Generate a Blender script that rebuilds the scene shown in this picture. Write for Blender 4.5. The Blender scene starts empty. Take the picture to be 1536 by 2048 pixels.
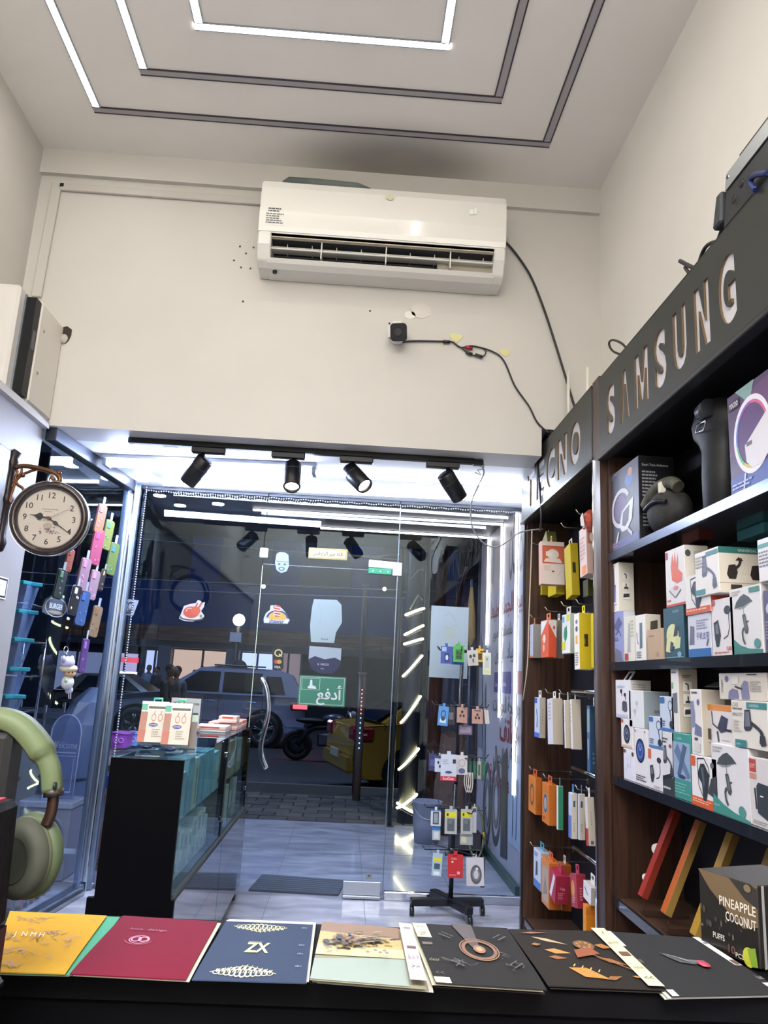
import bpy, bmesh, math, random
import numpy as np
from mathutils import Vector, Matrix
R = math.radians
random.seed(7)
SC = bpy.context.scene
COL = SC.collection
# ------------------------------------------------------------------ camera (calibrated from the vanishing points)
FX = 1519.05
CAM = np.array([0.0, 0.0, 1.3])
MW = np.array([[0.9976055, 0.05929532, 0.03559959], [-0.04753101, 0.21388955, 0.97570081], [0.05024011, -0.97505658, 0.21619576]])
cd = bpy.data.cameras.new('camera')
cd.sensor_fit = 'VERTICAL'; cd.sensor_height = 36.0; cd.lens = FX / 2048 * 36
cd.clip_start = 0.02; cd.clip_end = 300
co = bpy.data.objects.new('camera', cd); COL.objects.link(co)
co.matrix_world = Matrix(((MW[0][0], -MW[0][1], -MW[0][2], 0), (MW[1][0], -MW[1][1], -MW[1][2], 0), (MW[2][0], -MW[2][1], -MW[2][2], 1.3), (0, 0, 0, 1)))
SC.camera = co
# ------------------------------------------------------------------ world, light, exposure
w = bpy.data.worlds.new('night'); SC.world = w; w.use_nodes = True
w.node_tree.nodes['Background'].inputs[0].default_value = (0.004, 0.008, 0.02, 1)
w.node_tree.nodes['Background'].inputs[1].default_value = 1.0
SC.view_settings.view_transform = 'Standard'; SC.view_settings.look = 'None'
SC.view_settings.gamma = 1.0; SC.view_settings.use_curve_mapping = False
SC.view_settings.exposure = 1.05
SC.cycles.transparent_max_bounces = 24
SC.cycles.max_bounces = 8
SC.cycles.use_denoising = True
SC.cycles.sample_clamp_indirect = 6
E_STRIP, E_TUBE, E_SOFFIT = 13.5, 72.0, 26.0
def area(name, loc, size, sy, power, col, rot=(0, 0, 0)):
    l = bpy.data.lights.new(name, 'AREA'); l.shape = 'RECTANGLE'; l.size = size; l.size_y = sy; l.energy = power; l.color = col
    o = bpy.data.objects.new(name, l); COL.objects.link(o); o.location = loc; o.rotation_euler = rot
    return o
def spot(name, loc, target, power, col, ang=40, blend=.4, r=.03):
    l = bpy.data.lights.new(name, 'SPOT'); l.energy = power; l.color = col; l.spot_size = R(ang); l.spot_blend = blend; l.shadow_soft_size = r
    o = bpy.data.objects.new(name, l); COL.objects.link(o); o.location = loc
    d = Vector(target) - Vector(loc); o.rotation_euler = d.to_track_quat('-Z', 'Y').to_euler()
    return o
def point(name, loc, power, col, r=.1):
    l = bpy.data.lights.new(name, 'POINT'); l.energy = power; l.color = col; l.shadow_soft_size = r
    o = bpy.data.objects.new(name, l); COL.objects.link(o); o.location = loc
    return o
# unseen light behind the camera, added to brighten the walls in view
area('rear_fill_light', (-0.3, -1.6, 3.95), 2.4, 1.2, 150, (1.0, 1.0, 0.99))
# street: unseen lights high over the road, added to brighten street and cars
area('street_fill_light', (-3.0, 17, 10.0), 1.0, 1.0, 260, (0.5, 0.68, 1.0))
area('street_fill_light', (4.0, 13.5, 10.0), 1.0, 1.0, 160, (0.9, 0.85, 0.85))
area('street_fill_light', (-9.0, 12.5, 9.5), 1.0, 1.0, 300, (0.5, 0.68, 1.0))
# ------------------------------------------------------------------ pixel to point helpers (used while building)
def ray(px, py):
    return MW @ np.array([px - 768.0, py - 1024.0, FX])
def az(px, py, z):
    r = ray(px, py); return Vector(CAM + r * ((z - 1.3) / r[2]))
def ay(px, py, y):
    r = ray(px, py); return Vector(CAM + r * (y / r[1]))
def ax(px, py, x):
    r = ray(px, py); return Vector(CAM + r * (x / r[0]))
# ------------------------------------------------------------------ materials
def lin(c):
    if isinstance(c, str):
        c = c.lstrip('#'); c = [int(c[i:i + 2], 16) / 255 for i in (0, 2, 4)]
    return tuple((v / 12.92 if v <= .04045 else ((v + .055) / 1.055) ** 2.4) for v in c)
_M = {}
def mat(c, rough=.5, metal=0., emit=0., noise=0., nscale=8., bump=0., alpha=None, coat=0., spec=.5, name=None):
    key = (str(c), rough, metal, emit, noise, nscale, bump, coat, spec)
    if key in _M: return _M[key]
    m = bpy.data.materials.new(name or 'paint'); m.use_nodes = True
    nt = m.node_tree; b = nt.nodes['Principled BSDF']; l = lin(c)
    b.inputs['Base Color'].default_value = (*l, 1); b.inputs['Roughness'].default_value = rough; b.inputs['Metallic'].default_value = metal
    b.inputs['Coat Weight'].default_value = coat; b.inputs['Specular IOR Level'].default_value = spec
    if emit:
        b.inputs['Emission Color'].default_value = (*l, 1); b.inputs['Emission Strength'].default_value = emit
    if noise or bump:
        tc = nt.nodes.new('ShaderNodeTexCoord'); n = nt.nodes.new('ShaderNodeTexNoise'); n.inputs['Scale'].default_value = nscale; n.inputs['Detail'].default_value = 5
        nt.links.new(tc.outputs['Object'], n.inputs['Vector'])
        if noise:
            r = nt.nodes.new('ShaderNodeMapRange'); r.inputs[1].default_value = .3; r.inputs[2].default_value = .7; r.inputs[3].default_value = 1 - noise; r.inputs[4].default_value = 1 + noise
            x = nt.nodes.new('ShaderNodeMix'); x.data_type = 'RGBA'; x.blend_type = 'MULTIPLY'; x.inputs[0].default_value = 1
            x.inputs[6].default_value = (*l, 1)
            nt.links.new(n.outputs['Fac'], r.inputs[0]); nt.links.new(r.outputs[0], x.inputs[7]); nt.links.new(x.outputs[2], b.inputs['Base Color'])
        if bump:
            bp = nt.nodes.new('ShaderNodeBump'); bp.inputs['Strength'].default_value = bump; bp.inputs['Distance'].default_value = .01
            nt.links.new(n.outputs['Fac'], bp.inputs['Height']); nt.links.new(bp.outputs[0], b.inputs['Normal'])
    _M[key] = m
    return m
def emis(c, s):
    key = ('E', str(c), s)
    if key in _M: return _M[key]
    m = bpy.data.materials.new('lamp_glow'); m.use_nodes = True; nt = m.node_tree; nt.nodes.clear()
    e = nt.nodes.new('ShaderNodeEmission'); e.inputs[0].default_value = (*lin(c), 1); e.inputs[1].default_value = s
    o = nt.nodes.new('ShaderNodeOutputMaterial'); nt.links.new(e.outputs[0], o.inputs[0]); _M[key] = m
    return m
def dim(c, k=.72):
    r = [int(c[i:i + 2], 16) for i in (1, 3, 5)]; g = sum(r) / 3; return '#' + ''.join('%02x' % int((g + (v - g) * .85) * k) for v in r)
def glass(tint=(.93, .95, .97), ior=1.5, rough=0.0, frost=0.0, frostc=(.8, .85, .9)):
    key = ('G', tint, ior, rough, frost)
    if key in _M: return _M[key]
    m = bpy.data.materials.new('clear_glass'); m.use_nodes = True; nt = m.node_tree; nt.nodes.clear()
    t = nt.nodes.new('ShaderNodeBsdfTransparent'); t.inputs[0].default_value = (*tint, 1)
    g = nt.nodes.new('ShaderNodeBsdfGlossy'); g.inputs['Roughness'].default_value = rough; g.inputs[0].default_value = (.72, .86, 1, 1)
    f = nt.nodes.new('ShaderNodeFresnel'); f.inputs[0].default_value = ior
    x = nt.nodes.new('ShaderNodeMixShader'); o = nt.nodes.new('ShaderNodeOutputMaterial')
    ge = nt.nodes.new('ShaderNodeNewGeometry'); iv = nt.nodes.new('ShaderNodeMath'); iv.operation = 'SUBTRACT'; iv.inputs[0].default_value = 1.0; nt.links.new(ge.outputs['Backfacing'], iv.inputs[1])
    mu = nt.nodes.new('ShaderNodeMath'); mu.operation = 'MULTIPLY'; nt.links.new(f.outputs[0], mu.inputs[0]); nt.links.new(iv.outputs[0], mu.inputs[1])
    nt.links.new(mu.outputs[0], x.inputs[0]); nt.links.new(t.outputs[0], x.inputs[1]); nt.links.new(g.outputs[0], x.inputs[2])
    out = x
    if frost:
        d = nt.nodes.new('ShaderNodeBsdfDiffuse'); d.inputs[0].default_value = (*frostc, 1)
        y = nt.nodes.new('ShaderNodeMixShader'); y.inputs[0].default_value = frost
        nt.links.new(x.outputs[0], y.inputs[1]); nt.links.new(d.outputs[0], y.inputs[2]); out = y
    nt.links.new(out.outputs[0], o.inputs[0]); _M[key] = m
    return m
def wall_mat(c, stain=None, noise=.05):
    """painted plaster with faint blotches; stain = (cx, cy, cz, sx, sy, sz, strength) is one soot smear"""
    m = bpy.data.materials.new('painted_plaster'); m.use_nodes = True; nt = m.node_tree; b = nt.nodes['Principled BSDF']
    b.inputs['Roughness'].default_value = .55
    N = nt.nodes.new; L = nt.links.new
    tc = N('ShaderNodeTexCoord'); geo = N('ShaderNodeNewGeometry')
    n = N('ShaderNodeTexNoise'); n.inputs['Scale'].default_value = 1.7; n.inputs['Detail'].default_value = 4
    L(geo.outputs['Position'], n.inputs['Vector'])
    r = N('ShaderNodeMapRange'); r.inputs[1].default_value = .3; r.inputs[2].default_value = .7; r.inputs[3].default_value = 1 - noise; r.inputs[4].default_value = 1 + noise * .4
    L(n.outputs['Fac'], r.inputs[0])
    x = N('ShaderNodeMix'); x.data_type = 'RGBA'; x.blend_type = 'MULTIPLY'; x.inputs[0].default_value = 1; x.inputs[6].default_value = (*lin(c), 1)
    L(r.outputs[0], x.inputs[7]); last = x.outputs[2]
    if stain:
        mp = N('ShaderNodeVectorMath'); mp.operation = 'SUBTRACT'; mp.inputs[1].default_value = stain[0:3]; L(geo.outputs['Position'], mp.inputs[0])
        dv = N('ShaderNodeVectorMath'); dv.operation = 'DIVIDE'; dv.inputs[1].default_value = stain[3:6]; L(mp.outputs[0], dv.inputs[0])
        ln = N('ShaderNodeVectorMath'); ln.operation = 'LENGTH'; L(dv.outputs[0], ln.inputs[0])
        mr = N('ShaderNodeMapRange'); mr.interpolation_type = 'SMOOTHSTEP'; mr.inputs[1].default_value = .25; mr.inputs[2].default_value = 1.15; mr.inputs[3].default_value = stain[6]; mr.inputs[4].default_value = 0
        L(ln.outputs['Value'], mr.inputs[0])
        y = N('ShaderNodeMix'); y.data_type = 'RGBA'; L(mr.outputs[0], y.inputs[0]); L(last, y.inputs[6]); y.inputs[7].default_value = (*lin('#3d3830'), 1); last = y.outputs[2]
    L(last, b.inputs['Base Color'])
    bp = N('ShaderNodeBump'); bp.inputs['Strength'].default_value = .06; n2 = N('ShaderNodeTexNoise'); n2.inputs['Scale'].default_value = 60; L(geo.outputs['Position'], n2.inputs['Vector'])
    L(n2.outputs['Fac'], bp.inputs['Height']); L(bp.outputs[0], b.inputs['Normal'])
    return m
def streak_mat(c1, c2, scale, rough, stretch=(1, 1, 1), bump=0., coat=0.):
    key = ('S', c1, c2, scale, rough, stretch)
    if key in _M: return _M[key]
    m = bpy.data.materials.new('streaked'); m.use_nodes = True; nt = m.node_tree; b = nt.nodes['Principled BSDF']; N = nt.nodes.new; L = nt.links.new
    geo = N('ShaderNodeNewGeometry'); mp = N('ShaderNodeMapping'); mp.inputs['Scale'].default_value = stretch; L(geo.outputs['Position'], mp.inputs[0])
    n = N('ShaderNodeTexNoise'); n.inputs['Scale'].default_value = scale; n.inputs['Detail'].default_value = 6; n.inputs['Distortion'].default_value = .6; L(mp.outputs[0], n.inputs['Vector'])
    cr = N('ShaderNodeValToRGB'); cr.color_ramp.elements[0].position = .32; cr.color_ramp.elements[1].position = .68
    cr.color_ramp.elements[0].color = (*lin(c1), 1); cr.color_ramp.elements[1].color = (*lin(c2), 1)
    L(n.outputs['Fac'], cr.inputs[0]); L(cr.outputs[0], b.inputs['Base Color']); b.inputs['Roughness'].default_value = rough; b.inputs['Coat Weight'].default_value = coat
    if bump:
        bp = N('ShaderNodeBump'); bp.inputs['Strength'].default_value = bump; L(n.outputs['Fac'], bp.inputs['Height']); L(bp.outputs[0], b.inputs['Normal'])
    _M[key] = m
    return m
WOOD = lambda: streak_mat('#2a1a14', '#4a3024', 9, .38, (6, 6, .35))
BLACK = mat('#0b0c10', .4, spec=.3); DARK = mat('#15161a', .45); WHITE = mat('#e6e4e2', .5); ALU = mat('#a9b0ba', .28, 1.0); CHROME = mat('#d4d8de', .1, 1.0)
GLASS = glass((.90, .945, 1.0))
# ------------------------------------------------------------------ mesh builder
def frame(o, U, V, Nn=None):
    """4x4 whose x, y, z axes are U, V, N at o"""
    U = Vector(U).normalized(); V = Vector(V).normalized(); Nn = Vector(Nn).normalized() if Nn is not None else U.cross(V)
    return Matrix(((U.x, V.x, Nn.x, o[0]), (U.y, V.y, Nn.y, o[1]), (U.z, V.z, Nn.z, o[2]), (0, 0, 0, 1)))
class MB:
    def __init__(s, M=None):
        s.v = []; s.f = []; s.mi = []; s.ms = []; s.M = M; s.layer = 0; s.sm = []
    def m(s, material):
        if material not in s.ms: s.ms.append(material)
        return s.ms.index(material)
    def add(s, vs, fs, material, smooth=False):
        b = len(s.v); k = s.m(material)
        for p in vs:
            p = Vector(p); s.v.append(s.M @ p if s.M is not None else p)
        for f in fs:
            s.f.append([b + i for i in f]); s.mi.append(k); s.sm.append(smooth)
        return s
    def box(s, a, b, material):
        x0, y0, z0 = (min(a[i], b[i]) for i in range(3)); x1, y1, z1 = (max(a[i], b[i]) for i in range(3))
        return s.add([(x0, y0, z0), (x1, y0, z0), (x1, y1, z0), (x0, y1, z0), (x0, y0, z1), (x1, y0, z1), (x1, y1, z1), (x0, y1, z1)],
                     [(0, 3, 2, 1), (4, 5, 6, 7), (0, 1, 5, 4), (1, 2, 6, 5), (2, 3, 7, 6), (3, 0, 4, 7)], material)
    def hexa(s, base, top, material):
        return s.add(list(base) + list(top), [(0, 3, 2, 1), (4, 5, 6, 7), (0, 1, 5, 4), (1, 2, 6, 5), (2, 3, 7, 6), (3, 0, 4, 7)], material)
    def prism(s, pts, d, material, smooth=False):
        n = len(pts); d = Vector(d); A = [Vector(p) for p in pts]; B = [p + d for p in A]
        s.add(A + B, [tuple(range(n))[::-1], tuple(range(n, 2 * n))], material)
        return s.add(A + B, [(i, (i + 1) % n, n + (i + 1) % n, n + i) for i in range(n)], material, smooth)
    def cyl(s, p0, p1, r, material, n=12, r1=None, cap=True):
        p0 = Vector(p0); p1 = Vector(p1); d = (p1 - p0).normalized(); a = d.orthogonal().normalized(); b = d.cross(a); r1 = r if r1 is None else r1
        vs = []
        for p, rr in ((p0, r), (p1, r1)):
            for i in range(n):
                t = 2 * math.pi * i / n; vs.append(p + a * (rr * math.cos(t)) + b * (rr * math.sin(t)))
        s.add(vs, [(i, (i + 1) % n, n + (i + 1) % n, n + i) for i in range(n)], material, n > 6)
        if cap: s.add(vs, [tuple(range(n))[::-1], tuple(range(n, 2 * n))], material)
        return s
    def tube(s, pts, r, material, n=6, closed=False):
        P = [Vector(p) for p in pts]; m = len(P); vs = []; up = None
        for i, p in enumerate(P):
            a = P[(i - 1) % m] if closed or i else p; b = P[(i + 1) % m] if closed or i < m - 1 else p
            d = (b - a).normalized() if (b - a).length > 1e-9 else Vector((0, 0, 1))
            if up is None: up = d.orthogonal().normalized()
            up = (up - d * up.dot(d)); up = up.normalized() if up.length > 1e-6 else d.orthogonal().normalized()
            c = d.cross(up); rr = r[i] if isinstance(r, (list, tuple)) else r
            for k in range(n):
                t = 2 * math.pi * k / n; vs.append(p + up * (rr * math.cos(t)) + c * (rr * math.sin(t)))
        fs = []
        for i in range(m if closed else m - 1):
            j = (i + 1) % m
            for k in range(n): fs.append((i * n + k, i * n + (k + 1) % n, j * n + (k + 1) % n, j * n + k))
        s.add(vs, fs, material, True)
        if not closed: s.add(vs, [tuple(range(n))[::-1], tuple(range((m - 1) * n, m * n))], material)
        return s
    def lathe(s, o, axis, prof, material, n=24, ref=None):
        """prof = [(radius, height along axis)]"""
        o = Vector(o); d = Vector(axis).normalized(); a = (Vector(ref) if ref else d.orthogonal()).normalized(); b = d.cross(a); vs = []; k = len(prof)
        for r, h in prof:
            for i in range(n):
                t = 2 * math.pi * i / n; vs.append(o + d * h + a * (r * math.cos(t)) + b * (r * math.sin(t)))
        fs = [(j * n + i, j * n + (i + 1) % n, (j + 1) * n + (i + 1) % n, (j + 1) * n + i) for j in range(k - 1) for i in range(n)]
        return s.add(vs, fs, material, True)
    def ell(s, c, r, material, n=12, m=8):
        c = Vector(c); r = (r, r, r) if not isinstance(r, (tuple, list)) else r; vs = []
        for j in range(m + 1):
            p = math.pi * j / m
            for i in range(n):
                t = 2 * math.pi * i / n; vs.append((c.x + r[0] * math.sin(p) * math.cos(t), c.y + r[1] * math.sin(p) * math.sin(t), c.z - r[2] * math.cos(p)))
        return s.add(vs, [(j * n + i, j * n + (i + 1) % n, (j + 1) * n + (i + 1) % n, (j + 1) * n + i) for j in range(m) for i in range(n)], material, True)
    def build(s, name, parent=None, bevel=0., origin=None, seg=1, weld=True):
        me = bpy.data.meshes.new(name)
        V = s.v
        if parent is not None: off = Vector(parent['_w'])
        elif origin is not None: off = Vector(origin)
        else:
            xs = [p.x for p in V]; ys = [p.y for p in V]; zs = [p.z for p in V]
            off = Vector(((min(xs) + max(xs)) / 2, (min(ys) + max(ys)) / 2, min(zs)))
        me.from_pydata([p - off for p in V], [], s.f)
        for mm in s.ms: me.materials.append(mm)
        me.polygons.foreach_set('material_index', s.mi); me.polygons.foreach_set('use_smooth', s.sm)
        if weld or bevel:
            bm = bmesh.new(); bm.from_mesh(me)
            bmesh.ops.remove_doubles(bm, verts=bm.verts, dist=1e-6)
            bmesh.ops.recalc_face_normals(bm, faces=bm.faces)
            if bevel:
                es = [e for e in bm.edges if e.is_manifold and e.calc_face_angle(0) > .5]
                bmesh.ops.bevel(bm, geom=es, offset=bevel, segments=seg, affect='EDGES', clamp_overlap=True)
            bm.to_mesh(me); bm.free()
        me.update()
        o = bpy.data.objects.new(name, me); COL.objects.link(o)
        if parent is not None: o.parent = parent; o['_w'] = list(off)
        else: o.location = off; o['_w'] = list(off)
        _ALL.append(o)
        return o
_ALL = []
def tag(o, label, cat, group=None):
    o['label'] = label; o['category'] = cat
    if group: o['group'] = group
    return o
def struct(o, label=None):
    o['kind'] = 'structure'
    if label: o['label'] = label
    return o
def thing(name, label, cat, loc, group=None):
    o = bpy.data.objects.new(name, None); COL.objects.link(o); o.location = loc; o['_w'] = list(loc); o.empty_display_size = .05
    _ALL.append(o)
    return tag(o, label, cat, group)
# ------------------------------------------------------------------ text and flat print
_TX = {}
# Arabic letters: isolated, final, initial, medial form (None where the letter does not join onward)
_AR = {'ا': 'ﺍﺎ', 'أ': 'ﺃﺄ', 'ب': 'ﺏﺐﺑﺒ', 'ة': 'ﺓﺔ', 'ت': 'ﺕﺖﺗﺘ', 'ج': 'ﺝﺞﺟﺠ', 'ح': 'ﺡﺢﺣﺤ', 'خ': 'ﺥﺦﺧﺨ', 'د': 'ﺩﺪ', 'ر': 'ﺭﺮ', 'ز': 'ﺯﺰ', 'س': 'ﺱﺲﺳﺴ', 'ص': 'ﺹﺺﺻﺼ',
       'ط': 'ﻁﻂﻃﻄ', 'ع': 'ﻉﻊﻋﻌ', 'ف': 'ﻑﻒﻓﻔ', 'ق': 'ﻕﻖﻗﻘ', 'ل': 'ﻝﻞﻟﻠ', 'م': 'ﻡﻢﻣﻤ', 'ن': 'ﻥﻦﻧﻨ', 'ه': 'ﻩﻪﻫﻬ', 'و': 'ﻭﻮ', 'ي': 'ﻱﻲﻳﻴ', 'ﻻ': 'ﻻﻼ'}
def arabic(t):
    if not any(c in _AR for c in t): return t
    t = t.replace('لا', 'ﻻ'); out = []
    for i, c in enumerate(t):
        if c not in _AR: out.append(c); continue
        f = _AR[c]; prev = i > 0 and t[i - 1] in _AR and len(_AR[t[i - 1]]) == 4; nxt = len(f) == 4 and i + 1 < len(t) and t[i + 1] in _AR
        out.append(f[3] if prev and nxt else f[2] if nxt else f[1] if prev else f[0])
    return ''.join(reversed(out))
def textmesh(s, bold=0., res=2):
    s = arabic(s)
    key = (s, bold, res)
    if key not in _TX:
        c = bpy.data.curves.new('lettering', 'FONT'); c.body = s; c.size = 1; c.resolution_u = res; c.offset = bold
        o = bpy.data.objects.new('lettering', c)
        me = bpy.data.meshes.new_from_object(o)
        vs = [(v.co.x, v.co.y) for v in me.vertices]; fs = [tuple(p.vertices) for p in me.polygons]
        bpy.data.objects.remove(o); bpy.data.curves.remove(c); bpy.data.meshes.remove(me)
        xs = [v[0] for v in vs] or [0, 1]; ys = [v[1] for v in vs] or [0, 1]
        _TX[key] = (vs, fs, min(xs), max(xs), min(ys), max(ys))
    return _TX[key]
class Art:
    """flat print on a face: P maps (u, v) in metres to a point, N is the outward normal; every layer lies 0.2 mm above the last"""
    def __init__(s, o, U, V, Nn, W, H, lift=.0004, step=.0002):
        s.o = Vector(o); s.U = Vector(U).normalized(); s.V = Vector(V).normalized(); s.N = Vector(Nn).normalized(); s.W = W; s.H = H; s.l = lift; s.st = step; s.mb = MB(); s.k = 1
    def c(s, c): return c if not isinstance(c, str) else mat(c if s.k == 1 else dim(c, s.k), .45)
    def P(s, u, v): return s.o + s.U * (u * s.W) + s.V * (v * s.H) + s.N * s.l
    def up(s): s.l += s.st
    def poly(s, pts, c):
        s.mb.add([s.P(*p) for p in pts], [tuple(range(len(pts)))], s.c(c)); s.up(); return s
    def rect(s, u0, v0, u1, v1, c): return s.poly([(u0, v0), (u1, v0), (u1, v1), (u0, v1)], c)
    def ell(s, cu, cv, ru, rv, c, n=16): return s.poly([(cu + ru * math.cos(2 * math.pi * i / n), cv + rv * math.sin(2 * math.pi * i / n)) for i in range(n)], c)
    def ring(s, cu, cv, ru, rv, wd, c, n=20, a0=0, a1=360):
        ps = []
        full = (a1 - a0) >= 360
        k = n if full else n + 1
        for i in range(k):
            t = R(a0 + (a1 - a0) * i / n); ps.append((cu + ru * math.cos(t), cv + rv * math.sin(t))); ps.append((cu + ru * (1 - wd) * math.cos(t), cv + rv * (1 - wd) * math.sin(t)))
        fs = [(2 * i, 2 * ((i + 1) % k), 2 * ((i + 1) % k) + 1, 2 * i + 1) for i in range(k if full else k - 1)]
        s.mb.add([s.P(*p) for p in ps], fs, s.c(c)); s.up(); return s
    def line(s, pts, wd, c):
        """polyline of width wd (fraction of W)"""
        c = s.c(c); asp = s.H / s.W
        for (a, b) in zip(pts, pts[1:]):
            dx = b[0] - a[0]; dy = (b[1] - a[1]) * asp; L = math.hypot(dx, dy) or 1; nx = -dy / L * wd / 2; ny = dx / L * wd / 2 / asp
            s.mb.add([s.P(a[0] + nx, a[1] + ny), s.P(a[0] - nx, a[1] - ny), s.P(b[0] - nx, b[1] - ny), s.P(b[0] + nx, b[1] + ny)], [(0, 1, 2, 3)], c)
        s.up(); return s
    def text(s, u, v, h, t, c, fit=None, rot=0., bold=.0, al=0):
        """t with its left end (al 0), middle (1) or right end (2) at u, its base at v, h high (fraction of H), at most fit wide (fraction of W)"""
        vs, fs, x0, x1, y0, y1 = textmesh(t, bold); k = h * s.H / max(.72, 1e-6); wd = (x1 - x0) * k; kx = k
        if fit and wd > fit * s.W: kx = k * fit * s.W / wd; wd = fit * s.W
        dx = -[0, wd / 2, wd][al]; ca, sa = math.cos(rot), math.sin(rot); ps = []
        for x, y in vs:
            a = (x - x0) * kx + dx; b = y * k; ps.append(s.P(u + (a * ca - b * sa) / s.W, v + (a * sa + b * ca) / s.H))
        s.mb.add(ps, fs, s.c(c)); s.up(); return s
    def bars(s, u0, v0, u1, v1, n, c, seed=1, fill=.5):
        """n lines of unreadably small print"""
        rg = random.Random(seed); h = (v1 - v0) / n
        for i in range(n):
            a = u0; e = u1 - (u1 - u0) * rg.random() * .35
            while a < e:
                b = min(e, a + (u1 - u0) * rg.uniform(.08, .22)); s.rect(a, v1 - (i + 1) * h + h * (1 - fill), b, v1 - i * h, c); s.l -= s.st; a = b + (u1 - u0) * .03
        s.up(); return s
    def build(s, name, parent): return s.mb.build(name, parent, weld=False) if s.mb.v else None
# ================================================================== STRUCTURE
CEZ = 4.079; LZ = 2.49; YW = 3.79; YG = 5.0
plaster = wall_mat('#c6c2bb'); plaster_r = wall_mat('#ebe7df')
ceil_m = wall_mat('#e4e0da', stain=(0.12, 3.66, CEZ, .62, .34, .3, .62))
grout = mat('#6f7078', .7)
tile_m = streak_mat('#9696a2', '#c2c2cd', 2.2, .14, (1.2, 3.2, 1), coat=.2)
fl = struct(MB().box((-4.2, 2.0, -.12), (1.35, 7.46, -.004), grout).box((-4.2, -2.6, -.12), (1.35, 2.0, 0), mat('#9a9aa4', .2)).build('floor'), 'pale grey polished tiles')
for i in range(7):
    for j in range(5):
        x0 = -2.645 + i * .565; y0 = 2.0 + (j * 1.0 if j < 3 else 3.0 + (j - 3) * 1.24); y1 = y0 + (1.0 if j < 3 else 1.22)
        x1 = min(x0 + .565, 1.35)
        MB().box((x0 + .0015, y0 + .0012, -.01), (x1 - .0015, y1 - .0012, 0), tile_m).build('floor_tile', fl)
wb = MB().prism([(-1.9, YW, LZ), (.95, YW, LZ), (.95, YW, 2.64), (1.27, YW, 2.64), (1.27, YW, CEZ), (-1.9, YW, CEZ)], (0, .24, 0), plaster)
struct(wb.build('wall_back'))
struct(MB().box((-1.98, -2.6, 2.5), (-1.85, YW, CEZ), plaster).build('wall_left'))
struct(MB().box((-2.1, -2.6, 0), (-1.635, YW + .02, 2.5), wall_mat('#96928f')).build('wall_left'))
struct(MB().box((1.27, -2.6, 0), (1.42, 5.02, CEZ), plaster_r).build('wall_right'))
struct(MB().box((-2.1, -2.75, 0), (1.42, -2.6, CEZ), wall_mat('#d8d4cc')).build('wall_rear'))
struct(MB().box((-1.98, -2.7, CEZ), (1.42, YW + .2, CEZ + .12), ceil_m).build('ceiling'))
struct(MB().box((-1.75, YW + .24, LZ), (1.27, 5.08, LZ + .1), mat('#f2f3f7', .45)).build('ceiling'), 'low white soffit over the shop window')
# shallow cornice beam and the moulding on the ledge at the left
struct(MB().box((-1.85, YW - .03, 3.93), (1.27, YW, CEZ), plaster).build('trim_1'))
struct(MB().box((-1.85, -2.6, 2.47), (-1.60, YW, 2.505), mat('#bdb9b5', .5)).build('trim_2'))
# ---- plastic cable trunking on the wall
t = thing('cable_trunking', 'white plastic cable duct running along the wall top to the air conditioner', 'cable duct', (-1.7, YW, 3.2))
A = ay(125, 374, YW); B = ay(530, 392, YW); C_ = ay(84, 597, YW)
MB().box((A.x - .01, YW - .022, A.z - .03), (B.x, YW - .004, A.z + .012), mat('#bcb8b1', .4)).build('duct_run', t, .003)
MB().prism([(A.x - .05, YW - .022, A.z + .012), (A.x + .0, YW - .022, A.z + .012), (C_.x + .0, YW - .022, C_.z), (C_.x - .05, YW - .022, C_.z)], (0, .018, 0), mat('#bfbbb4', .4)).build('duct_drop', t, .003)
MB().box((A.x - .005, YW - .025, A.z - .012), (A.x + .015, YW - .02, A.z + .008), DARK).build('end_cap', t)
# ---- ceiling light strips (three nested rectangles; some sides lit)
lit = emis('#fffaf2', E_STRIP); unlit = mat('#9d979b', .35); edge_m = mat('#2a2630', .4)
rings = [(-1.447, .872, 3.425, -.9, 'outer', (1, 0, 0, 1)), (-1.137, .564, 3.144, -.6, 'middle', (1, 0, 0, 0)), (-.82, .268, 2.853, -.3, 'inner', (1, 1, 1, 1))]
for x0, x1, y1, y0, nm, on in rings:
    for k, (a, b, wh) in enumerate((((x0, y0), (x0, y1), 'side by the clock wall'), ((x0, y1), (x1, y1), 'end nearest the air conditioner'), ((x1, y0), (x1, y1), 'side by the shelf wall'), ((x0, y0), (x1, y0), 'rear end out of view'))):
        if k == 3 and not on[3]: continue
        h = .022; L = bool(on[k])
        t = thing('ceiling_light_strip', ('glowing white' if L else 'unlit grey') + ' light strip in the ceiling, ' + wh + ' of the ' + nm + ' rectangle', 'light strip', ((a[0] + b[0]) / 2, (a[1] + b[1]) / 2, CEZ), 'ceiling light strips')
        if k in (0, 2):
            ya, yb = a[1] - (h if k else h), b[1] - h
            MB().box((a[0] - h + .006, ya, CEZ - .004), (a[0] + h - .006, yb, CEZ), lit if L else unlit).build('diffuser', t)
            for sg in (-1, 1): MB().box((a[0] + sg * h, ya, CEZ - .006), (a[0] + sg * (h - .006), yb, CEZ), edge_m if not L else ALU).build('profile_edge', t)
        else:
            MB().box((a[0] - h, a[1] - h + .006, CEZ - .004), (b[0] + h, a[1] + h - .006, CEZ), lit if L else unlit).build('diffuser', t)
            for sg in (-1, 1): MB().box((a[0] - (h if sg > 0 else h), a[1] + sg * h, CEZ - .006), (b[0] + h, a[1] + sg * (h - .006), CEZ), edge_m if not L else ALU).build('profile_edge', t)
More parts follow.
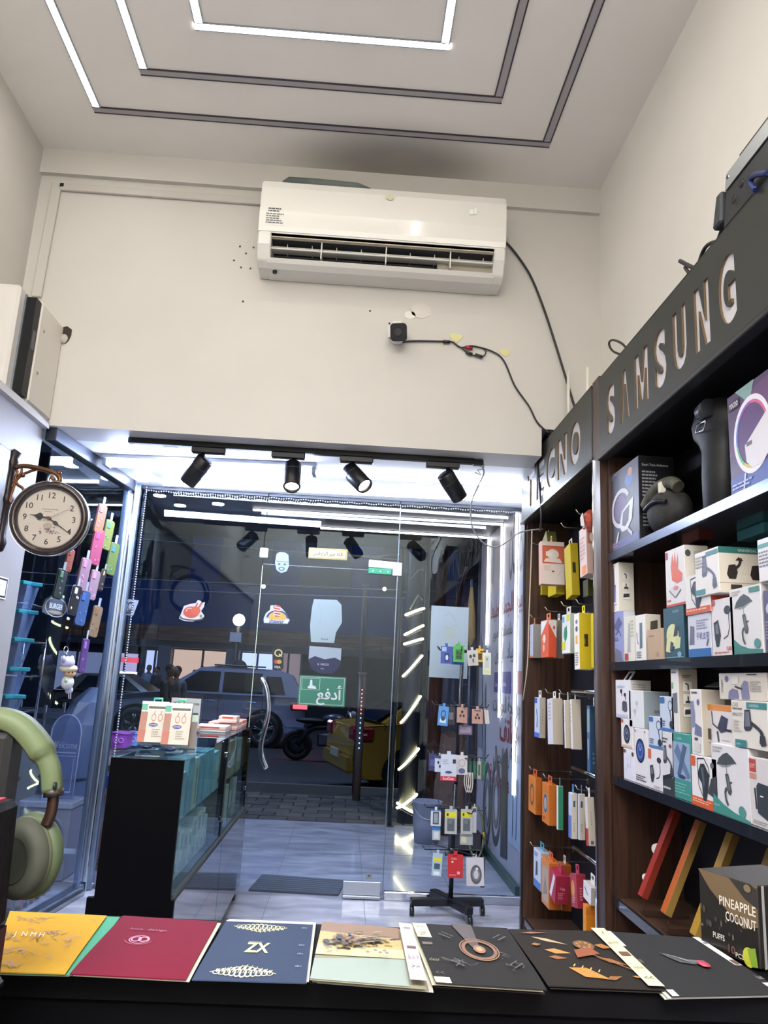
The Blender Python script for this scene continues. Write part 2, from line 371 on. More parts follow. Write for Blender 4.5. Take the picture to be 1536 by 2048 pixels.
# ---- soffit lamps
tube_m = emis('#c6d6ff', E_TUBE); sof = emis('#e6eeff', E_SOFFIT); dl = emis('#dce8ff', 80)
t = thing('fluorescent_fitting', 'long glowing tube fitting under the white soffit above the glass front', 'lamp', (-.86, 4.27, LZ))
M = frame((-.86, 4.27, LZ), (1, -.07, 0), (.07, 1, 0))
MB(M).box((-.62, -.05, -.022), (.62, .05, 0), mat('#c9ced8', .4)).build('fitting_body', t, .004)
q = MB(M)
for i in range(9):
    a0 = math.pi * i / 9; a1 = math.pi * (i + 1) / 9
    q.add([(-.59, .04 * math.cos(a0), -.022 - .04 * math.sin(a0)), (.59, .04 * math.cos(a0), -.022 - .04 * math.sin(a0)), (.59, .04 * math.cos(a1), -.022 - .04 * math.sin(a1)), (-.59, .04 * math.cos(a1), -.022 - .04 * math.sin(a1))], [(0, 1, 2, 3)], tube_m, True)
q.build('diffuser', t)
for sx in (-1, 1): MB(M).box((sx * .59, -.042, -.064), (sx * .615, .042, -.022), mat('#9aa3b0', .4)).build('end_cap', t, .004)
for n_, (xa, ya, xb, yb, lb) in enumerate(((-.713, 4.40, 1.0, 4.35, 'thin white light strip in the soffit, the shorter one just behind the spot lights'), (-1.267, 4.86, 1.08, 4.74, 'thin white light strip in the soffit, the longer one next to the glass front'))):
    t = thing('soffit_light_strip', lb, 'light strip', ((xa + xb) / 2, (ya + yb) / 2, LZ), 'soffit light strips')
    d = Vector((xb - xa, yb - ya, 0)); M = frame(((xa + xb) / 2, (ya + yb) / 2, LZ), d, (-d.y, d.x, 0)); L = d.length / 2
    MB(M).box((-L, -.010, -.022), (L, .010, -.004), sof).build('diffuser', t)
    for sg in (-1, 1): MB(M).box((-L, sg * .002, -.004), (L, sg * .014, 0), ALU).build('profile_edge', t)
for n_, (x, y) in enumerate(((-1.04, 4.08), (-1.3, 4.49), (-1.0, 4.62), (-1.38, 4.78))):
    t = thing('downlight', ('round recessed soffit light beside the spot light track', 'round recessed soffit light under the near end of the tube fitting', 'round recessed soffit light behind the tube fitting', 'round recessed soffit light in the corner by the glass post')[n_], 'lamp', (x, y, LZ), 'soffit downlights')
    MB().lathe((x, y, LZ), (0, 0, -1), [(.055, 0), (.055, .006), (.043, .008), (.043, .002)], WHITE, 20).build('bezel', t)
    MB().cyl((x, y, LZ - .001), (x, y, LZ - .016), .043, dl, 20).build('lens', t)
# ---- glass front
fr = mat('#8fa0b8', .25, .9)
def pane(name, a, b, z0, z1, th=.01, n=(0, 1, 0), kind=True):
    a = Vector(a); b = Vector(b); nn = Vector((-(b - a).y, (b - a).x, 0)).normalized() * th
    q = MB(); q.hexa([(a.x, a.y, z0), (b.x, b.y, z0), (b.x + nn.x, b.y + nn.y, z0), (a.x + nn.x, a.y + nn.y, z0)], [(a.x, a.y, z1), (b.x, b.y, z1), (b.x + nn.x, b.y + nn.y, z1), (a.x + nn.x, a.y + nn.y, z1)], GLASS)
    o = q.build(name)
    return struct(o)
DX0, DX1, DZ = -.598, .29, 2.01
GX0, GX1 = -1.44, 1.20
p_side = pane('window_1', (-1.598, 3.86), (-1.488, 4.86), .05, 2.44)
p_fix = pane('window_2', (GX0, YG), (DX0 - .004, YG), .03, 2.47)
p_door = pane('door_1', (DX0, YG), (DX1, YG), .025, DZ - .004)
p_tr = pane('window_3', (DX0, YG), (DX1, YG), DZ + .004, 2.47)
p_rt = pane('window_4', (DX1 + .004, YG), (GX1, YG), .05, 2.47)
ed = mat('#b9c7a8', .2, .3)
MB().box((DX0 - .003, YG - .002, .03), (DX0 + .001, YG + .012, 2.0), ed).build('pane_edge', p_door)
MB().box((DX0, YG - .002, DZ - .004), (DX1, YG + .012, DZ + .002), mat('#59636f', .2, .4)).build('pane_edge', p_tr)
MB().box((DX1, YG - .002, .03), (DX1 + .006, YG + .012, 2.47), mat('#71808e', .2, .5)).build('pane_edge', p_rt)
# frame of the side window: bottom rail, top rail, corner post
def bar(parent, a, b, z0, z1, w, m, name='frame_rail', bev=.004):
    a = Vector(a); b = Vector(b); d = (b - a).normalized(); n = Vector((-d.y, d.x, 0)) * (w / 2)
    return MB().hexa([(a.x - n.x, a.y - n.y, z0), (b.x - n.x, b.y - n.y, z0), (b.x + n.x, b.y + n.y, z0), (a.x + n.x, a.y + n.y, z0)], [(a.x - n.x, a.y - n.y, z1), (b.x - n.x, b.y - n.y, z1), (b.x + n.x, b.y + n.y, z1), (a.x + n.x, a.y + n.y, z1)], m).build(name, parent, bev)
bar(p_side, (-1.60, 3.82), (-1.48, 4.87), 0, .055, .05, fr); bar(p_side, (-1.60, 3.82), (-1.48, 4.87), 2.42, 2.49, .06, mat('#4b4f58', .3, .7))
bar(p_side, (-1.565, 3.84), (-1.452, 4.85), .0, .03, .02, ALU)
for dx, dy, w_, mm in ((0, 0, .05, fr), (.035, .05, .03, CHROME), (.055, .09, .03, fr)):
    MB().box((-1.505 + dx - .012, 4.86 + dy - .01, 0), (-1.505 + dx + w_ * .5, 4.86 + dy + w_, 2.49), mm).build('corner_post', p_side, .004)
bar(p_fix, (GX0, YG + .005), (DX0, YG + .005), 2.465, 2.49, .03, mat('#4b4f58', .3, .7))
bar(p_tr, (DX0, YG + .005), (DX1, YG + .005), 2.465, 2.49, .03, mat('#4b4f58', .3, .7))
bar(p_rt, (DX1, YG + .005), (GX1, YG + .005), 2.465, 2.49, .03, mat('#4b4f58', .3, .7))
bar(p_rt, (DX1 + .01, YG + .005), (GX1, YG + .005), 0, .05, .035, CHROME)
bar(p_fix, (GX0, YG + .005), (DX0, YG + .005), 0, .03, .03, ALU)
# silver bead string round the glass
t = thing('bead_trim', 'string of small silver beads glued along the glass post and the top of the glass front', 'trim', (-1.0, YG - .03, 2.4))
t['kind'] = 'stuff'
q = MB(); bm_ = mat('#b8bcc2', .2, .8)
def bead(p): q.ell(p, .007, bm_, 5, 3)
for i in range(150): bead((-1.405, YG - .025, .06 + i * .0162))
for i in range(160): bead((-1.405 + i * .0163, YG - .025, 2.452 + .003 * math.sin(i)))
for i in range(110): bead((1.155, YG - .02, .03 + i * .0162))
q.build('beads', t, weld=False)['kind'] = 'stuff'
# door furniture
hd = thing('door_handle_bar', 'curved chrome pull handle on the glass door', 'handle', (-.5, YG - .05, .9))
P = [ay(px, py, YG - .055) for px, py in ((522, 1356), (531, 1372), (536, 1400), (536, 1430), (529, 1460), (522, 1490), (524, 1515), (533, 1537))]
def smooth(P, k=4):
    P = [Vector(p) for p in P]; out = []
    for i in range(len(P) - 1):
        a = P[max(i - 1, 0)]; b = P[i]; c = P[i + 1]; d = P[min(i + 2, len(P) - 1)]
        for j in range(k):
            t_ = j / k; out.append(.5 * ((2 * b) + (c - a) * t_ + (2 * a - 5 * b + 4 * c - d) * t_ * t_ + (3 * b - a - 3 * c + d) * t_ ** 3))
    out.append(P[-1]); return out
MB().tube(smooth(P), .016, CHROME, 12).build('grip', hd)
for p in (P[1], P[6]): MB().cyl(p, (p.x, YG, p.z), .009, CHROME, 10).build('standoff', hd)
pf = thing('door_patch_fitting', 'brushed steel floor hinge fitting at the foot of the glass door', 'hinge', (.18, YG, 0))
MB().box((.05, YG - .022, .004), (DX1 - .01, YG + .03, .022), ALU).build('floor_plate', pf, .003)
MB().box((.05, YG - .006, .022), (DX1 - .01, YG + .016, .10), mat('#b9bfc6', .3, .9)).build('clamp', pf, .003)
for px, py, lb, dz in ((528, 1105, 'small square white glass clamp above the door corner', .055), (770, 1135, 'L-shaped white glass clamp beside the top of the door', .06)):
    c = ay(px, py, YG - .012)
    t = thing('glass_clamp', lb, 'clamp', c, 'glass clamps')
    if dz < .06:
        MB().box((c.x - .027, c.y - .008, c.z - .035), (c.x + .027, c.y + .01, c.z + .03), mat('#c6ccd6', .3)).build('cover', t, .005)
        for i in (-1, 1): MB().cyl((c.x, c.y - .01, c.z + i * .015), (c.x, c.y - .006, c.z + i * .015), .005, ALU, 8).build('screw', t)
    else:
        a = ay(738, 1119, YG - .012); b = ay(803, 1152, YG - .012)
        MB().prism([(a.x, a.y, a.z), (b.x, a.y, a.z - .01), (b.x, a.y, b.z), (b.x - .06, a.y, b.z), (b.x - .06, a.y, a.z - .055), (a.x, a.y, a.z - .05)], (0, .015, 0), mat('#c6ccd6', .3)).build('cover', t, .003)
        MB().box((a.x, a.y - .002, a.z - .095), (b.x - .065, a.y + .012, a.z - .055), mat('#2e8a68', .4)).build('lock_case', t, .004)
        for i in range(3): MB().cyl((a.x + .03 + i * .05, a.y - .004, a.z - .075), (a.x + .03 + i * .05, a.y, a.z - .075), .005, ALU, 8).build('screw', t)
for px, py, lb in ((527, 1173, 'small round white stud on the glass near the door edge'), (769, 1178, 'small round white stud on the glass near the door lock')):  # two small white discs, each with a chrome pin, set on the glass
    c = ay(px, py, YG - .006); t = thing('glass_disc', lb, 'disc', c, 'glass discs')
    MB().cyl(c, (c.x, c.y + .006, c.z), .014, mat('#f1ece0', .3), 16).build('cap', t); MB().cyl((c.x, c.y - .003, c.z), c, .006, CHROME, 10).build('pin', t)
# ---- outside: canopy, LED arches, poster wall, paving, road
struct(MB().box((-5.5, 5.08, 2.585), (1.25, 7.4, 2.7), mat('#101319', .6)).build('ceiling'), 'dark canopy over the pavement')
pw = struct(MB().box((1.185, 5.03, .0), (1.33, 6.95, 2.585), mat('#b9b4bd', .5)).build('wall_right'), 'printed panel wall outside the glass')
struct(MB().box((1.2, 6.95, -.2), (3.5, 7.2, 4.5), mat('#3c3f47', .6)).build('wall_right'))
pav = struct(MB().box((-16, 7.46, -.3), (9, 9.95, -.012), mat('#201d1c', .9)).build('floor'), 'dark brick pavement')
pm = [mat(c, .8, noise=.25, nscale=9) for c in ('#47423d', '#3e3936', '#524b43', '#35312f')]
rg = random.Random(3); _pb = {}
for j in range(8):
    for i in range(17):
        x0 = -2.9 + i * .27 + (j % 2) * .135; y0 = 7.48 + j * .205
        if y0 > 9.2: break
        k = rg.randrange(4); dz = rg.uniform(-.004, .003)
        MB().box((x0, y0, -.03), (x0 + .255, y0 + .19, dz), pm[k]).build('paving_brick', pav)
struct(MB().box((-16, 9.95, -.36), (9, 10.1, -.02), mat('#4a4a4c', .8)).build('trim_3'), 'kerb stone')
struct(MB().box((-60, 10.1, -.5), (40, 34, -.35), mat('#23252b', .6, noise=.2, nscale=1.5)).build('road'))
# ================================================================== WALL THINGS
def curve(px, Y, k=5): return smooth([ay(x, y, Y) for x, y in px], k)
# ---- air conditioner
X0, X1 = -.60, .70; ZT, ZB = 3.863, 3.393; yb = YW - .004; acw = mat('#e4e1da', .16, coat=.6); acg = mat('#d6d3cc', .3)
ac = thing('air_conditioner', 'white split air conditioner with an open louvre high on the wall', 'air conditioner', (.05, YW, ZB))
prof = [(yb, ZT), (yb - .17, ZT), (yb - .205, ZT - .012), (yb - .222, ZT - .06), (yb - .226, ZT - .20), (yb - .222, ZT - .285), (yb - .21, ZT - .315)]
q = MB()
q.prism([(X0, y, z) for y, z in prof] + [(X0, yb, ZT - .315)], (X1 - X0, 0, 0), acw)
q.build('front_cover', ac, .006, seg=2)
# lower body with the air outlet opening
low = [(yb, ZT - .315), (yb - .2, ZT - .315), (yb - .2, ZT - .33), (yb - .06, ZT - .36), (yb - .05, ZT - .42), (yb - .10, ZT - .455), (yb - .12, ZT - .466), (yb, ZT - .468)]
MB().prism([(X0 + .01, y, z) for y, z in low], (X1 - X0 - .02, 0, 0), mat('#1d2026', .6)).build('air_channel', ac)
for xa, xb in ((X0, X0 + .07), (X1 - .06, X1)):
    MB().prism([(xa, yb, ZT - .315), (xa, yb - .212, ZT - .315), (xa, yb - .205, ZT - .38), (xa, yb - .165, ZT - .45), (xa, yb - .12, ZT - .472), (xa, yb, ZT - .472)], (xb - xa, 0, 0), acg).build('end_cheek', ac, .006)
MB().prism([(X0 + .05, yb - .172, ZT - .437), (X0 + .05, yb - .155, ZT - .458), (X0 + .05, yb - .12, ZT - .474), (X0 + .05, yb, ZT - .474), (X0 + .05, yb, ZT - .466), (X0 + .05, yb - .11, ZT - .462), (X0 + .05, yb - .155, ZT - .436)], (X1 - X0 - .1, 0, 0), acg).build('bottom_lip', ac, .003)
MB().box((X0 + .06, yb - .2, ZT - .335), (X1 - .05, yb - .06, ZT - .316), mat('#bdb39f', .5)).build('upper_lip', ac)
MB().box((X0 + .95, yb - .13, ZT - .44), (X1 - .06, yb - .1, ZT - .335), mat('#a79f90', .5)).build('inner_panel', ac)
lv = MB(); lv.hexa([(X0 + .06, yb - .175, ZT - .389), (X1 - .05, yb - .175, ZT - .389), (X1 - .05, yb - .10, ZT - .375), (X0 + .06, yb - .10, ZT - .375)], [(X0 + .06, yb - .175, ZT - .379), (X1 - .05, yb - .175, ZT - .379), (X1 - .05, yb - .10, ZT - .368), (X0 + .06, yb - .10, ZT - .368)], acg)
lo = lv.build('louvre', ac, .003)
for i in range(3): MB().box((X0 + .33 + i * .34, yb - .18, ZT - .43), (X0 + .336 + i * .34, yb - .08, ZT - .335), acg).build('louvre_strut', ac)
q = MB(); q.tube([(X0 + .07, yb - .15, ZT - .362), (X1 - .06, yb - .15, ZT - .362)], .003, acg, 5)
for i in range(9): q.box((X0 + .15 + i * .13, yb - .155, ZT - .385), (X0 + .153 + i * .13, yb - .10, ZT - .345), acg)
q.build('vane_rod', ac)
a = Art((X0, yb - .2225, ZT - .29), (1, 0, 0), (0, -.01, .23), (0, -1, 0), X1 - X0, .25)
a.ell(.52, .87, .015, .075, '#cfc9a8'); a.rect(.845, .60, .862, .72, '#eef2ee'); a.rect(.865, .62, .875, .75, '#eef2ee')
a.bars(.028, .05, .105, .30, 5, '#6a6a6c', 3); a.bars(.035, .31, .1, .42, 2, '#4a4a4c', 5); a.rect(.022, .02, .11, .022, '#b5b2aa')
a.build('label_sticker', ac)
a = Art((X0, yb - .212, ZT - .05), (1, 0, 0), (0, .02, .03), (0, -1, .2), X1 - X0, .04, .004); a.bars(.035, .2, .065, .6, 1, '#77777a'); a.rect(.067, .1, .085, .75, '#3c3c40'); a.build('nameplate', ac)
MB().cyl((X0 + .09, yb - .1, ZT - .474), (X0 + .09, yb - .1, ZT - .486), .012, DARK, 10).build('drain_plug', ac)
t = thing('insulation_scrap', 'grey foam insulation strip lying along the top of the air conditioner', 'insulation', (-.3, YW - .12, ZT))
MB().tube([(-.50, yb - .15, ZT + .02), (-.47, yb - .15, ZT + .035), (-.3, yb - .15, ZT + .034), (-.1, yb - .15, ZT + .03), (-.03, yb - .15, ZT + .02)], [.012, .022, .024, .022, .008], mat('#5e6662', .8, noise=.3), 8).build('foam_roll', t)
# ---- security camera with its cables
c = ay(797, 660, YW - .1)
sc = thing('security_camera', 'small black and white security camera fixed to the wall under the air conditioner', 'camera', (c.x, YW, c.z))
MB().cyl((c.x, YW - .001, c.z + .0), (c.x, YW - .03, c.z), .04, WHITE, 20).build('mount', sc)
fw = Vector((-.12, -.90, -.36)).normalized(); fu = Vector((1, -.1, .05)).normalized(); fv = fw.cross(fu).normalized()
f = frame((c.x, YW - .075, c.z), fu, fv, fw)
MB(f).cyl((0, 0, -.07), (0, 0, -.03), .02, WHITE, 12).build('neck', sc)
MB(f).box((-.052, -.05, -.045), (.046, .055, .045), mat('#e9e7e2', .3)).build('housing', sc, .026, seg=3)
MB(f @ Matrix.Translation((.006, -.004, .036))).prism([(sx * .026 + .017 * math.cos(R(a_)), sy * .029 + .017 * math.sin(R(a_)), 0) for sx, sy, a0 in ((1, 1, 0), (-1, 1, 90), (-1, -1, 180), (1, -1, 270)) for a_ in (a0, a0 + 30, a0 + 60, a0 + 90)], (0, 0, .018), BLACK).build('front_plate', sc, .003)
MB(f).cyl((.004, -.004, .055), (.004, -.004, .060), .02, mat('#14161c', .08), 20).build('lens', sc)
MB(f).cyl((-.042, .042, .036), (-.042, .042, .047), .005, DARK, 8).build('sensor', sc)
t = thing('camera_cable', 'thin black camera cable hanging from the security camera to the sign top', 'cable', ay(940, 700, YW))
blk = mat('#17151a', .5)
cy = YW - .012
MB().tube(curve([(779, 672), (790, 684), (830, 682), (890, 683)], cy), .005, blk, 6).build('camera_lead', t)
MB().tube(curve([(890, 683), (905, 684), (922, 695), (945, 692), (985, 703), (1008, 722), (1030, 772), (1058, 812), (1075, 845), (1100, 868)], cy), .0045, blk, 6).build('long_lead', t)
MB().tube(curve([(922, 695), (940, 708), (965, 713), (972, 703), (968, 698)], cy), .0035, blk, 6).build('spare_lead', t)
for (x, y, x2, y2, c_) in ((886, 683, 900, 684, '#17151a'), (930, 694, 945, 697, '#a02030'), (932, 704, 945, 709, '#2a2a30'), (950, 709, 965, 714, '#2a2a30')):
    MB().cyl(ay(x, y, cy - .004), ay(x2, y2, cy - .004), .009, mat(c_, .4), 8).build('plug', t)
for px, py, r_ in ((912, 675, .035), (1010, 705, .03), (884, 688, .012)):
    p = ay(px, py, YW - .001)
    o = MB().prism([(p.x + r_ * (1 + .3 * math.sin(i * 2.1)) * math.cos(i * .7), p.y, p.z + r_ * .7 * (1 + .3 * math.cos(i * 1.7)) * math.sin(i * .7)) for i in range(9)], (0, -.002, 0), mat('#d5cf96', .3)).build('glue_blob')
    tag(o, {912: 'yellowish dried glue patch beside the red plug of the camera cable', 1010: 'yellowish dried glue patch where the camera cable bends down', 884: 'tiny clip of clear glue under the first camera cable plug'}[px], 'glue patch')
for k, (px, py, rx) in enumerate(((820, 630, .03), (842, 622, .055))):
    p = ay(px, py, YW - .001)
    MBo = MB().prism([(p.x + rx * math.cos(i * .5236) * (1 + .2 * math.sin(3.1 * i)), p.y, p.z + rx * .8 * math.sin(i * .5236)) for i in range(12)], (0, -.0015, 0), mat('#cfc8c2' if k else '#ddd8cf', .3)).build('filler_patch')
    tag(MBo, ('torn white sticker remains on the wall just above the security camera', 'larger pale filler patch on the wall above and right of the security camera')[k], 'patch')
# power cable from the air conditioner down to the sign
t = MB().tube(curve([(1005, 478), (1030, 505), (1060, 550), (1085, 610), (1110, 685), (1130, 750), (1150, 815), (1160, 835)], YW - .02), .006, blk, 6).build('power_cable')
tag(t, 'long black power cable curving from the air conditioner down to the router', 'cable')
# screw holes
for k, (px, py) in enumerate(((480, 493), (507, 495), (492, 507), (468, 521), (482, 535), (501, 537), (486, 603), (740, 622))):
    p = ay(px, py, YW - .0005); o = MB().cyl(p, (p.x, p.y - .001, p.z), .006, mat('#4d463c', .8), 8).build('screw_hole')
    tag(o, 'small dark screw hole, ' + ('highest left', 'highest right', 'upper middle', 'far left', 'lower middle', 'lowest right')[k] + ' of six beside the air conditioner' if k < 6 else ('single dark screw hole lower on the wall, below the cluster of holes' if k == 6 else 'single dark screw hole under the middle of the air conditioner'), 'hole', 'screw holes beside the air conditioner' if k < 6 else None)
# ---- white cabinet box on the ledge at the left
bx = thing('fuse_box', 'deep white wall cabinet with a black gap beside its lid, above the clock', 'cabinet', (-1.75, 3.6, 2.51))
wm = mat('#d6d0c6', .35)
MB().box((-1.848, 3.50, 2.512), (-1.60, YW - .001, 3.035), wm).build('body', bx, .012)
MB().box((-1.84, 3.44, 2.525), (-1.604, 3.50, 3.02), BLACK).build('gap_gasket', bx)
MB().box((-1.848, 3.37, 2.515), (-1.655, 3.44, 3.05), mat('#cdc9c4', .3)).build('lid', bx, .012)
MB().box((-1.658, 3.43, 2.53), (-1.648, 3.445, 3.03), mat('#7e868c', .3, .6)).build('lid_trim', bx)
MB().box((-1.615, 3.455, 2.76), (-1.600, 3.485, 2.86), mat('#4a4d52', .4)).build('latch', bx, .004)
for z in (2.68, 2.9): MB().cyl((-1.601, 3.56, z), (-1.597, 3.56, z), .008, mat('#8f8a80', .4), 8).build('screw', bx)
p = ay(131, 670, YW - .001); o = MB().prism([(p.x + .03 * math.cos(i * .7) * (1 + .3 * math.sin(i * 2)), p.y, p.z + .05 * math.sin(i * .7)) for i in range(9)], (0, -.004, 0), mat('#3a2f28', .9)).build('wall_hole'); tag(o, 'ragged brown hole broken in the plaster beside the white wall cabinet', 'hole')
p = ay(128, 678, YW - .006); tag(MB().ell((p.x, p.y - .004, p.z), (.022, .012, .026), mat('#b9b2a6', .8), 8, 6).build('crumpled_paper'), 'crumpled pale paper wad stuffed in the wall hole', 'paper')
# ---- double sided station clock
cc = ay(99, 1037, 3.42); RD = .168
ck = thing('station_clock', 'round double-sided station clock with dark brown rim on a scrolled bracket', 'clock', cc)
brn = mat('#2a1c1a', .25, coat=.4); gold = mat('#6e4a30', .35, .8)
nrm = Vector((.10, -1, -.03)).normalized(); Uc = Vector((1, .10, 0)).normalized(); Vc = nrm.cross(Uc) * -1
if Vc.z < 0: Vc = -Vc
MB().lathe(cc, nrm, [(RD * .8, -.05), (RD, -.045), (RD * 1.02, -.01), (RD * 1.0, .012), (RD * .93, .026), (RD * .85, .02), (RD * .80, .004), (RD * .8, -.05)], brn, 48).build('rim', ck)
MB().cyl(cc - nrm * .04, cc + nrm * .002, RD * .81, mat('#cfc3b6', .5), 40).build('dial', ck)
MB().lathe(cc, nrm, [(RD * 1.005, .013), (RD * 1.02, .016), (RD * 1.025, .0)], CHROME, 48).build('rim_trim', ck)
o_ = cc - Uc * RD - Vc * RD + nrm * .0025
a = Art(o_, Uc, Vc, nrm, 2 * RD, 2 * RD)
a.ring(.5, .5, .395, .395, .01, '#a89c90', 40)
for h in range(1, 13):
    t_ = R(90 - 30 * h); a.text(.5 + .315 * math.cos(t_), .5 + .315 * math.sin(t_) - .038, .082, str(h), '#2e2420', al=1, bold=.01); a.l -= a.st
a.bars(.39, .605, .62, .628, 1, '#8d8177', 4); a.bars(.43, .575, .56, .595, 1, '#8d8177', 6)
rg = random.Random(5)
for i in range(34):
    u = .5 + rg.gauss(0, .07); v = .335 + rg.gauss(0, .022) - abs(u - .5) * .1
    a.ell(u, v, .012, .008, rg.choice(['#8a6a72', '#6f5260', '#a58c8c', '#b39a94']), 7); a.l -= a.st * .8
a.ell(.49, .40, .06, .035, '#b5a595'); a.build('printed_face', ck)
def hand(name, ang, L, pts, col='#1c1614', lift=.006):
    q = MB(frame(cc + nrm * lift, Uc * math.cos(R(ang)) + Vc * math.sin(R(ang)), Vc * math.cos(R(ang)) - Uc * math.sin(R(ang)), nrm))
    q.prism([(u * L, v * L, 0) for u, v in pts], (0, 0, .0012), mat(col, .4)); return q.build(name, ck)
hand('hour_hand', 172, RD * .52, [(-.12, -.04), (.3, -.04), (.38, -.16), (.5, -.2), (.62, -.1), (.75, -.03), (1, 0), (.75, .03), (.62, .1), (.5, .2), (.38, .16), (.3, .04), (-.12, .04)])
hand('minute_hand', -33, RD * .72, [(-.1, -.022), (.2, -.022), (.26, -.07), (.34, -.07), (.42, -.02), (1, -.008), (1, .008), (.42, .02), (.34, .07), (.26, .07), (.2, .022), (-.1, .022)], lift=.009)
hand('second_hand', 30, RD * .74, [(-.2, -.008), (1, -.004), (1, .004), (-.2, .008)], '#6b5f56', .012)
MB().cyl(cc + nrm * .003, cc + nrm * .016, .008, gold, 12).build('hub', ck)
gp = glass((.96, .96, .96)); MB().cyl(cc + nrm * .018, cc + nrm * .020, RD * .85, gp, 40).build('cover_glass', ck)
def cpt(px, py, d=0.): return ay(px, py, 3.42 + d)
MB().tube(smooth([cpt(30, 935), (cpt(48, 932)), cpt(75, 936), cpt(103, 944), cpt(118, 953), cpt(119, 962), cpt(108, 966)]), [.011] * 24 + [.008], gold, 8).build('bracket_arm', ck)
for nm, ps in (('scroll', [(103, 944), (80, 938), (55, 945), (35, 958), (24, 985), (20, 1003), (28, 1006), (42, 996), (49, 985), (44, 975), (36, 970), (30, 958), (35, 945), (30, 935)]), ('scroll', [(42, 930), (44, 940), (40, 950), (28, 965), (24, 975)]), ('scroll', [(100, 950), (106, 960), (112, 955), (110, 946)])):
    MB().tube(smooth([cpt(x, y, .005) for x, y in ps], 4), .0065, gold, 7).build(nm, ck)
MB().tube(smooth([cpt(97, 972), cpt(97, 958), cpt(104, 950), cpt(113, 958), cpt(114, 972)]), .008, CHROME, 8).build('hanger', ck)
MB().lathe(ax(13, 1000, -1.634) * 1 + Vector((0, 0, 0)), (0, 0, 1), [(.0, -.25), (.02, -.24), (.03, -.2), (.02, -.17), (.022, -.02), (.035, .0), (.024, .03), (.02, .15), (.034, .18), (.026, .2), (.034, .23), (.0, .25)], mat('#2b2326', .35, .5), 14).build('wall_plate', ck)
MB().box((-1.636, 3.36, 1.80), (-1.625, 3.48, 2.26), mat('#231d20', .4, .3)).build('wall_plate', ck, .01)
for k, (px, py) in enumerate(((46, 950), (118, 946))): MB().ell(cpt(px, py), .012, gold, 8, 6).build('finial', ck)
# small printed card on the pillar at the edge of the frame
p = ax(2, 1175, -1.632); t = MB().box((-1.634, p.y - .12, p.z - .05), (-1.63, p.y + .06, p.z + .05), WHITE).build('wall_card'); tag(t, 'white card with a black outlined frame on the pillar under the clock', 'card')
a = Art((-1.63, p.y - .12, p.z - .05), (0, 1, 0), (0, 0, 1), (1, 0, 0), .18, .1)
for r_ in ((.04, .06, .96, .14), (.04, .86, .96, .94), (.04, .06, .08, .94), (.92, .06, .96, .94)): a.rect(*r_, '#222222')
a.text(.2, .3, .4, '7 0', '#222222', fit=.6); a.build('print', t)
# ---- spot light track
YT = 3.92
trk = thing('light_track', 'black ceiling track bar carrying four spot lights under the beam', 'track', (-.3, YT, LZ))
A = ay(262, 884, YT); B = ay(948, 916, YT)
MB().box((A.x, YT - .018, LZ - .03), (B.x, YT + .018, LZ), BLACK).build('rail', trk, .003)
MB().box((B.x - .005, YT - .02, LZ - .034), (B.x + .05, YT + .02, LZ - .004), BLACK).build('end_feed', trk, .004)
MB().box((A.x - .012, YT - .02, LZ - .032), (A.x + .01, YT + .02, LZ), DARK).build('end_cap', trk, .004)
warm = emis('#fff1dc', 25)
for k, (px, py, ex, ey, lb, on) in enumerate(((404, 925, 365, 970, 'black spot light, first on the track, aimed away to the glass post', 0), (586, 935, 583, 985, 'black spot light with a glowing lens aimed straight down', 1), (705, 940, 740, 975, 'black spot light with a glowing lens aimed to the shelves', 1), (896, 950, 922, 992, 'unlit black spot light, last on the track by the sign', 0))):
    p = ay(px, py, YT); p.z = LZ - .10; tip = ay(ex, ey, YT - (.09 if on else -.06)); d = (tip - p).normalized(); p = Vector((p.x, YT, p.z))
    d = (tip - p).normalized()
    t = thing('spot_light', lb, 'spot light', (p.x, YT, LZ), 'spot lights on the track')
    off = .05 if k in (0, 2) else -.05
    if k == 2: off = .03
    MB().box((p.x - .09 + off * .6, YT - .02, LZ - .062), (p.x + .09 + off * .6, YT + .02, LZ - .03), BLACK).build('adapter', t, .004)
    MB().cyl((p.x, YT, LZ - .062), (p.x, YT, LZ - .12), .012, BLACK, 10).build('stem', t)
    piv = Vector((p.x, YT, LZ - .12)); s0 = piv - d * .035; s1 = piv + d * .13
    MB().lathe(s0, d, [(0, 0), (.043, 0), (.047, .006), (.047, .155), (.044, .165), (.038, .165), (.036, .14)], mat('#101116', .32), 24).build('can', t)
    MB().cyl(s0 + d * .135, s0 + d * .142, .036, warm if on else mat('#20232b', .1), 20).build('lens', t)
    MB().lathe(s0, d, [(.0475, .05), (.0485, .053), (.0475, .056)], mat('#2a2b32', .3), 24).build('band', t)
    if on: spot('spot_bulb', tuple(s0 + d * .17), tuple(s0 + d * 2), 14, (1, .93, .82), 50, .5)
t = MB().tube(curve([(960, 928), (968, 945), (955, 975), (942, 1010), (945, 1055), (970, 1088), (1000, 1092), (1040, 1065), (1085, 1058)], YT + .1, 5), .004, mat('#8d8f94', .5), 6).build('hanging_wire'); tag(t, 'thin grey wire drooping from the track end to the hook products', 'wire')
t = MB().tube([ay(x, y, YT) for x, y in ((950, 945), (962, 950), (955, 940), (966, 938), (968, 928))], .004, mat('#8d8f94', .5), 6).build('wire_tie'); tag(t, 'small twisted wire tie on the grey wire near the track end', 'wire tie')
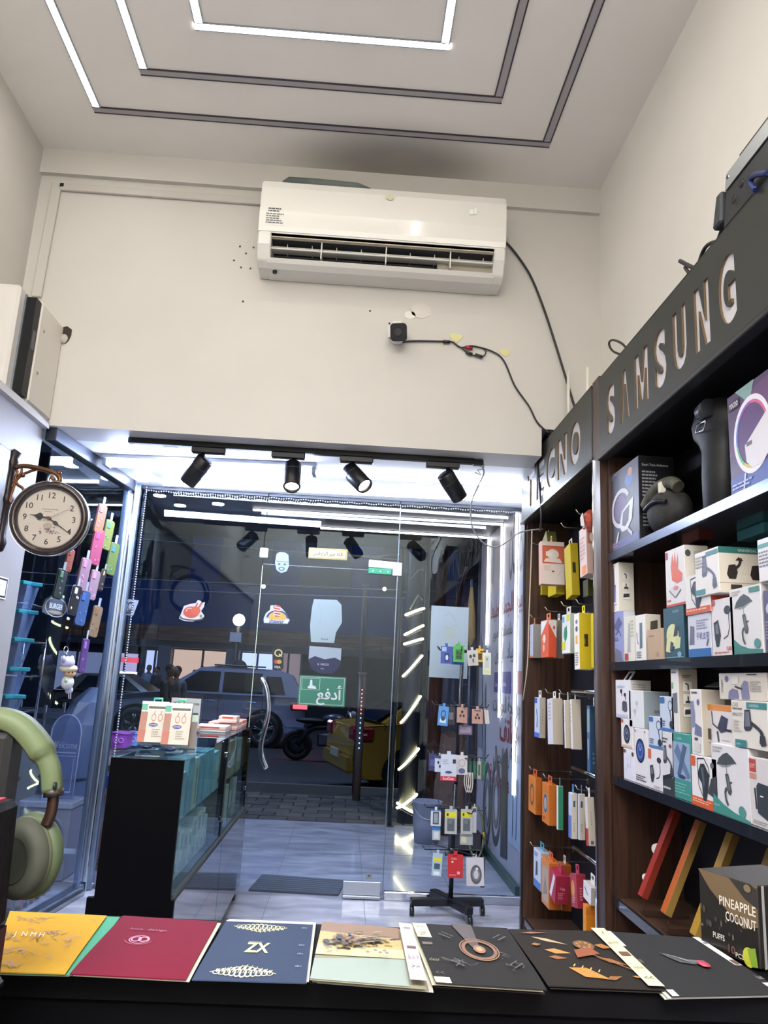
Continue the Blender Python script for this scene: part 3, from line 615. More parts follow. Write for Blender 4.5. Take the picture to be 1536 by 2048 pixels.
# ---- LED arches outside, on the canopy and the panel wall
led = emis('#fbf3ee', 7)
for k, (xl, yl, Y, zb, lb) in enumerate(((360, 1000, 5.41, .585, 'outer white light line across the canopy and down the poster wall, nearest the glass'), (510, 1030, 5.955, 1.069, 'middle white light line across the canopy and down the poster wall'), (640, 1053, 6.55, 1.639, 'short inner white light line across the canopy and down the poster wall'))):
    x = az(xl, yl, 2.56).x; t = thing('canopy_light_line', lb, 'light line', (1.17, Y, zb), 'light lines outside')
    w_ = .011
    MB().box((x, Y - w_, 2.568), (1.172, Y + w_, 2.58), led).build('canopy_run', t); MB().box((x, Y - w_ - .004, 2.58), (1.18, Y + w_ + .004, 2.585), ALU).build('profile', t)
    MB().box((1.168, Y - w_, zb), (1.18, Y + w_, 2.58), led).build('wall_run', t); MB().box((1.18, Y - w_ - .004, zb), (1.185, Y + w_ + .004, 2.585), ALU).build('profile', t)
# ---- poster wall print (reads along the wall, towards the street)
px_ = 1.185
def wallart(): return Art((px_, 5.05, 0), (0, 1, 0), (0, 0, 1), (-1, 0, 0), 1.9, 2.585)
def uv(px, py):
    p = ax(px, py, px_); return ((p.y - 5.05) / 1.9, p.z / 2.585)
a = wallart(); red = '#9c2840'; blu = '#4a4568'; dk = '#54545c'
def wt(px, py, h, t, c, fit, al=0):
    # text is seen from the shop side, so the wall's own u axis is flipped for it
    u, v = uv(px, py); b = Art((px_, 5.05 + 1.9, 0), (0, -1, 0), (0, 0, 1), (-1, 0, 0), 1.9, 2.585, lift=a.l); b.mb = a.mb
    b.text(1 - u, v, h, t, c, fit=fit, bold=.012); a.up()
u, v = uv(1048, 1030); a.rect(.0, .80, .9, .985, '#c2b2ac')
for (x, y, rx, ry, c) in ((1022, 1110, .035, .075, '#6d6462'), (1029, 1090, .035, .085, '#4a4648'), (1042, 1105, .03, .055, '#6f7b82')):
    u, v = uv(x, y); a.ring(u, v, rx, ry, .35, c, 20)
u, v = uv(985, 1120)
a.poly([(u - .05, v + .06), (u + .06, v + .07), (u + .03, v - .07), (u - .03, v - .09)], '#7d8586')
for i, (x, y) in enumerate(((972, 1045), (985, 1042), (978, 1055), (990, 1036))):
    u, v = uv(x, y); a.poly([(u - .06, v), (u, v + .02), (u + .05, v - .01), (u, v - .03)], ('#8f8a3c', '#7b7f35')[i % 2])
wt(982, 1238, .055, 'بيع الجملة طبعا', red, .78)
wt(985, 1278, .035, 'ملصقات تصوير', dk, .62)
wt(990, 1320, .045, 'ايباد . ايفون', blu, .5); 
for (x0, x1, c, t_) in ((989, 1001, '#453f86', 'Tecno'), (1006, 1022, '#4a4290', 'Infinix'), (1028, 1046, '#a3264c', 'Honor')):
    u0, v1 = uv(x0, 1352); u1, v0 = uv(x1, 1388); a.rect(u1, .485, u0, .545, c); wt(x0 + 1, 1373, .014, t_, '#d9d5e6', abs(u0 - u1) * .8)
wt(987, 1420, .045, 'صيانة وبرمجة الجوالات', dk, .72)
wt(1000, 1478, .07, 'هواتف', red, .42)
wt(987, 1520, .045, 'ملحقات الجوال', dk, .7)
wt(980, 1560, .05, 'اسعار مناسبة', red, .7)
u, v = uv(1020, 1620); a.rect(.05, .1, .28, .31, '#b6c4d6'); a.poly([(.3, .05), (.42, .04), (.42, .3), (.32, .34)], '#4a4c50')
for (cu, cv, ru, rv) in ((.53, .17, .10, .12), (.72, .15, .09, .12)):
    a.ring(cu, cv, ru, rv, .22, '#56585f', 20); a.ring(cu, cv, ru * .6, rv * .6, .3, '#7a7c84', 16)
for cu in (.14, .2): a.ell(cu, .25, .02, .02, '#3d4460'); a.line([(cu, .24), (cu + .01, .12)], .008, '#3d4460')
a.poly([(.78, .22), (.86, .2), (.84, .48), (.8, .52)], '#8b8d98'); a.poly([(.86, .3), (.97, .3), (.97, .68), (.9, .62)], '#8f93a0')
a.build('poster_print', pw)
MB().box((1.15, 5.2, 0), (1.185, 6.9, .06), mat('#24473f', .3)).build('skirting_strip', pw, .004)
# ---- signs and stickers on the glass
def gl(px, py, d=.004): return ay(px, py, YG - d)
def plate(name, label, cat, x0, y0, x1, y1, c, th=.004, bev=.0, grp=None, d=.001):
    A = gl(x0, y0, d); B = gl(x1, y1, d); t = MB().box((A.x, A.y - th, min(A.z, B.z)), (B.x, A.y, max(A.z, B.z)), mat(dim(c, .78), .5)).build(name, None, bev); tag(t, label, cat, grp)
    W = B.x - A.x; H = abs(A.z - B.z); a = Art((A.x, A.y - th, min(A.z, B.z)), (1, 0, 0), (0, 0, 1), (0, -1, 0), W, H); a.k = .78
    return t, a
t, a = plate('push_sign', 'green door sign with white Arabic lettering and a pushing hand', 'sign', 599, 1350, 689, 1414, '#2c8a68')
for r_ in ((.03, .04, .97, .055), (.03, .945, .97, .96), (.03, .04, .04, .96), (.96, .04, .97, .96)): a.rect(*r_, '#cfe6da')
for r_ in ((.06, .52, .45, .535), (.06, .9, .45, .915), (.06, .52, .07, .91), (.44, .52, .45, .91)): a.rect(*r_, '#bfdccd')
a.poly([(.24, .86), (.28, .86), (.29, .68), (.36, .64), (.38, .56), (.2, .56), (.19, .62), (.23, .66)], '#e8f2ec')
a.text(.93, .23, .36, 'أدفع', '#e4efe9', al=2, fit=.62, bold=.02); a.build('lettering', t)
t, a = plate('gold_plaque', 'small golden plaque with black Arabic calligraphy above the door', 'plaque', 618, 1095, 694, 1121, '#d8c878', bev=.002)
a.rect(.02, .06, .98, .94, '#b59a48'); a.rect(.05, .14, .95, .86, '#e6dc96'); a.text(.5, .36, .34, 'الله خير الرازقين', '#1d1a12', al=1, fit=.76, bold=.012); a.build('lettering', t)
def blobplate(name, label, cat, pts, c, th=.002, grp=None):
    q = [gl(x, y, .001) for x, y in pts]; A = q[0]; t = MB().prism([(p.x, YG - .001, p.z) for p in q], (0, -th, 0), mat(dim(c, .74), .5)).build(name); tag(t, label, cat, grp)
    x0 = min(p.x for p in q); x1 = max(p.x for p in q); z0 = min(p.z for p in q); z1 = max(p.z for p in q)
    a = Art((x0, YG - .001 - th, z0), (1, 0, 0), (0, 0, 1), (0, -1, 0), x1 - x0, z1 - z0); a.k = .74
    return t, a
t, a = blobplate('glass_sticker', 'pale blue irregular paper sheet stuck on the door glass above the sign', 'sticker', [(628, 1198), (674, 1200), (683, 1210), (684, 1245), (672, 1265), (668, 1286), (622, 1284), (620, 1250), (624, 1215)], '#a9c0c4')
a.line([(.2, .9), (.35, .7), (.3, .4)], .012, '#93b0b4'); a.text(.38, .06, .05, 'Paneif', '#27323c', fit=.3); a.build('print', t)
t, a = blobplate('glass_sticker', 'white and navy sticker with a rounded lower edge just above the green sign', 'sticker', [(618, 1292), (683, 1294), (683, 1318), (678, 1336), (665, 1347), (640, 1347), (622, 1338), (616, 1318)], '#1c2450')
a.poly([(.02, .98), (.98, .95), (.98, .5), (.8, .6), (.5, .52), (.2, .62), (.02, .5)], '#a9bac2'); a.text(.3, .3, .07, 'B  FREEZE', '#d5d9ea', fit=.5); a.text(.4, .16, .05, 'free', '#d5d9ea', fit=.2); a.build('print', t)
t, a = blobplate('glass_sticker', 'pale oval sticker with a dark face-like print above the door edge', 'sticker', [(553, 1108), (560, 1104), (570, 1105), (577, 1110), (578, 1132), (573, 1143), (562, 1146), (553, 1140), (550, 1125)], '#9db4d0')
a.ell(.3, .42, .1, .05, '#4b5668'); a.ell(.7, .42, .1, .05, '#4b5668'); a.ring(.5, .2, .22, .1, .4, '#3d4656', 14); a.line([(.05, .56), (.95, .53)], .03, '#3d4656'); a.build('print', t)
t, a = blobplate('payment_sticker', 'black payment sticker with a yellow ring letter on the door glass', 'sticker', [(545, 1300), (550, 1294), (562, 1294), (567, 1300), (567, 1336), (562, 1341), (550, 1341), (545, 1336)], '#0e0e12')
a.ring(.5, .74, .33, .16, .3, '#e4dc7a', 20); a.line([(.55, .7), (.8, .6)], .1, '#e4dc7a'); a.ell(.38, .37, .2, .09, '#c8402e'); a.ell(.62, .37, .2, .09, '#e2a33a'); a.text(.5, .1, .1, 'VISA', '#dfe2f2', al=1, fit=.7, bold=.02); a.build('print', t)
t, a = blobplate('roast_sticker', 'sticker of an orange roast chicken on a plate, left part of the glass', 'sticker', [(358, 1237), (362, 1228), (368, 1212), (380, 1208), (392, 1206), (396, 1200), (402, 1202), (404, 1206), (410, 1204), (408, 1214), (402, 1222), (409, 1232), (405, 1238), (385, 1243), (368, 1242)], '#c9c3bb')
a.ell(.5, .16, .47, .13, '#3a3630'); a.ell(.5, .19, .42, .1, '#d6d2c8'); a.ell(.46, .42, .32, .27, '#d2472a'); a.ell(.62, .5, .2, .2, '#db5530'); a.line([(.72, .6), (.85, .9)], .07, '#d2472a'); a.line([(.6, .62), (.68, .86)], .06, '#d2472a'); a.ring(.4, .48, .16, .14, .3, '#f0a48c', 12, 60, 200); a.ell(.86, .26, .05, .07, '#6a8a3a'); a.build('print', t)
t, a = blobplate('shawarma_sticker', 'sticker with a red wrapped roll over a sun and blue lettering', 'sticker', [(528, 1246), (527, 1238), (532, 1226), (540, 1220), (541, 1211), (553, 1210), (563, 1216), (572, 1226), (574, 1236), (580, 1240), (574, 1248)], '#cfd2dc')
a.ell(.52, .36, .34, .3, '#e7b53a'); a.ring(.52, .3, .42, .42, .18, '#2b3c7e', 20, 0, 180); a.poly([(.32, .95), (.6, .98), (.62, .4), (.44, .36)], '#c8402c')
for i in range(4): a.line([(.36, .9 - i * .14), (.62, .84 - i * .13)], .04, '#ead9d2')
a.rect(.06, .04, .94, .2, '#dfe3ee'); a.text(.5, .04, .2, 'shawar', '#22306e', al=1, fit=.9, bold=.02); a.build('print', t)
t, a = blobplate('grey_sticker', 'slanted grey and white square sticker near the glass post', 'sticker', [(247, 1197), (278, 1201), (266, 1232), (243, 1228)], '#aab6c8')
a.ell(.5, .6, .2, .24, '#3a4558'); a.ell(.5, .56, .12, .15, '#aab6c8'); a.poly([(.3, .1), (.7, .08), (.62, .34), (.4, .36)], '#3a4558'); a.build('print', t)
t, a = plate('paper_sheet', 'tall plain pale blue paper taped to the right pane behind the stand', 'paper', 863, 1211, 934, 1358, '#b7cbd4', .001)
a.line([(.35, .85), (.5, .92), (.68, .78)], .012, '#9fb5be'); a.line([(.3, .72), (.5, .7), (.7, .75)], .01, '#a3b8ba'); a.rect(.38, .55, .66, .7, '#b9cabd'); a.build('print', t)
t, a = blobplate('floor_sticker', 'tiny white sticker low on the door glass over the floor', 'sticker', [(732, 1746), (745, 1747), (744, 1759), (732, 1758)], '#a7b2b8')
a.poly([(.3, .7), (.7, .7), (.5, .3)], '#4a5560'); a.build('print', t)
# burger sticker on the side window
def sd(px, py):
    # point on the side window plane
    o = np.array([-1.598, 3.86, 0]); d = np.array([-1.488 + 1.598, 4.86 - 3.86, 0]); n = np.array([d[1], -d[0], 0]); r = ray(px, py); tt = np.dot(o - CAM, n) / np.dot(r, n); return Vector(CAM + r * tt)
SU = Vector((.11, 1.0, 0)).normalized(); SN = Vector((1.0, -.11, 0)).normalized()
q = [sd(x, y) + SN * .002 for x, y in ((84, 1212), (90, 1198), (105, 1190), (122, 1192), (131, 1205), (131, 1222), (118, 1231), (95, 1230), (83, 1224))]
t = MB().prism(q, SN * .002, mat('#4a525c', .4)).build('burger_sticker'); tag(t, 'dark burger sticker with a white outline on the side window', 'sticker')
a0 = sd(84, 1231) + SN * .0045; a = Art(a0, SU, (0, 0, 1), SN, (sd(131, 1212) - sd(84, 1212)).length, (sd(100, 1190) - sd(100, 1231)).length)
a.ring(.5, .5, .48, .48, .08, '#aeb6bc', 20); a.text(.5, .42, .26, 'BURGER', '#c3cad0', al=1, fit=.86, bold=.02); a.ell(.5, .25, .35, .08, '#8d8270'); a.build('print', t)
# ================================================================== DISPLAY CABINETS
CX = 1.0; CB = 1.268
wood = WOOD(); shelf_m = mat('#14151b', .22, coat=.5); backm = mat('#0d0d16', .5); sgn = mat('#2d2f2b', .45, .05); sgnw = mat('#cfccd0', .4); ply = mat('#604a2f', .6)
SH = [.12, .585, 1.0, 1.41, 1.83]
def loops(t, bold):
    """outline loops of the lettering as lists of 2D points"""
    vs, fs, *_ = textmesh(t, bold, 5); cnt = {}
    for f in fs:
        for a, b in zip(f, f[1:] + f[:1]):
            cnt[(a, b)] = 1
    nx = {}
    for a, b in cnt:
        if (b, a) not in cnt: nx.setdefault(a, []).append(b)
    out = []
    while nx:
        s0 = next(iter(nx)); l = [s0]; c = nx[s0].pop()
        if not nx[s0]: del nx[s0]
        while c != s0 and c in nx:
            l.append(c); n = nx[c].pop()
            if not nx[c]: del nx[c]
            c = n
        out.append([vs[i] for i in l])
    return out
def letter_polys(word, h, lw, sp):
    """stencil letters as closed outlines in metres (x along the sign, y up), each a list of loops"""
    r = []; x = 0
    K = {'Λ': [(0, 0), (.36, 1), (.64, 1), (1, 0), (.74, 0), (.5, .72), (.26, 0)], 'M': [(0, 0), (0, 1), (.3, 1), (.5, .42), (.7, 1), (1, 1), (1, 0), (.78, 0), (.78, .62), (.6, .08), (.4, .08), (.22, .62), (.22, 0)],
         'N': [(0, 0), (0, 1), (.32, 1), (.7, .38), (.7, 1), (1, 1), (1, 0), (.68, 0), (.3, .62), (.3, 0)], 'T': [(0, .8), (0, 1), (1, 1), (1, .8), (.64, .8), (.64, 0), (.36, 0), (.36, .8)],
         'E': [(0, 0), (0, 1), (1, 1), (1, .8), (.3, .8), (.3, .6), (.9, .6), (.9, .42), (.3, .42), (.3, .2), (1, .2), (1, 0)], 'U': [(0, 1), (.3, 1), (.3, .34), (.38, .22), (.5, .18), (.62, .22), (.7, .34), (.7, 1), (1, 1), (1, .3), (.9, .12), (.74, .03), (.5, 0), (.26, .03), (.1, .12), (0, .3)]}
    for ch in word:
        ls = [K[ch]] if ch in K else loops(ch, .05); xs = [p[0] for l in ls for p in l]; ys = [p[1] for l in ls for p in l]
        x0, x1, y0, y1 = min(xs), max(xs), min(ys), max(ys); w_ = lw * (1.25 if ch == 'M' else .95)
        r.append([[(x + (p[0] - x0) / (x1 - x0) * w_, (p[1] - y0) / (y1 - y0) * h) for p in l] for l in ls]); x += w_ + sp
    return r, x - sp
def sign_panel(parent, ya, yb, z0, z1, word, yl, zl, h, lw, sp):
    """grey fascia at X = CX from y=ya (far) to y=yb (near) with the letters cut through it; x of the sign runs towards the camera (-Y)"""
    lp, W = letter_polys(word, h, lw, sp); th = .006; x0 = CX - .026
    c = bpy.data.curves.new('fascia', 'CURVE'); c.dimensions = '2D'; c.fill_mode = 'BOTH'; c.extrude = 0
    def spl(pts):
        s = c.splines.new('POLY'); s.points.add(len(pts) - 1); s.use_cyclic_u = True
        for p, q in zip(s.points, pts): p.co = (q[0], q[1], 0, 1)
    spl([(0, 0), (ya - yb, 0), (ya - yb, z1 - z0), (0, z1 - z0)])
    for L in lp:
        for l in L: spl([(p[0] + ya - yl, p[1] + zl - z0) for p in l])
    o = bpy.data.objects.new('fascia', c); me = bpy.data.meshes.new_from_object(o); bpy.data.objects.remove(o)
    M = frame((x0, ya, z0), (0, -1, 0), (0, 0, 1), (-1, 0, 0))
    q = MB(M); q.add([(v.co.x, v.co.y, th / 2) for v in me.vertices], [tuple(p.vertices) for p in me.polygons], sgn)
    sb = q.build('sign_board', parent)
    MB().box((x0 + .004, ya, z0), (x0 + .026, yb, z1), sgnw).build('backing_board', parent)
    MB().box((x0 - .0035, ya, z1 - .0005), (x0 + .026, yb, z1 + .003), sgn).build('top_edge', parent)
    for k, L in enumerate(lp):
        q = MB(M)
        for l in L:
            pts = [(p[0] + ya - yl, p[1] + zl - z0) for p in l]; n = len(pts)
            q.add([(*p, th / 2) for p in pts] + [(*p, -.0045) for p in pts], [(i, (i + 1) % n, n + (i + 1) % n, n + i) for i in range(n)], ply)
        q.build('letter_edge', sb, weld=False)
    MB().box((x0 - .012, ya, z0 - .012), (x0 + .03, yb, z0 + .004), mat('#3c3d3c', .3, .3)).build('lower_moulding', parent, .003)
    MB().box((x0 + .055, ya, z1 - .012), (CB, yb, z1), mat('#2b2c2c', .5)).build('top_panel', parent)
    MB().box((x0 - .005, ya, z0), (CB, yb, z0 + .012), mat('#120f10', .4)).build('underside', parent)
def cabinet(name, label, ya, yb, shelves, word, yl, zl, h, lw, sp, z0, z1):
    t = thing(name, label, 'cabinet', (1.13, (ya + yb) / 2, 0), 'display cabinets on the shelf wall')
    MB().box((CB - .015, yb, .0), (CB, ya, z1), backm).build('back_panel', t)
    for k, z in enumerate(shelves):
        s = MB().box((CX + .012, yb + .001, z - .028), (CB - .016, ya - .001, z), mat('#4b3528', .35) if z < .6 else shelf_m).build('shelf', t)
        MB().box((CX, yb + .001, z - .03), (CX + .012, ya - .001, z + .001), mat('#565d70', .22, .8) if z > 1.7 else mat('#1b1d24', .2, coat=.5)).build('shelf_edge', s)
    MB().box((CX + .02, yb, 0), (CX + .035, ya, .09), mat('#2a2c33', .3)).build('plinth', t)
    sign_panel(t, ya, yb, z0, z1, word, yl, zl, h, lw, sp)
    return t
cs = cabinet('display_cabinet', 'tall dark wood shelf cabinet with seven letters cut out of its grey sign', 2.925, .55, SH, 'SΛMSUNG', 2.83, 2.285, .20, .098, .058, 2.225, 2.565)
MB().box((CX + .002, 2.90, 0), (CB - .016, 2.925, 2.225), wood).build('side_panel', cs)
MB().box((CX + .002, .55, 0), (CB - .016, .575, 2.225), wood).build('side_panel', cs)
ct = cabinet('display_cabinet', 'tall dark wood hook cabinet with five letters cut out of its grey sign', 4.34, 3.02, SH[:1], 'TECNO', 4.19, 2.295, .20, .17, .05, 2.245, 2.575)
MB().box((CX + .002, 4.315, 0), (CB - .016, 4.34, 2.245), streak_mat('#2f1e17', '#553a2c', 9, .38, (6, 6, .35))).build('side_panel', ct)
MB().box((CX - .01, 4.34, .0), (CB, 4.37, 2.57), mat('#2c2322', .3)).build('outer_panel', ct)
dp = MB().box((CX - .026, 2.93, 0), (CB - .001, 3.015, 2.585), wood).build('divider_post'); tag(dp, 'dark wood divider post between the shelf cabinet and the hook cabinet', 'post')
MB().box((CX - .031, 3.005, .05), (CX - .026, 3.015, 2.24), CHROME).build('chrome_trim', dp)
# ------------------------------------------------------------------ cartons
def carton(name, label, cat, xl, xm, yt, ybm, side, face='#e4e0dd', sidec=None, X=1.012, z=None, grp='boxed accessories on the shelves', yaw=0., topc=None, dep=None, bev=.0012):
    """box standing on a shelf: pixel xm is its near front edge, xl its far front edge; side = pixel width of the face towards the camera.
    Returns the thing and the Art of its front (towards the aisle) and of its near side."""
    n = ax(xm, ybm, X); f_ = ax(xl, ybm, X); y0, y1 = n.y, f_.y
    if z is None: z = n.z
    # the pixel height at the near edge gives the real height
    H = ax(xm, yt, X).z - n.z
    if dep is None:
        dep = abs(side) / FX * y0 * .98 if side else .06
        dep = max(.012, min(dep, CB - .02 - X))
    s = mat(face, .42, noise=.03, nscale=5); sm = mat(sidec or face, .42); tm = mat(topc or face, .42)
    cy_ = (y0 + y1) / 2; M = Matrix.Translation((X, y0, z)) @ Matrix.Rotation(R(yaw), 4, 'Z')
    L = y1 - y0
    q = MB(M)
    q.add([(0, 0, 0), (dep, 0, 0), (dep, L, 0), (0, L, 0), (0, 0, H), (dep, 0, H), (dep, L, H), (0, L, H)], [(3, 0, 4, 7)], s)
    q.add([(0, 0, 0), (dep, 0, 0), (dep, L, 0), (0, L, 0), (0, 0, H), (dep, 0, H), (dep, L, H), (0, L, H)], [(0, 1, 5, 4), (1, 2, 6, 5), (2, 3, 7, 6)], sm)
    q.add([(0, 0, 0), (dep, 0, 0), (dep, L, 0), (0, L, 0), (0, 0, H), (dep, 0, H), (dep, L, H), (0, L, H)], [(0, 3, 2, 1), (4, 5, 6, 7)], tm)
    t = q.build(name, None, bev); tag(t, label, cat, grp)
    Rm = M.to_3x3()
    A = Art(M @ Vector((0, L, 0)), Rm @ Vector((0, -1, 0)), (0, 0, 1), Rm @ Vector((-1, 0, 0)), L, H)
    B = Art(M @ Vector((0, 0, 0)), Rm @ Vector((1, 0, 0)), (0, 0, 1), Rm @ Vector((0, -1, 0)), dep, H)
    return t, A, B, z + H
def done(t, A, B):
    A.build('front_print', t); B.build('side_print', t)
# printed pictures (drawn in a rectangle u0 v0 u1 v1 of the face)
def pic(a, u0, v0, u1, v1):
    return lambda u, v: (u0 + (u1 - u0) * u, v0 + (v1 - v0) * v)
def p_holder(a, u0, v0, u1, v1, c='#3c3f46'):
    p = pic(a, u0, v0, u1, v1); w_ = (u1 - u0)
    a.poly([p(.0, .45), p(.06, .98), p(.3, 1), p(.36, .5), p(.28, .4), p(.06, .38)], c)
    a.poly([p(.06, .5), p(.1, .93), p(.26, .94), p(.3, .52)], '#6d7180'); a.line([p(.33, .62), p(.6, .5), p(.8, .36)], w_ * .09, c); a.ell(*p(.78, .34), w_ * .08, (v1 - v0) * .05, c)
    a.poly([p(.7, .3), p(.9, .3), p(.95, .05), p(.75, 0), p(.66, .1)], c)
def p_umbrella(a, u0, v0, u1, v1):
    p = pic(a, u0, v0, u1, v1); g = '#474c50'
    a.poly([p(.0, .72), p(.12, .84), p(.34, .93), p(.55, .97), p(.8, .9), p(1, .80), p(.75, .78), p(.5, .74), p(.25, .73)], g)
    a.poly([p(.08, .72), p(.5, .74), p(.9, .80), p(.6, .72), p(.3, .69)], '#8f9497')
    a.line([p(.5, .74), p(.5, .58)], .012, '#55595d')
    a.poly([p(.42, .58), p(.58, .6), p(.72, .3), p(.66, .22), p(.54, .24)], g); a.poly([p(.5, .54), p(.57, .55), p(.66, .32), p(.58, .28)], '#6a7074')
    a.line([p(.62, .44), p(.76, .46)], .02, g); a.line([p(.5, .34), p(.4, .28), p(.42, .14), p(.52, .04)], .045, g)
def p_mic(a, u0, v0, u1, v1):
    p = pic(a, u0, v0, u1, v1); k = '#2f3238'
    a.ell(*p(.78, .85), (u1 - u0) * .17, (v1 - v0) * .1, k); a.line([p(.84, .78), p(.86, .45), p(.76, .28), p(.55, .22)], .03, k)
    a.poly([p(.1, .25), p(.06, .6), p(.3, .66), p(.42, .3), p(.3, .05), p(.16, .06)], k); a.poly([p(.16, .34), p(.14, .55), p(.28, .58), p(.33, .34)], '#6c7078')
def p_ear(a, u0, v0, u1, v1, c='#2c2f36'):
    p = pic(a, u0, v0, u1, v1); a.ell(*p(.3, .88), (u1 - u0) * .12, (v1 - v0) * .09, c); a.line([p(.32, .86), p(.36, .68)], .03, c)
    a.ell(*p(.68, .74), (u1 - u0) * .12, (v1 - v0) * .08, c); a.line([p(.7, .72), p(.74, .55)], .03, c); a.poly([p(.4, .1), p(.4, .42), p(.55, .5), p(.85, .46), p(.9, .12), p(.7, .04)], '#4b4e57')
def p_watch(a, u, v, ru, rv, c='#2a3550'):
    a.ell(u, v, ru, rv, '#23262c', 20); a.ell(u, v, ru * .82, rv * .82, c, 20); a.line([(u, v), (u + ru * .4, v + rv * .4)], .02, '#d0d6e6'); a.line([(u, v), (u - ru * .3, v + rv * .45)], .02, '#d0d6e6'); a.ring(u, v, ru * .6, rv * .6, .15, '#7c8fc0', 16)
def p_clip(a, u0, v0, u1, v1):
    p = pic(a, u0, v0, u1, v1); k = '#2b3138'
    a.line([p(.2, .95), p(.6, .98), p(.85, .8), p(.9, .6)], .02, k); a.line([p(.2, .95), p(.25, .35), p(.55, .05)], .02, k)
    a.poly([p(.2, .6), p(.4, .85), p(.62, .86), p(.9, .62), p(.8, .3), p(.66, .02), p(.5, .04), p(.45, .4), p(.3, .5)], k); a.poly([p(.42, .76), p(.56, .78), p(.62, .4), p(.55, .3)], '#4e5a66')
def p_ringarm(a, u0, v0, u1, v1):
    p = pic(a, u0, v0, u1, v1); k = '#3a3f52'
    a.ring(*p(.55, .8), (u1 - u0) * .28, (v1 - v0) * .19, .2, k, 18); a.line([p(.5, .62), p(.6, .42), p(.66, .28)], .05, k); a.ell(*p(.66, .14), (u1 - u0) * .24, (v1 - v0) * .14, '#2b2e3b')
def icons(b, n=3, seed=0):
    """small framed pictures stacked down a narrow side"""
    rg = random.Random(seed)
    for i in range(n):
        v = .72 - i * .2; b.rect(.22, v - .075, .72, v + .085, '#c9c5bd'); b.rect(.24, v - .07, .70, v + .08, '#e2ded6'); k = '#34363c'
        if i == 0: b.line([(.36, v + .05), (.5, v + .03), (.5, v - .05)], .07, k)
        elif i == 1: b.line([(.48, v + .05), (.48, v - .03)], .07, k); b.poly([(.32, v - .06), (.36, v - .02), (.6, v - .02), (.64, v - .06)], k)
        else: b.poly([(.28, v - .04), (.3, v + .04), (.68, v + .05), (.68, v - .02)], k)
C = carton; W_ = '#e5e1df'
# ---- shelf at 1.41 (second from the top)
S2 = 1.411
t, A, B, zt = C('holder_box', 'slim lilac printed box standing under the tall gooseneck box at the shelf end', 'box', 1226, 1248, 1222, 1325, 14, '#8e93bf', '#c8c9d6', z=S2, dep=.045)
A.poly([(.1, .7), (.6, .9), (.9, .75), (.5, .6)], '#5a5f8a'); A.line([(.3, .55), (.6, .62), (.8, .5)], .06, '#4d5280'); A.poly([(.1, .02), (.9, .02), (.8, .2), (.3, .28)], '#6f6d82'); A.bars(.1, .4, .7, .48, 2, '#5d618c', 2); done(t, A, B)
t, A, B, _ = C('holder_box', 'tall white gooseneck holder box balanced on top of the lilac box', 'box', 1217, 1238, 1124, 1223, 28, W_, '#d8d4c8', z=zt + .001, dep=.06)
A.poly([(.2, .2), (.3, .6), (.75, .55), (.7, .2)], '#6d6f9a'); A.poly([(.5, .5), (.45, .9), (.6, .92), (.65, .5)], '#54566f'); A.line([(.1, .6), (.3, .35)], .07, '#383a4a'); A.bars(.08, .03, .9, .16, 3, '#9a8f88', 3); A.bars(.1, .9, .7, .96, 1, '#6a6a70', 3); icons(B, 3); done(t, A, B)
t, A, B, _ = C('clear_pack', 'clear plastic pack with a yellowish card and red foot, right of the lilac box', 'package', 1249, 1270, 1232, 1324, 8, '#d9d6cc', '#c9c6b4', z=S2, dep=.05)
A.rect(.05, .02, .4, .18, '#a83a38'); A.poly([(.3, .2), (.45, .85), (.6, .85), (.62, .2)], '#a7a9ab'); A.bars(.65, .5, .95, .9, 5, '#b7b49c', 8); done(t, A, B)
t, A, B, _ = C('pen_box', 'white box with a grey stylus picture and dark square label on its side', 'box', 1272, 1292, 1230, 1324, 22, W_, '#cbc5b8', z=S2, dep=.055)
A.poly([(.42, .25), (.45, .82), (.72, .82), (.7, .28)], '#5f727a'); A.line([(.15, .62), (.2, .42), (.3, .36)], .05, '#3a3d44'); A.bars(.1, .04, .6, .2, 4, '#4a4a4e', 8); B.poly([(.3, .6), (.35, .84), (.8, .88), (.78, .62)], '#4a453e'); done(t, A, B)
t, A, B, _ = C('kraft_box', 'plain brown kraft cardboard box on the second shelf', 'box', 1296, 1326, 1258, 1321, 6, '#b79d82', '#a88c70', z=S2, dep=.06, X=1.006)
A.bars(.1, .72, .5, .8, 1, '#8e755c', 4); A.rect(.55, .1, .75, .24, '#a58b71'); B.rect(.2, .7, .8, .86, '#3b3430'); done(t, A, B)
t, A, B, ztl = C('holder_box', 'dark teal box with cream ovals showing a phone holder', 'box', 1329, 1370, 1212, 1320, 6, '#2d5766', '#1f3844', z=S2, dep=.06)
A.ell(.45, .45, .30, .22, '#d5d6a0', 20); A.poly([(.1, .15), (.2, .5), (.42, .5), (.35, .12)], '#d0cf98'); A.poly([(.55, .18), (.6, .42), (.85, .4), (.8, .2)], '#c9cfa0'); A.poly([(.3, .14), (.36, .34), (.5, .3), (.46, .16)], '#3e4a5c'); A.poly([(.5, .42), (.6, .64), (.74, .6), (.7, .44)], '#38424f'); A.text(.5, .88, .05, 'HOLDER', '#9fc0c8', fit=.4); A.rect(.03, .02, .97, .035, '#88a8b0'); A.ell(.78, .08, .1, .05, '#7fa7b8'); done(t, A, B)
t, A, B, _ = C('glossy_box', 'glossy white and blue box with Chinese characters next to the teal box', 'box', 1378, 1424, 1228, 1318, 4, '#cfd0dc', '#b9bbc8', z=S2, dep=.08)
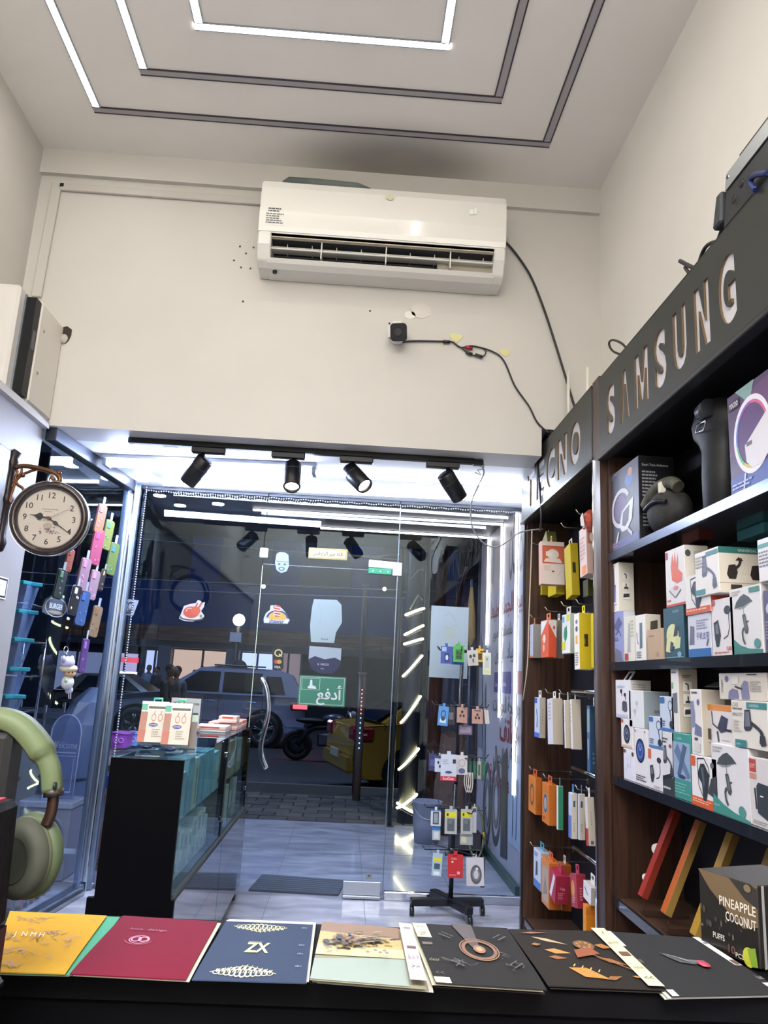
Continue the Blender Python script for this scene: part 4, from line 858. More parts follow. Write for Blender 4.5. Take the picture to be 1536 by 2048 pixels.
A.rect(0, 0, 1, .2, '#2c68a8'); A.poly([(.05, .3), (.12, .75), (.3, .72), (.28, .3)], '#6c6f86'); A.text(.38, .42, .13, '手机支架', '#3f4f8f', fit=.56); A.bars(.4, .62, .95, .86, 4, '#8f93ae', 3); A.line([(.82, .25), (.9, .4)], .05, '#46505e'); done(t, A, B)
t, A, B, _ = C('glove_box', 'white and red box with an orange hand picture on the teal box', 'box', 1333, 1372, 1090, 1210, 28, '#e3dedd', '#d8d2c9', z=ztl + .001, dep=.075)
A.rect(0, 0, 1, .04, '#c0483c'); A.rect(.03, .84, .16, .97, '#9a2838'); A.poly([(.35, .45), (.3, .7), (.4, .92), (.46, .7), (.52, .94), (.58, .7), (.7, .9), (.68, .62), (.9, .52), (.85, .4), (.6, .38)], '#d9694f'); A.poly([(.2, .28), (.5, .38), (.8, .26), (.5, .14)], '#d9d5d2'); A.line([(.2, .28), (.5, .14), (.8, .26)], .03, '#6a6a70'); A.ell(.55, .3, .14, .04, '#d08a9a'); A.bars(.08, .06, .35, .12, 1, '#cf5a4a', 2); B.ell(.15, .86, .12, .06, '#4a505a'); B.rect(.4, .5, .8, .9, '#b9b3aa'); B.poly([(.5, .55), (.5, .75), (.7, .75), (.75, .55)], '#4f4a44'); done(t, A, B)
t, A, B, zh = C('headset_box', 'white box with a black clip holder and orange foot, below the big universal mount box', 'box', 1372, 1422, 1140, 1222, 10, '#e6e2e0', '#c94a34', dep=.09, X=1.008)
A.rect(0, 0, 1, .16, '#cf5a30'); A.bars(.04, .04, .9, .12, 1, '#e9b9a4', 4); p_clip(A, .1, .1, .8, .95); A.ell(.9, .8, .08, .08, '#3f434c'); done(t, A, B)
t, A, B, _ = C('mic_box', 'white box with a microphone arm and red CAR print', 'box', 1426, 1470, 1190, 1309, 4, '#dcd8da', '#cfcacc', z=S2, dep=.1)
p_mic(A, .05, .12, .95, .9); A.text(.66, .09, .07, 'CAR', '#c8503c', bold=.02, fit=.28); A.bars(.1, .03, .95, .07, 1, '#c9705e', 5); A.rect(.02, .9, .2, .99, '#b8525c'); done(t, A, B)
t, A, B, zu = C('umbrella_holder_box', 'white box with an umbrella over a phone and teal corner, upper of the two', 'box', 1464, 1528, 1160, 1302, 9, '#dad7d8', '#cac6c6', z=S2, dep=.11)
p_umbrella(A, .15, .12, .75, .92); A.poly([(.1, 0), (1, 0), (1, .06), (.6, .08), (.3, .14), (.1, .24)], '#3f7f78'); A.ell(.84, .15, .1, .07, '#4f8c86'); A.bars(.1, .88, .4, .96, 2, '#b5a898', 4); A.rect(.66, .9, .98, .97, '#3f7f78'); done(t, A, B)
t, A, B, _ = C('car_mount_box', 'large white box with a green UNIVERSAL band and two black mounts on its side', 'box', 1392, 1440, 1096, 1190, 82, '#e4e0dc', '#cfc6b8', z=zh - .07, dep=.155, X=1.0)
p_holder(A, .3, .1, .95, .9, '#5a5c74'); A.rect(.5, .86, 1, .95, '#3f7f7c'); A.rect(0, .04, .42, .15, '#3f8a90'); A.bars(.04, .62, .4, .9, 4, '#a9a5a2', 4)
B.rect(0, .86, 1, 1, '#2f6a66'); B.text(.36, .9, .06, 'UNIVERSAL', '#cfe0dc', fit=.4); k = '#2a2322'
for u in (.28, .70): B.poly([(u - .14, .4), (u - .1, .6), (u + .02, .62), (u + .06, .45), (u + .02, .3), (u - .1, .3)], k); B.line([(u + .0, .5), (u + .1, .62 if u < .5 else .48), (u + .12, .76 if u < .5 else .46)], .05, k)
B.poly([(.3, .7), (.36, .78), (.45, .7)], k); B.line([(0, .22), (1, .22)], .008, '#b5ab9c'); B.rect(.2, .08, .4, .18, '#3a322e'); done(t, A, B)
t, A, B, _ = C('speaker_box', 'white box with a teal band on top of the upper umbrella box', 'box', 1518, 1560, 1062, 1152, 20, '#dbd9d8', z=zu + .002, dep=.1)
A.rect(0, .78, 1, .88, '#4c9088'); A.bars(.05, .3, .9, .7, 5, '#6a6a78', 4); done(t, A, B)
t, A, B, _ = C('holder_box', 'dark picture box partly hidden behind the upper umbrella box', 'box', 1532, 1580, 1165, 1298, 10, '#4c4a6a', z=S2, dep=.1)
A.ell(.3, .7, .2, .1, '#b9b4c6'); A.bars(.05, .2, .8, .5, 6, '#8e8aa8', 5); done(t, A, B)
t, A, B, _ = C('flat_box', 'teal box lying at the back above the universal mount box', 'box', 1475, 1530, 1074, 1096, 4, '#3d7f88', z=1.77, dep=.05, X=1.17); done(t, A, B)
t, A, B, _ = C('flat_box', 'rusty orange box at the back above the hand box', 'box', 1364, 1398, 1062, 1086, 4, '#a04f38', z=1.75, dep=.05, X=1.15); done(t, A, B)
# ---- shelf at 1.0 (third)
S3 = 1.001
t, A, B, z1 = C('marble_box', 'white marbled box at the bottom left of the third shelf', 'box', 1248, 1270, 1502, 1566, 6, '#dcdbe6', z=S3, dep=.07)
A.line([(.2, .2), (.4, .5), (.6, .4), (.7, .8)], .02, '#a9a4c4'); A.line([(.4, .5), (.45, .8)], .015, '#b5b0cc'); A.ell(.12, .9, .12, .06, '#6a4c30'); A.ell(.85, .85, .1, .07, '#5a4234'); done(t, A, B)
t, A, B, z2 = C('watch_box', 'small white watch box stacked on the marbled box', 'box', 1243, 1266, 1441, 1500, 6, '#dfdbd9', z=z1 + .001, dep=.07)
p_watch(A, .5, .48, .28, .33, '#39404e'); A.rect(.02, .86, .2, .98, '#b8453c'); A.rect(.1, .02, .9, .1, '#cfae8a'); done(t, A, B)
t, A, B, _ = C('earbuds_box', 'white earbuds box with blue lettering on the small watch box', 'box', 1232, 1262, 1359, 1438, 24, '#dedcdf', '#c8c5c2', z=z2 + .001, dep=.075)
q = ax(1258, 1359, 1.04); q.z = _; MB().tube([(1.03, q.y + .02, q.z), (1.05, q.y + .02, q.z + .03), (1.05, q.y - .03, q.z + .03), (1.03, q.y - .03, q.z)], .004, mat('#d8d6d2', .5), 4).build('hang_loop', t)
A.text(.1, .78, .1, 'soundcore', '#6f9fd0', fit=.8); p_ear(A, .2, .14, .85, .78); A.rect(.05, .03, .8, .1, '#b9bfd6'); B.bars(.1, .6, .8, .9, 5, '#9a958f', 8); done(t, A, B)
t, A, B, zw = C('smartwatch_box', 'tall white smartwatch box with a blue round dial under the earbud cube', 'box', 1271, 1296, 1458, 1572, 4, '#dcd8db', z=S3, dep=.075)
p_watch(A, .46, .6, .36, .22, '#2c4a94'); A.bars(.1, .05, .9, .16, 3, '#3a3a40', 4); A.ell(.85, .95, .04, .015, '#55555a'); A.ell(.1, .95, .05, .02, '#77777c'); done(t, A, B)
t, A, B, _ = C('earbud_cube_box', 'big plain white cube box with faint earbuds on the smartwatch box', 'box', 1259, 1288, 1380, 1456, 32, '#d9dadb', '#8f999f', z=zw + .001, dep=.09)
A.ell(.55, .66, .1, .06, '#b9bbbd'); A.line([(.55, .64), (.6, .5)], .03, '#b4b6b8'); A.ell(.4, .44, .1, .06, '#b9bbbd'); A.line([(.4, .42), (.42, .3)], .03, '#b4b6b8'); B.rect(.4, .42, .62, .5, '#6d767c'); done(t, A, B)
t, A, B, zm = C('mic_box', 'white box with a curved microphone and orange tab below the front lens box', 'box', 1297, 1327, 1500, 1583, 4, '#dcd8da', z=S3, dep=.07)
p_mic(A, .1, .12, .95, .85); A.rect(.05, .74, .25, .98, '#d0643c'); A.bars(.4, .03, .95, .1, 2, '#b5aeb0', 5); done(t, A, B)
t, A, B, zl = C('lens_box', 'pale blue box with a ring magnifier, the lower front one of two', 'box', 1299, 1326, 1432, 1498, 4, '#c3cddd', z=zm + .001, dep=.06)
p_ringarm(A, .4, .1, 1, .9); A.rect(.0, .02, 1, .1, '#4a76a8'); A.bars(.05, .12, .45, .3, 3, '#33406a', 5); A.rect(.04, .84, .34, .98, '#3c6aa8'); done(t, A, B)
t, A, B, zx = C('holder_box', 'white box with a dark printed foot and desk phone stand left of the teal pouch', 'box', 1327, 1351, 1470, 1597, 4, '#d3d1d3', z=S3, dep=.07)
A.rect(0, 0, 1, .28, '#33363c'); A.poly([(.05, .2), (.9, .3), (.8, .36), (.1, .28)], '#1f2126'); p_holder(A, .1, .3, .95, .78); A.bars(.05, .8, .55, .9, 2, '#4a4a50', 4); A.ell(.72, .78, .1, .03, '#7c4450'); A.bars(.1, .05, .9, .12, 1, '#c8c8ca', 6); done(t, A, B)
t, A, B, _ = C('lens_box', 'pale blue box with a ring magnifier, the higher rear one of two', 'box', 1321, 1349, 1394, 1466, 4, '#c3cddd', z=zx + .001, dep=.06)
p_ringarm(A, .45, .1, 1, .9); A.rect(.0, .02, 1, .1, '#3f6fb0'); A.bars(.05, .12, .5, .3, 3, '#33406a', 5); A.rect(.03, .8, .36, .98, '#3a66a2'); done(t, A, B)
t, A, B, zq = C('phone_holder_pouch', 'teal pouch pack showing a grey cross-shaped folding holder', 'package', 1348, 1386, 1476, 1612, 3, '#3f8f88', '#2a5f5c', z=S3, dep=.06)
A.rect(.05, .3, .95, .86, '#8fa3be'); A.poly([(.1, .7), (.3, .84), (.95, .36), (.8, .32)], '#5f7596'); A.poly([(.6, .84), (.8, .8), (.4, .32), (.25, .36)], '#4b5f7c'); A.bars(.1, .06, .9, .24, 4, '#6fb3aa', 5); A.text(.3, .9, .03, 'HOLDER', '#cfe6e0', fit=.4); A.ell(.5, .34, .2, .03, '#2f3d6a'); done(t, A, B)
t, A, B, _ = C('holder_box', 'tall white gooseneck holder box standing on the teal pouch', 'box', 1345, 1360, 1343, 1472, 30, '#dcd9d5', '#bfb4a5', z=zq + .001, dep=.06)
A.bars(.1, .9, .8, .95, 1, '#5a5a60', 4); A.poly([(.2, .3), (.2, .6), (.8, .62), (.8, .3)], '#6a6d7a'); A.rect(.1, .68, .3, .78, '#77a07c'); icons(B, 3, 2); B.bars(.2, .85, .7, .9, 2, '#4b463f', 4); done(t, A, B)
t, A, B, zo = C('headset_box', 'white and orange box with a black clip holder on the third shelf', 'box', 1385, 1437, 1524, 1629, 3, '#e3dfdf', z=S3, dep=.09)
A.rect(0, 0, 1, .17, '#d2592c'); A.bars(.05, .04, .95, .13, 2, '#eab79e', 5); p_clip(A, .15, .1, .8, .98); A.poly([(.66, .3), (1, .22), (1, .68), (.8, .6)], '#3a3e44'); A.rect(.02, .78, .2, .98, '#cf5c3a'); A.ell(.86, .86, .07, .06, '#5a5d68'); done(t, A, B)
t, A, B, _ = C('holder_box', 'slim white box with a grey oval holder, standing on the orange-footed clip box', 'box', 1385, 1407, 1388, 1522, 26, '#dedad8', '#b5ab9e', z=zo + .001, dep=.07)
A.poly([(.0, .3), (.0, .8), (.3, .82), (.42, .6), (.36, .42), (.1, .4)], '#8186a4'); A.poly([(.3, .3), (.4, .48), (.95, .42), (.95, .28)], '#6e7394'); A.ell(.72, .8, .12, .05, '#6d6a94'); A.bars(.15, .9, .7, .96, 1, '#55555c', 4); A.rect(.3, .22, .6, .26, '#4a4a50'); A.rect(.3, .05, .8, .18, '#cfcbc8'); B.rect(.35, .1, .6, .4, '#7a7268'); done(t, A, B)
t, A, B, zy = C('umbrella_holder_box', 'white box with an umbrella over a phone and teal corner, lower of the two', 'box', 1428, 1503, 1496, 1645, 3, '#dbd7da', z=S3, dep=.1)
p_umbrella(A, .15, .12, .7, .92); A.poly([(.02, 0), (1, 0), (1, .03), (.6, .08), (.3, .15), (.04, .26)], '#3f8a80'); A.ell(.80, .12, .09, .08, '#4f9088'); A.bars(.06, .86, .35, .96, 2, '#a7a2a6', 4); A.text(.06, .1, .03, 'sun-proof', '#d0e6e0', fit=.16); done(t, A, B)
t, A, B, zr = C('car_mount_box', 'white box with a red label and black phone clamp, third shelf end', 'box', 1504, 1556, 1518, 1662, 10, '#d2cdcd', z=S3, dep=.1)
A.rect(.03, .78, .3, .97, '#b8443c'); A.text(.06, .84, .06, 'EXT', '#ecd9d4', fit=.2); A.rect(.03, .68, .3, .76, '#c98a74'); A.poly([(.3, .2), (.28, .58), (.36, .64), (.8, .62), (.82, .2), (.7, .12)], '#343a40'); A.line([(.22, .55), (.26, .25)], .06, '#2b2f34'); A.rect(.42, .44, .55, .46, '#d6d6d6'); A.bars(.1, .03, .8, .09, 2, '#a8a2a2', 5); done(t, A, B)
t, A, B, zc = C('car_mount_box', 'white CAR BRACKET box with a green UNIVERSAL label on the lower umbrella box', 'box', 1467, 1540, 1412, 1512, 16, '#ded8d0', z=max(zy, zr) + .002, dep=.12)
A.text(.04, .86, .1, 'CAR', '#8a8078', fit=.22); A.bars(.04, .76, .34, .84, 1, '#6f6a66', 4); A.text(.04, .66, .075, 'BRACKET', '#6a6662', fit=.3); A.rect(.45, .84, 1, .97, '#3d7f80'); A.text(.52, .875, .06, 'UNIVERSAL', '#c9e0de', fit=.36); p_holder(A, .36, .08, .98, .82, '#34373e'); A.rect(.1, -.0, .42, .16, '#3a7c80'); A.text(.14, .05, .05, 'mount', '#c9e0de', fit=.2); A.bars(.05, .3, .3, .58, 4, '#bdb6ae', 5); done(t, A, B)
t, A, B, zk = C('headrest_holder_box', 'orange and white box with a black headrest holder beside the bracket box', 'box', 1409, 1466, 1406, 1487, 5, '#d7d2d2', '#c98a50', z=zo + .04, dep=.09, X=1.03)
A.rect(0, .84, 1, 1, '#d58a44'); A.poly([(.0, .0), (.15, .0), (.12, .84), (0, .84)], '#d98f48'); A.line([(.32, .82), (.34, .5), (.5, .4), (.7, .42)], .03, '#2e3038'); A.poly([(.5, .4), (.66, .74), (.88, .66), (.8, .34), (.62, .28)], '#3a3a52'); A.line([(.7, .38), (.98, .36)], .04, '#2f3138'); A.line([(.5, .32), (.54, .05)], .05, '#3b3d44'); A.rect(.16, .08, .28, .36, '#3a332e'); A.bars(.65, .06, .95, .12, 1, '#a5a0a6', 3); done(t, A, B)
t, A, B, _ = C('flap_box', 'white box with its lid flap open, behind the orange headrest box', 'box', 1408, 1432, 1392, 1420, 4, '#cfc6b8', z=zk - .02, dep=.06, X=1.13)
MB().hexa([(1.135, t.location.y - .05, zk + .05), (1.19, t.location.y - .05, zk + .07), (1.19, t.location.y + .04, zk + .07), (1.135, t.location.y + .04, zk + .05)], [(1.135, t.location.y - .05, zk + .052), (1.19, t.location.y - .05, zk + .072), (1.19, t.location.y + .04, zk + .072), (1.135, t.location.y + .04, zk + .052)], mat('#d6cebf', .5)).build('flap', t); done(t, A, B)
t, A, B, _ = C('phone_mount_box', 'white box with two grey oval mounts lying on top of the CAR BRACKET box', 'box', 1440, 1536, 1350, 1408, 10, '#d5cdc2', z=zc + .001, dep=.11, X=1.02)
A.ell(.18, .78, .045, .12, '#6d6a94'); A.poly([(.2, .02), (.22, .3), (.3, .42), (.42, .36), (.44, .04)], '#7a789a'); A.poly([(.5, .02), (.48, .5), (.56, .72), (.64, .68), (.66, .04)], '#807e9c'); A.line([(.36, .5), (.52, .4)], .02, '#3c3c46'); A.rect(.3, .58, .44, .86, '#dcd6cc'); A.rect(.62, .92, .82, .96, '#33302c'); A.bars(.06, .25, .1, .75, 8, '#5a5650', 4); A.bars(.68, .3, .9, .7, 5, '#a59d92', 4); done(t, A, B)
# ---- top shelf
S1 = 1.832
t, A, B, _ = C('lamp_box', 'dark glossy lamp box with a white ring lamp picture at the top shelf end', 'box', 1215, 1280, 918, 1092, 60, '#3d4158', '#0d0e14', z=S1, dep=.13, bev=.0015)
A.ell(.72, .8, .12, .09, '#5a7fc0'); A.ell(.76, .88, .07, .05, '#c08a70'); A.rect(.02, .02, .98, .12, '#5a5f96'); A.ell(.45, .5, .2, .16, '#6f5f8a', 18); A.ring(.47, .5, .3, .24, .22, '#d5d5e2', 24, 30, 330); A.poly([(.5, .45), (.86, .56), (.8, .3), (.66, .2), (.5, .2), (.42, .28)], '#d9d9e4'); A.poly([(.54, .43), (.74, .49), (.7, .3), (.6, .25), (.5, .28)], '#4a4a5c')
A.line([(.4, .22), (.32, .1)], .04, '#d0d0de'); A.line([(.68, .2), (.8, .12)], .04, '#d0d0de'); A.bars(.1, .04, .5, .1, 2, '#b08a8a', 5); A.bars(.02, .9, .4, .96, 2, '#7a7f96', 4)
B.text(.1, .88, .03, 'Smart Tone Ambience', '#c8c8d0', fit=.75); B.bars(.1, .5, .62, .82, 8, '#8a8a92', 6); B.bars(.1, .15, .6, .45, 7, '#7a7a84', 7); done(t, A, B)
t, A, B, _ = C('ring_light_box', 'large purple and blue box with a white ring lamp on the top shelf', 'box', 1462, 1560, 732, 962, 20, '#4a3358', '#2a2244', z=S1, dep=.16)
A.poly([(0, 0), (1, 0), (1, .2), (0, .16)], '#3a4f96'); A.poly([(.0, .4), (.4, .9), (.9, .95), (1, .6), (.5, .3)], '#5e3a66'); A.poly([(.2, 1), (.5, .8), (.62, 1)], '#7a9a96'); A.ell(.5, .5, .30, .26, '#54316a', 24)
A.ring(.52, .5, .40, .37, .22, '#e0dce6', 30, 20, 340)
for i, (c, a0, a1) in enumerate((('#c95a8a', 20, 90), ('#8a5ab0', 90, 140), ('#4f6fc0', 140, 190), ('#5fae7a', 190, 235), ('#c9b85a', 235, 300), ('#cf8a5a', 300, 340))): A.ring(.52, .5, .345, .32, .1, c, 8, a0, a1); A.l -= A.st
A.up(); A.poly([(.36, .42), (.95, .68), (.95, .3), (.7, .18), (.5, .18), (.38, .26)], '#d5d0d6'); A.rect(.4, .4, .52, .44, '#5a5560'); A.rect(.03, .84, .28, .93, '#2a2238'); A.text(.06, .86, .05, 'YOCOO', '#e0dce6', fit=.2, bold=.02); A.line([(.35, .16), (.3, .0)], .03, '#d0d0de'); A.bars(.05, .03, .6, .1, 2, '#a9b4e0', 5); done(t, A, B)
# camouflage bag and black neck bag
p = ax(1318, 1040, 1.05); t = thing('camouflage_bag', 'dark grey camouflage pouch lying in front of the black lamp box side', 'bag', (1.08, p.y, S1)); cm = mat('#2a2928', .7, noise=.5, nscale=26, bump=.4)
y_ = p.y - .02
q = MB(); q.ell((1.08, y_, S1 + .085), (.07, .105, .085), cm, 16, 10); q.build('pouch', t)
q = MB(); q.tube(smooth([(1.03, y_ + .08, S1 + .12), (1.04, y_ + .02, S1 + .165), (1.06, y_ - .06, S1 + .175), (1.07, y_ - .1, S1 + .15)]), .022, mat('#4d4b40', .7, noise=.5, nscale=30), 10); q.build('rolled_top', t)
MB().box((1.028, y_ - .05, S1 + .14), (1.05, y_ - .03, S1 + .18), mat('#cfcabd', .5)).build('tag', t, .003)
MB().tube(smooth([(1.012, y_ + .05, S1 + .1), (1.01, y_ - .04, S1 + .11), (1.03, y_ - .09, S1 + .1)]), .008, DARK, 6).build('seam', t)
p = ax(1432, 985, 1.07); t = thing('neck_bag', 'tall black padded bag with a flared collar and steel buckle on the top shelf', 'bag', (1.09, p.y, S1)); bk = mat('#0b0d13', .55, bump=.15, nscale=20)
z0 = S1; y_ = p.y
q = MB(); vs = []
for (z, ry, rx, sx) in ((0, .05, .05, 0), (.01, .06, .055, 0), (.12, .066, .055, .0), (.2, .068, .05, .0), (.23, .075, .05, .01), (.262, .105, .055, .02), (.3, .115, .055, .025), (.34, .095, .05, .015), (.355, .05, .03, 0)):
    for i in range(18):
        t_ = 2 * math.pi * i / 18; vs.append((1.09 + rx * math.cos(t_), y_ + sx + ry * math.sin(t_), z0 + z))
q.add(vs, [(j * 18 + i, j * 18 + (i + 1) % 18, (j + 1) * 18 + (i + 1) % 18, (j + 1) * 18 + i) for j in range(8) for i in range(18)] + [tuple(range(18))[::-1], tuple(range(8 * 18, 9 * 18))], bk, True); q.build('padded_body', t)
MB().cyl((1.04, y_ + .0, z0 + .315), (1.04, y_ - .045, z0 + .32), .028, mat('#3a3d42', .35, .3), 14).build('rolled_strap', t)
MB().tube([(1.03, y_ + .03, z0 + .26), (1.025, y_ - .03, z0 + .25), (1.028, y_ - .045, z0 + .275), (1.03, y_ + .02, z0 + .285)], .003, CHROME, 6, closed=True).build('buckle', t)
# ---- lower shelf: tablet boxes leaning on clear holders
acr = glass((.9, .9, .9), 1.45)
for k, (bx_, by_, tx, ty, col, lb, txt) in enumerate(((1290, 1795, 1350, 1660, '#96281e', 'thin red smartwatch box leaning on a clear stand', ''), (1337, 1836, 1380, 1665, '#b0561a', 'thin orange smartwatch box with black lettering down its edge', 'Smartwatch 8'), (1396, 1850, 1424, 1682, '#a57e22', 'thin yellow smartwatch box behind the pineapple box', ''), (1470, 1830, 1500, 1715, '#94721f', 'second yellow smartwatch box, mostly hidden by the pineapple box', ''))):
    z0 = .588; p = ax(bx_, by_, 1.03); q_ = ax(tx, ty, 1.16); y_ = p.y
    a_ = Vector((1.03, y_, z0 + .05)); b_ = Vector((1.15, y_, z0 + .05 + .27)); V = (b_ - a_).normalized(); Nn = Vector((-V.z, 0, V.x)); L = .30
    t = thing('watch_box', lb, 'box', (a_.x, a_.y, z0), 'leaning smartwatch boxes')
    M = frame(a_, (0, 1, 0), V)
    MB(M).box((-.02, 0, -.02), (.02, L, .0), mat(col, .35)).build('box_body', t, .002)
    MB(M).box((-.0205, .0, -.0205), (-.0185, L, .0005), mat('#7d2a1c' if k == 0 else '#8d7038', .4)).build('spine_edge', t)
    a = Art(M @ Vector((-.0, .0, 0)) + Vector((0, 0, 0)), (0, 1, 0), V, M.to_3x3() @ Vector((0, 0, 1)), .02, L)
    if k == 0:
        a0 = Art(M @ Vector((.0205, 0, -.02)), V, M.to_3x3() @ Vector((0, 0, 1)), (0, 1, 0), L, .02)
    side = Art(M @ Vector((-.02, 0, .0008)), (0, 1, 0), V, M.to_3x3() @ Vector((0, 0, 1)), .04, L)
    if txt: side.text(.36, .66, .05, txt, '#1d130c', rot=-math.pi / 2, fit=9); side.build('edge_lettering', t)
    st = thing('acrylic_stand', ('clear bent acrylic stand under the red watch box', 'clear bent acrylic stand under the orange watch box', 'clear bent acrylic stand under the yellow watch box', 'clear acrylic stand hidden behind the pineapple box')[k], 'stand', (a_.x, y_, z0), 'clear stands on the low shelf')
    MB().tube(smooth([(1.02, y_ - .03, z0 + .04), (1.012, y_ - .03, z0 + .02), (1.02, y_ - .03, z0 + .004), (1.16, y_ - .03, z0 + .004), (1.17, y_ - .03, z0 + .05)]), .003, acr, 6).build('edge_rod', st)
    MB().box((1.02, y_ - .035, z0), (1.17, y_ + .035, z0 + .004), acr).build('foot_plate', st)
    if k == 0:
        for dz in (.0, .11):
            c_ = M @ Vector((.024, .10 + dz * .9 - .04, -.01)); o = MB().cyl(c_ + Vector((-.004, 0, 0)), c_ + Vector((.004, .006, 0)), .018 if dz else .012, mat('#e6e2de', .4), 16).build('printed_ring', t)
# ---- things on top of the signs
rt = thing('wifi_router', 'router with two white upright antennas on top of the hook cabinet sign', 'router', (1.1, 3.6, 2.575))
wp = mat('#d8d2c4', .35)
MB().box((1.02, 3.42, 2.578), (1.2, 3.75, 2.61), mat('#4a4a4a', .5)).build('router_case', rt, .006)
for px, yt_, yb_ in ((1137, 742, 850), (1175, 734, 795)):
    b_ = ax(px, yb_, 1.06); MB().cyl((1.06, b_.y, 2.58), (1.06, b_.y, ax(px, yt_, 1.06).z), .008, wp, 8).build('antenna', rt)
t = thing('cable_coil', 'tangled coil of black cable on the far end of the hook cabinet sign', 'cable', (1.05, 4.1, 2.58))
rg = random.Random(4)
for i in range(4):
    P = []
    cc_ = ax(1085, 885, 1.04); 
    for j in range(14):
        t_ = 2 * math.pi * j / 14; P.append((1.04 + .05 * math.sin(t_ + i), cc_.y + (.16 + .03 * i) * math.cos(t_ + .3 * i) * (1 + .2 * math.sin(2 * t_ + i)) - .02 * i, 2.592 + .008 * i + .018 * (1 + math.sin(t_ * 2 + i * 2)) + (.03 if i == 2 and 3 < j < 8 else 0)))
    MB().tube(smooth(P + P[:1]), .0065, blk, 6).build('cable_loop', t)
MB().box((1.0, cc_.y - .02, 2.578), (1.03, cc_.y + .09, 2.596), blk).build('plug_block', t, .004)
MB().tube(smooth([ax(1075, 905, .972), ax(1078, 960, .968), ax(1083, 1030, .966), ax(1080, 1062, .99)]), .005, blk, 6).build('hanging_lead', t)
t = MB().tube(smooth([ax(1166, 815, 1.05), ax(1163, 800, 1.05), ax(1172, 790, 1.06), ax(1190, 787, 1.08)]), .006, blk, 6).build('cable_loop'); tag(t, 'short black cable loop just behind the hook cabinet sign top, right of the antennas', 'cable')
t = MB().tube(smooth([ax(1262, 710, 1.05), ax(1245, 688, 1.05), ax(1225, 680, 1.05), ax(1218, 688, 1.05), ax(1228, 704, 1.05), ax(1262, 714, 1.05)]), .005, mat('#2c261f', .5), 6).build('cable_loop'); tag(t, 'single thin cable loop standing up from the shelf cabinet sign top', 'cable')
dv = thing('amplifier_box', 'black electronic box with a bare metal plate and cables on the shelf cabinet sign', 'device', (1.1, 1.72, 2.57))
Ya = ax(1448, 470, .975).y; Yb = 1.3; za = 2.57
rgn = MB()
MB().hexa([(0.972, Ya, za + .0), (1.2, Ya, za + .0), (1.2, Yb, za + .0), (0.972, Yb, za + .0)][::-1], [(0.985, Ya - .01, za + .17), (1.18, Ya - .01, za + .17), (1.18, Yb, za + .17), (0.985, Yb, za + .17)][::-1], mat('#26282a', .4)).build('case', dv, .006)
MB().hexa([(0.976, Ya - .015, za + .115), (0.979, Ya - .015, za + .115), (0.979, Yb, za + .115), (0.976, Yb, za + .115)][::-1], [(0.982, Ya - .015, za + .17), (0.988, Ya - .015, za + .17), (0.988, Yb, za + .17), (0.982, Yb, za + .17)][::-1], mat('#c8ccce', .3, .7)).build('metal_plate', dv)
MB().box((1.0, Ya - .05, za + .17), (1.17, Yb, za + .21), mat('#2b2d30', .4)).build('upper_case', dv, .008)
MB().hexa([(0.966, Ya + .05, za + .03), (1.1, Ya + .05, za + .03), (1.1, Ya, za + .03), (0.966, Ya, za + .03)][::-1], [(0.972, Ya + .03, za + .13), (1.1, Ya + .03, za + .13), (1.1, Ya, za + .13), (0.972, Ya, za + .13)][::-1], mat('#33363a', .5)).build('end_bracket', dv, .006)
for dy, dz in ((.06, .06), (.1, .08), (.08, .04), (.14, .06)): MB().cyl((0.974, Ya - dy, za + dz), (0.982, Ya - dy, za + dz), .012, DARK, 10).build('socket', dv)
MB().cyl((0.977, Ya - .03, za + .15), (0.985, Ya - .03, za + .15), .006, CHROME, 8).build('screw', dv)
MB().tube(smooth([ax(1536, 345, .96), ax(1510, 350, .96), ax(1500, 365, .96), ax(1512, 380, .96)]), .008, mat('#1d2a5c', .4), 6).build('blue_cable', dv)
t = thing('cable_bunch', 'bunch of bent black and beige cables in front of the electronic box', 'cable', (1.0, 1.95, 2.57))
for nm, ps, c_, r_ in (('black_cable', ((1450, 480), (1415, 490), (1400, 520), (1395, 548), (1380, 565)), '#1a1618', .006), ('black_cable', ((1360, 522), (1385, 535), (1410, 545), (1420, 535)), '#2a2224', .007), ('black_cable', ((1375, 570), (1400, 540), (1418, 515), (1440, 498), (1470, 480)), '#1a1618', .006), ('black_cable', ((1370, 535), (1385, 555), (1400, 560)), '#241d1d', .006), ('beige_cable', ((1415, 512), (1435, 490), (1460, 478), (1490, 455)), '#a59472', .006), ('black_cable', ((1430, 510), (1436, 480), (1445, 455)), '#1a1618', .005)):
    MB().tube(smooth([ax(x, y, 1.0) for x, y in ps]), r_, mat(c_, .5), 6).build(nm, t)
MB().cyl(ax(1408, 520, .997), ax(1424, 514, .997), .012, mat('#231f2e', .5), 8).build('cable_tie', t)
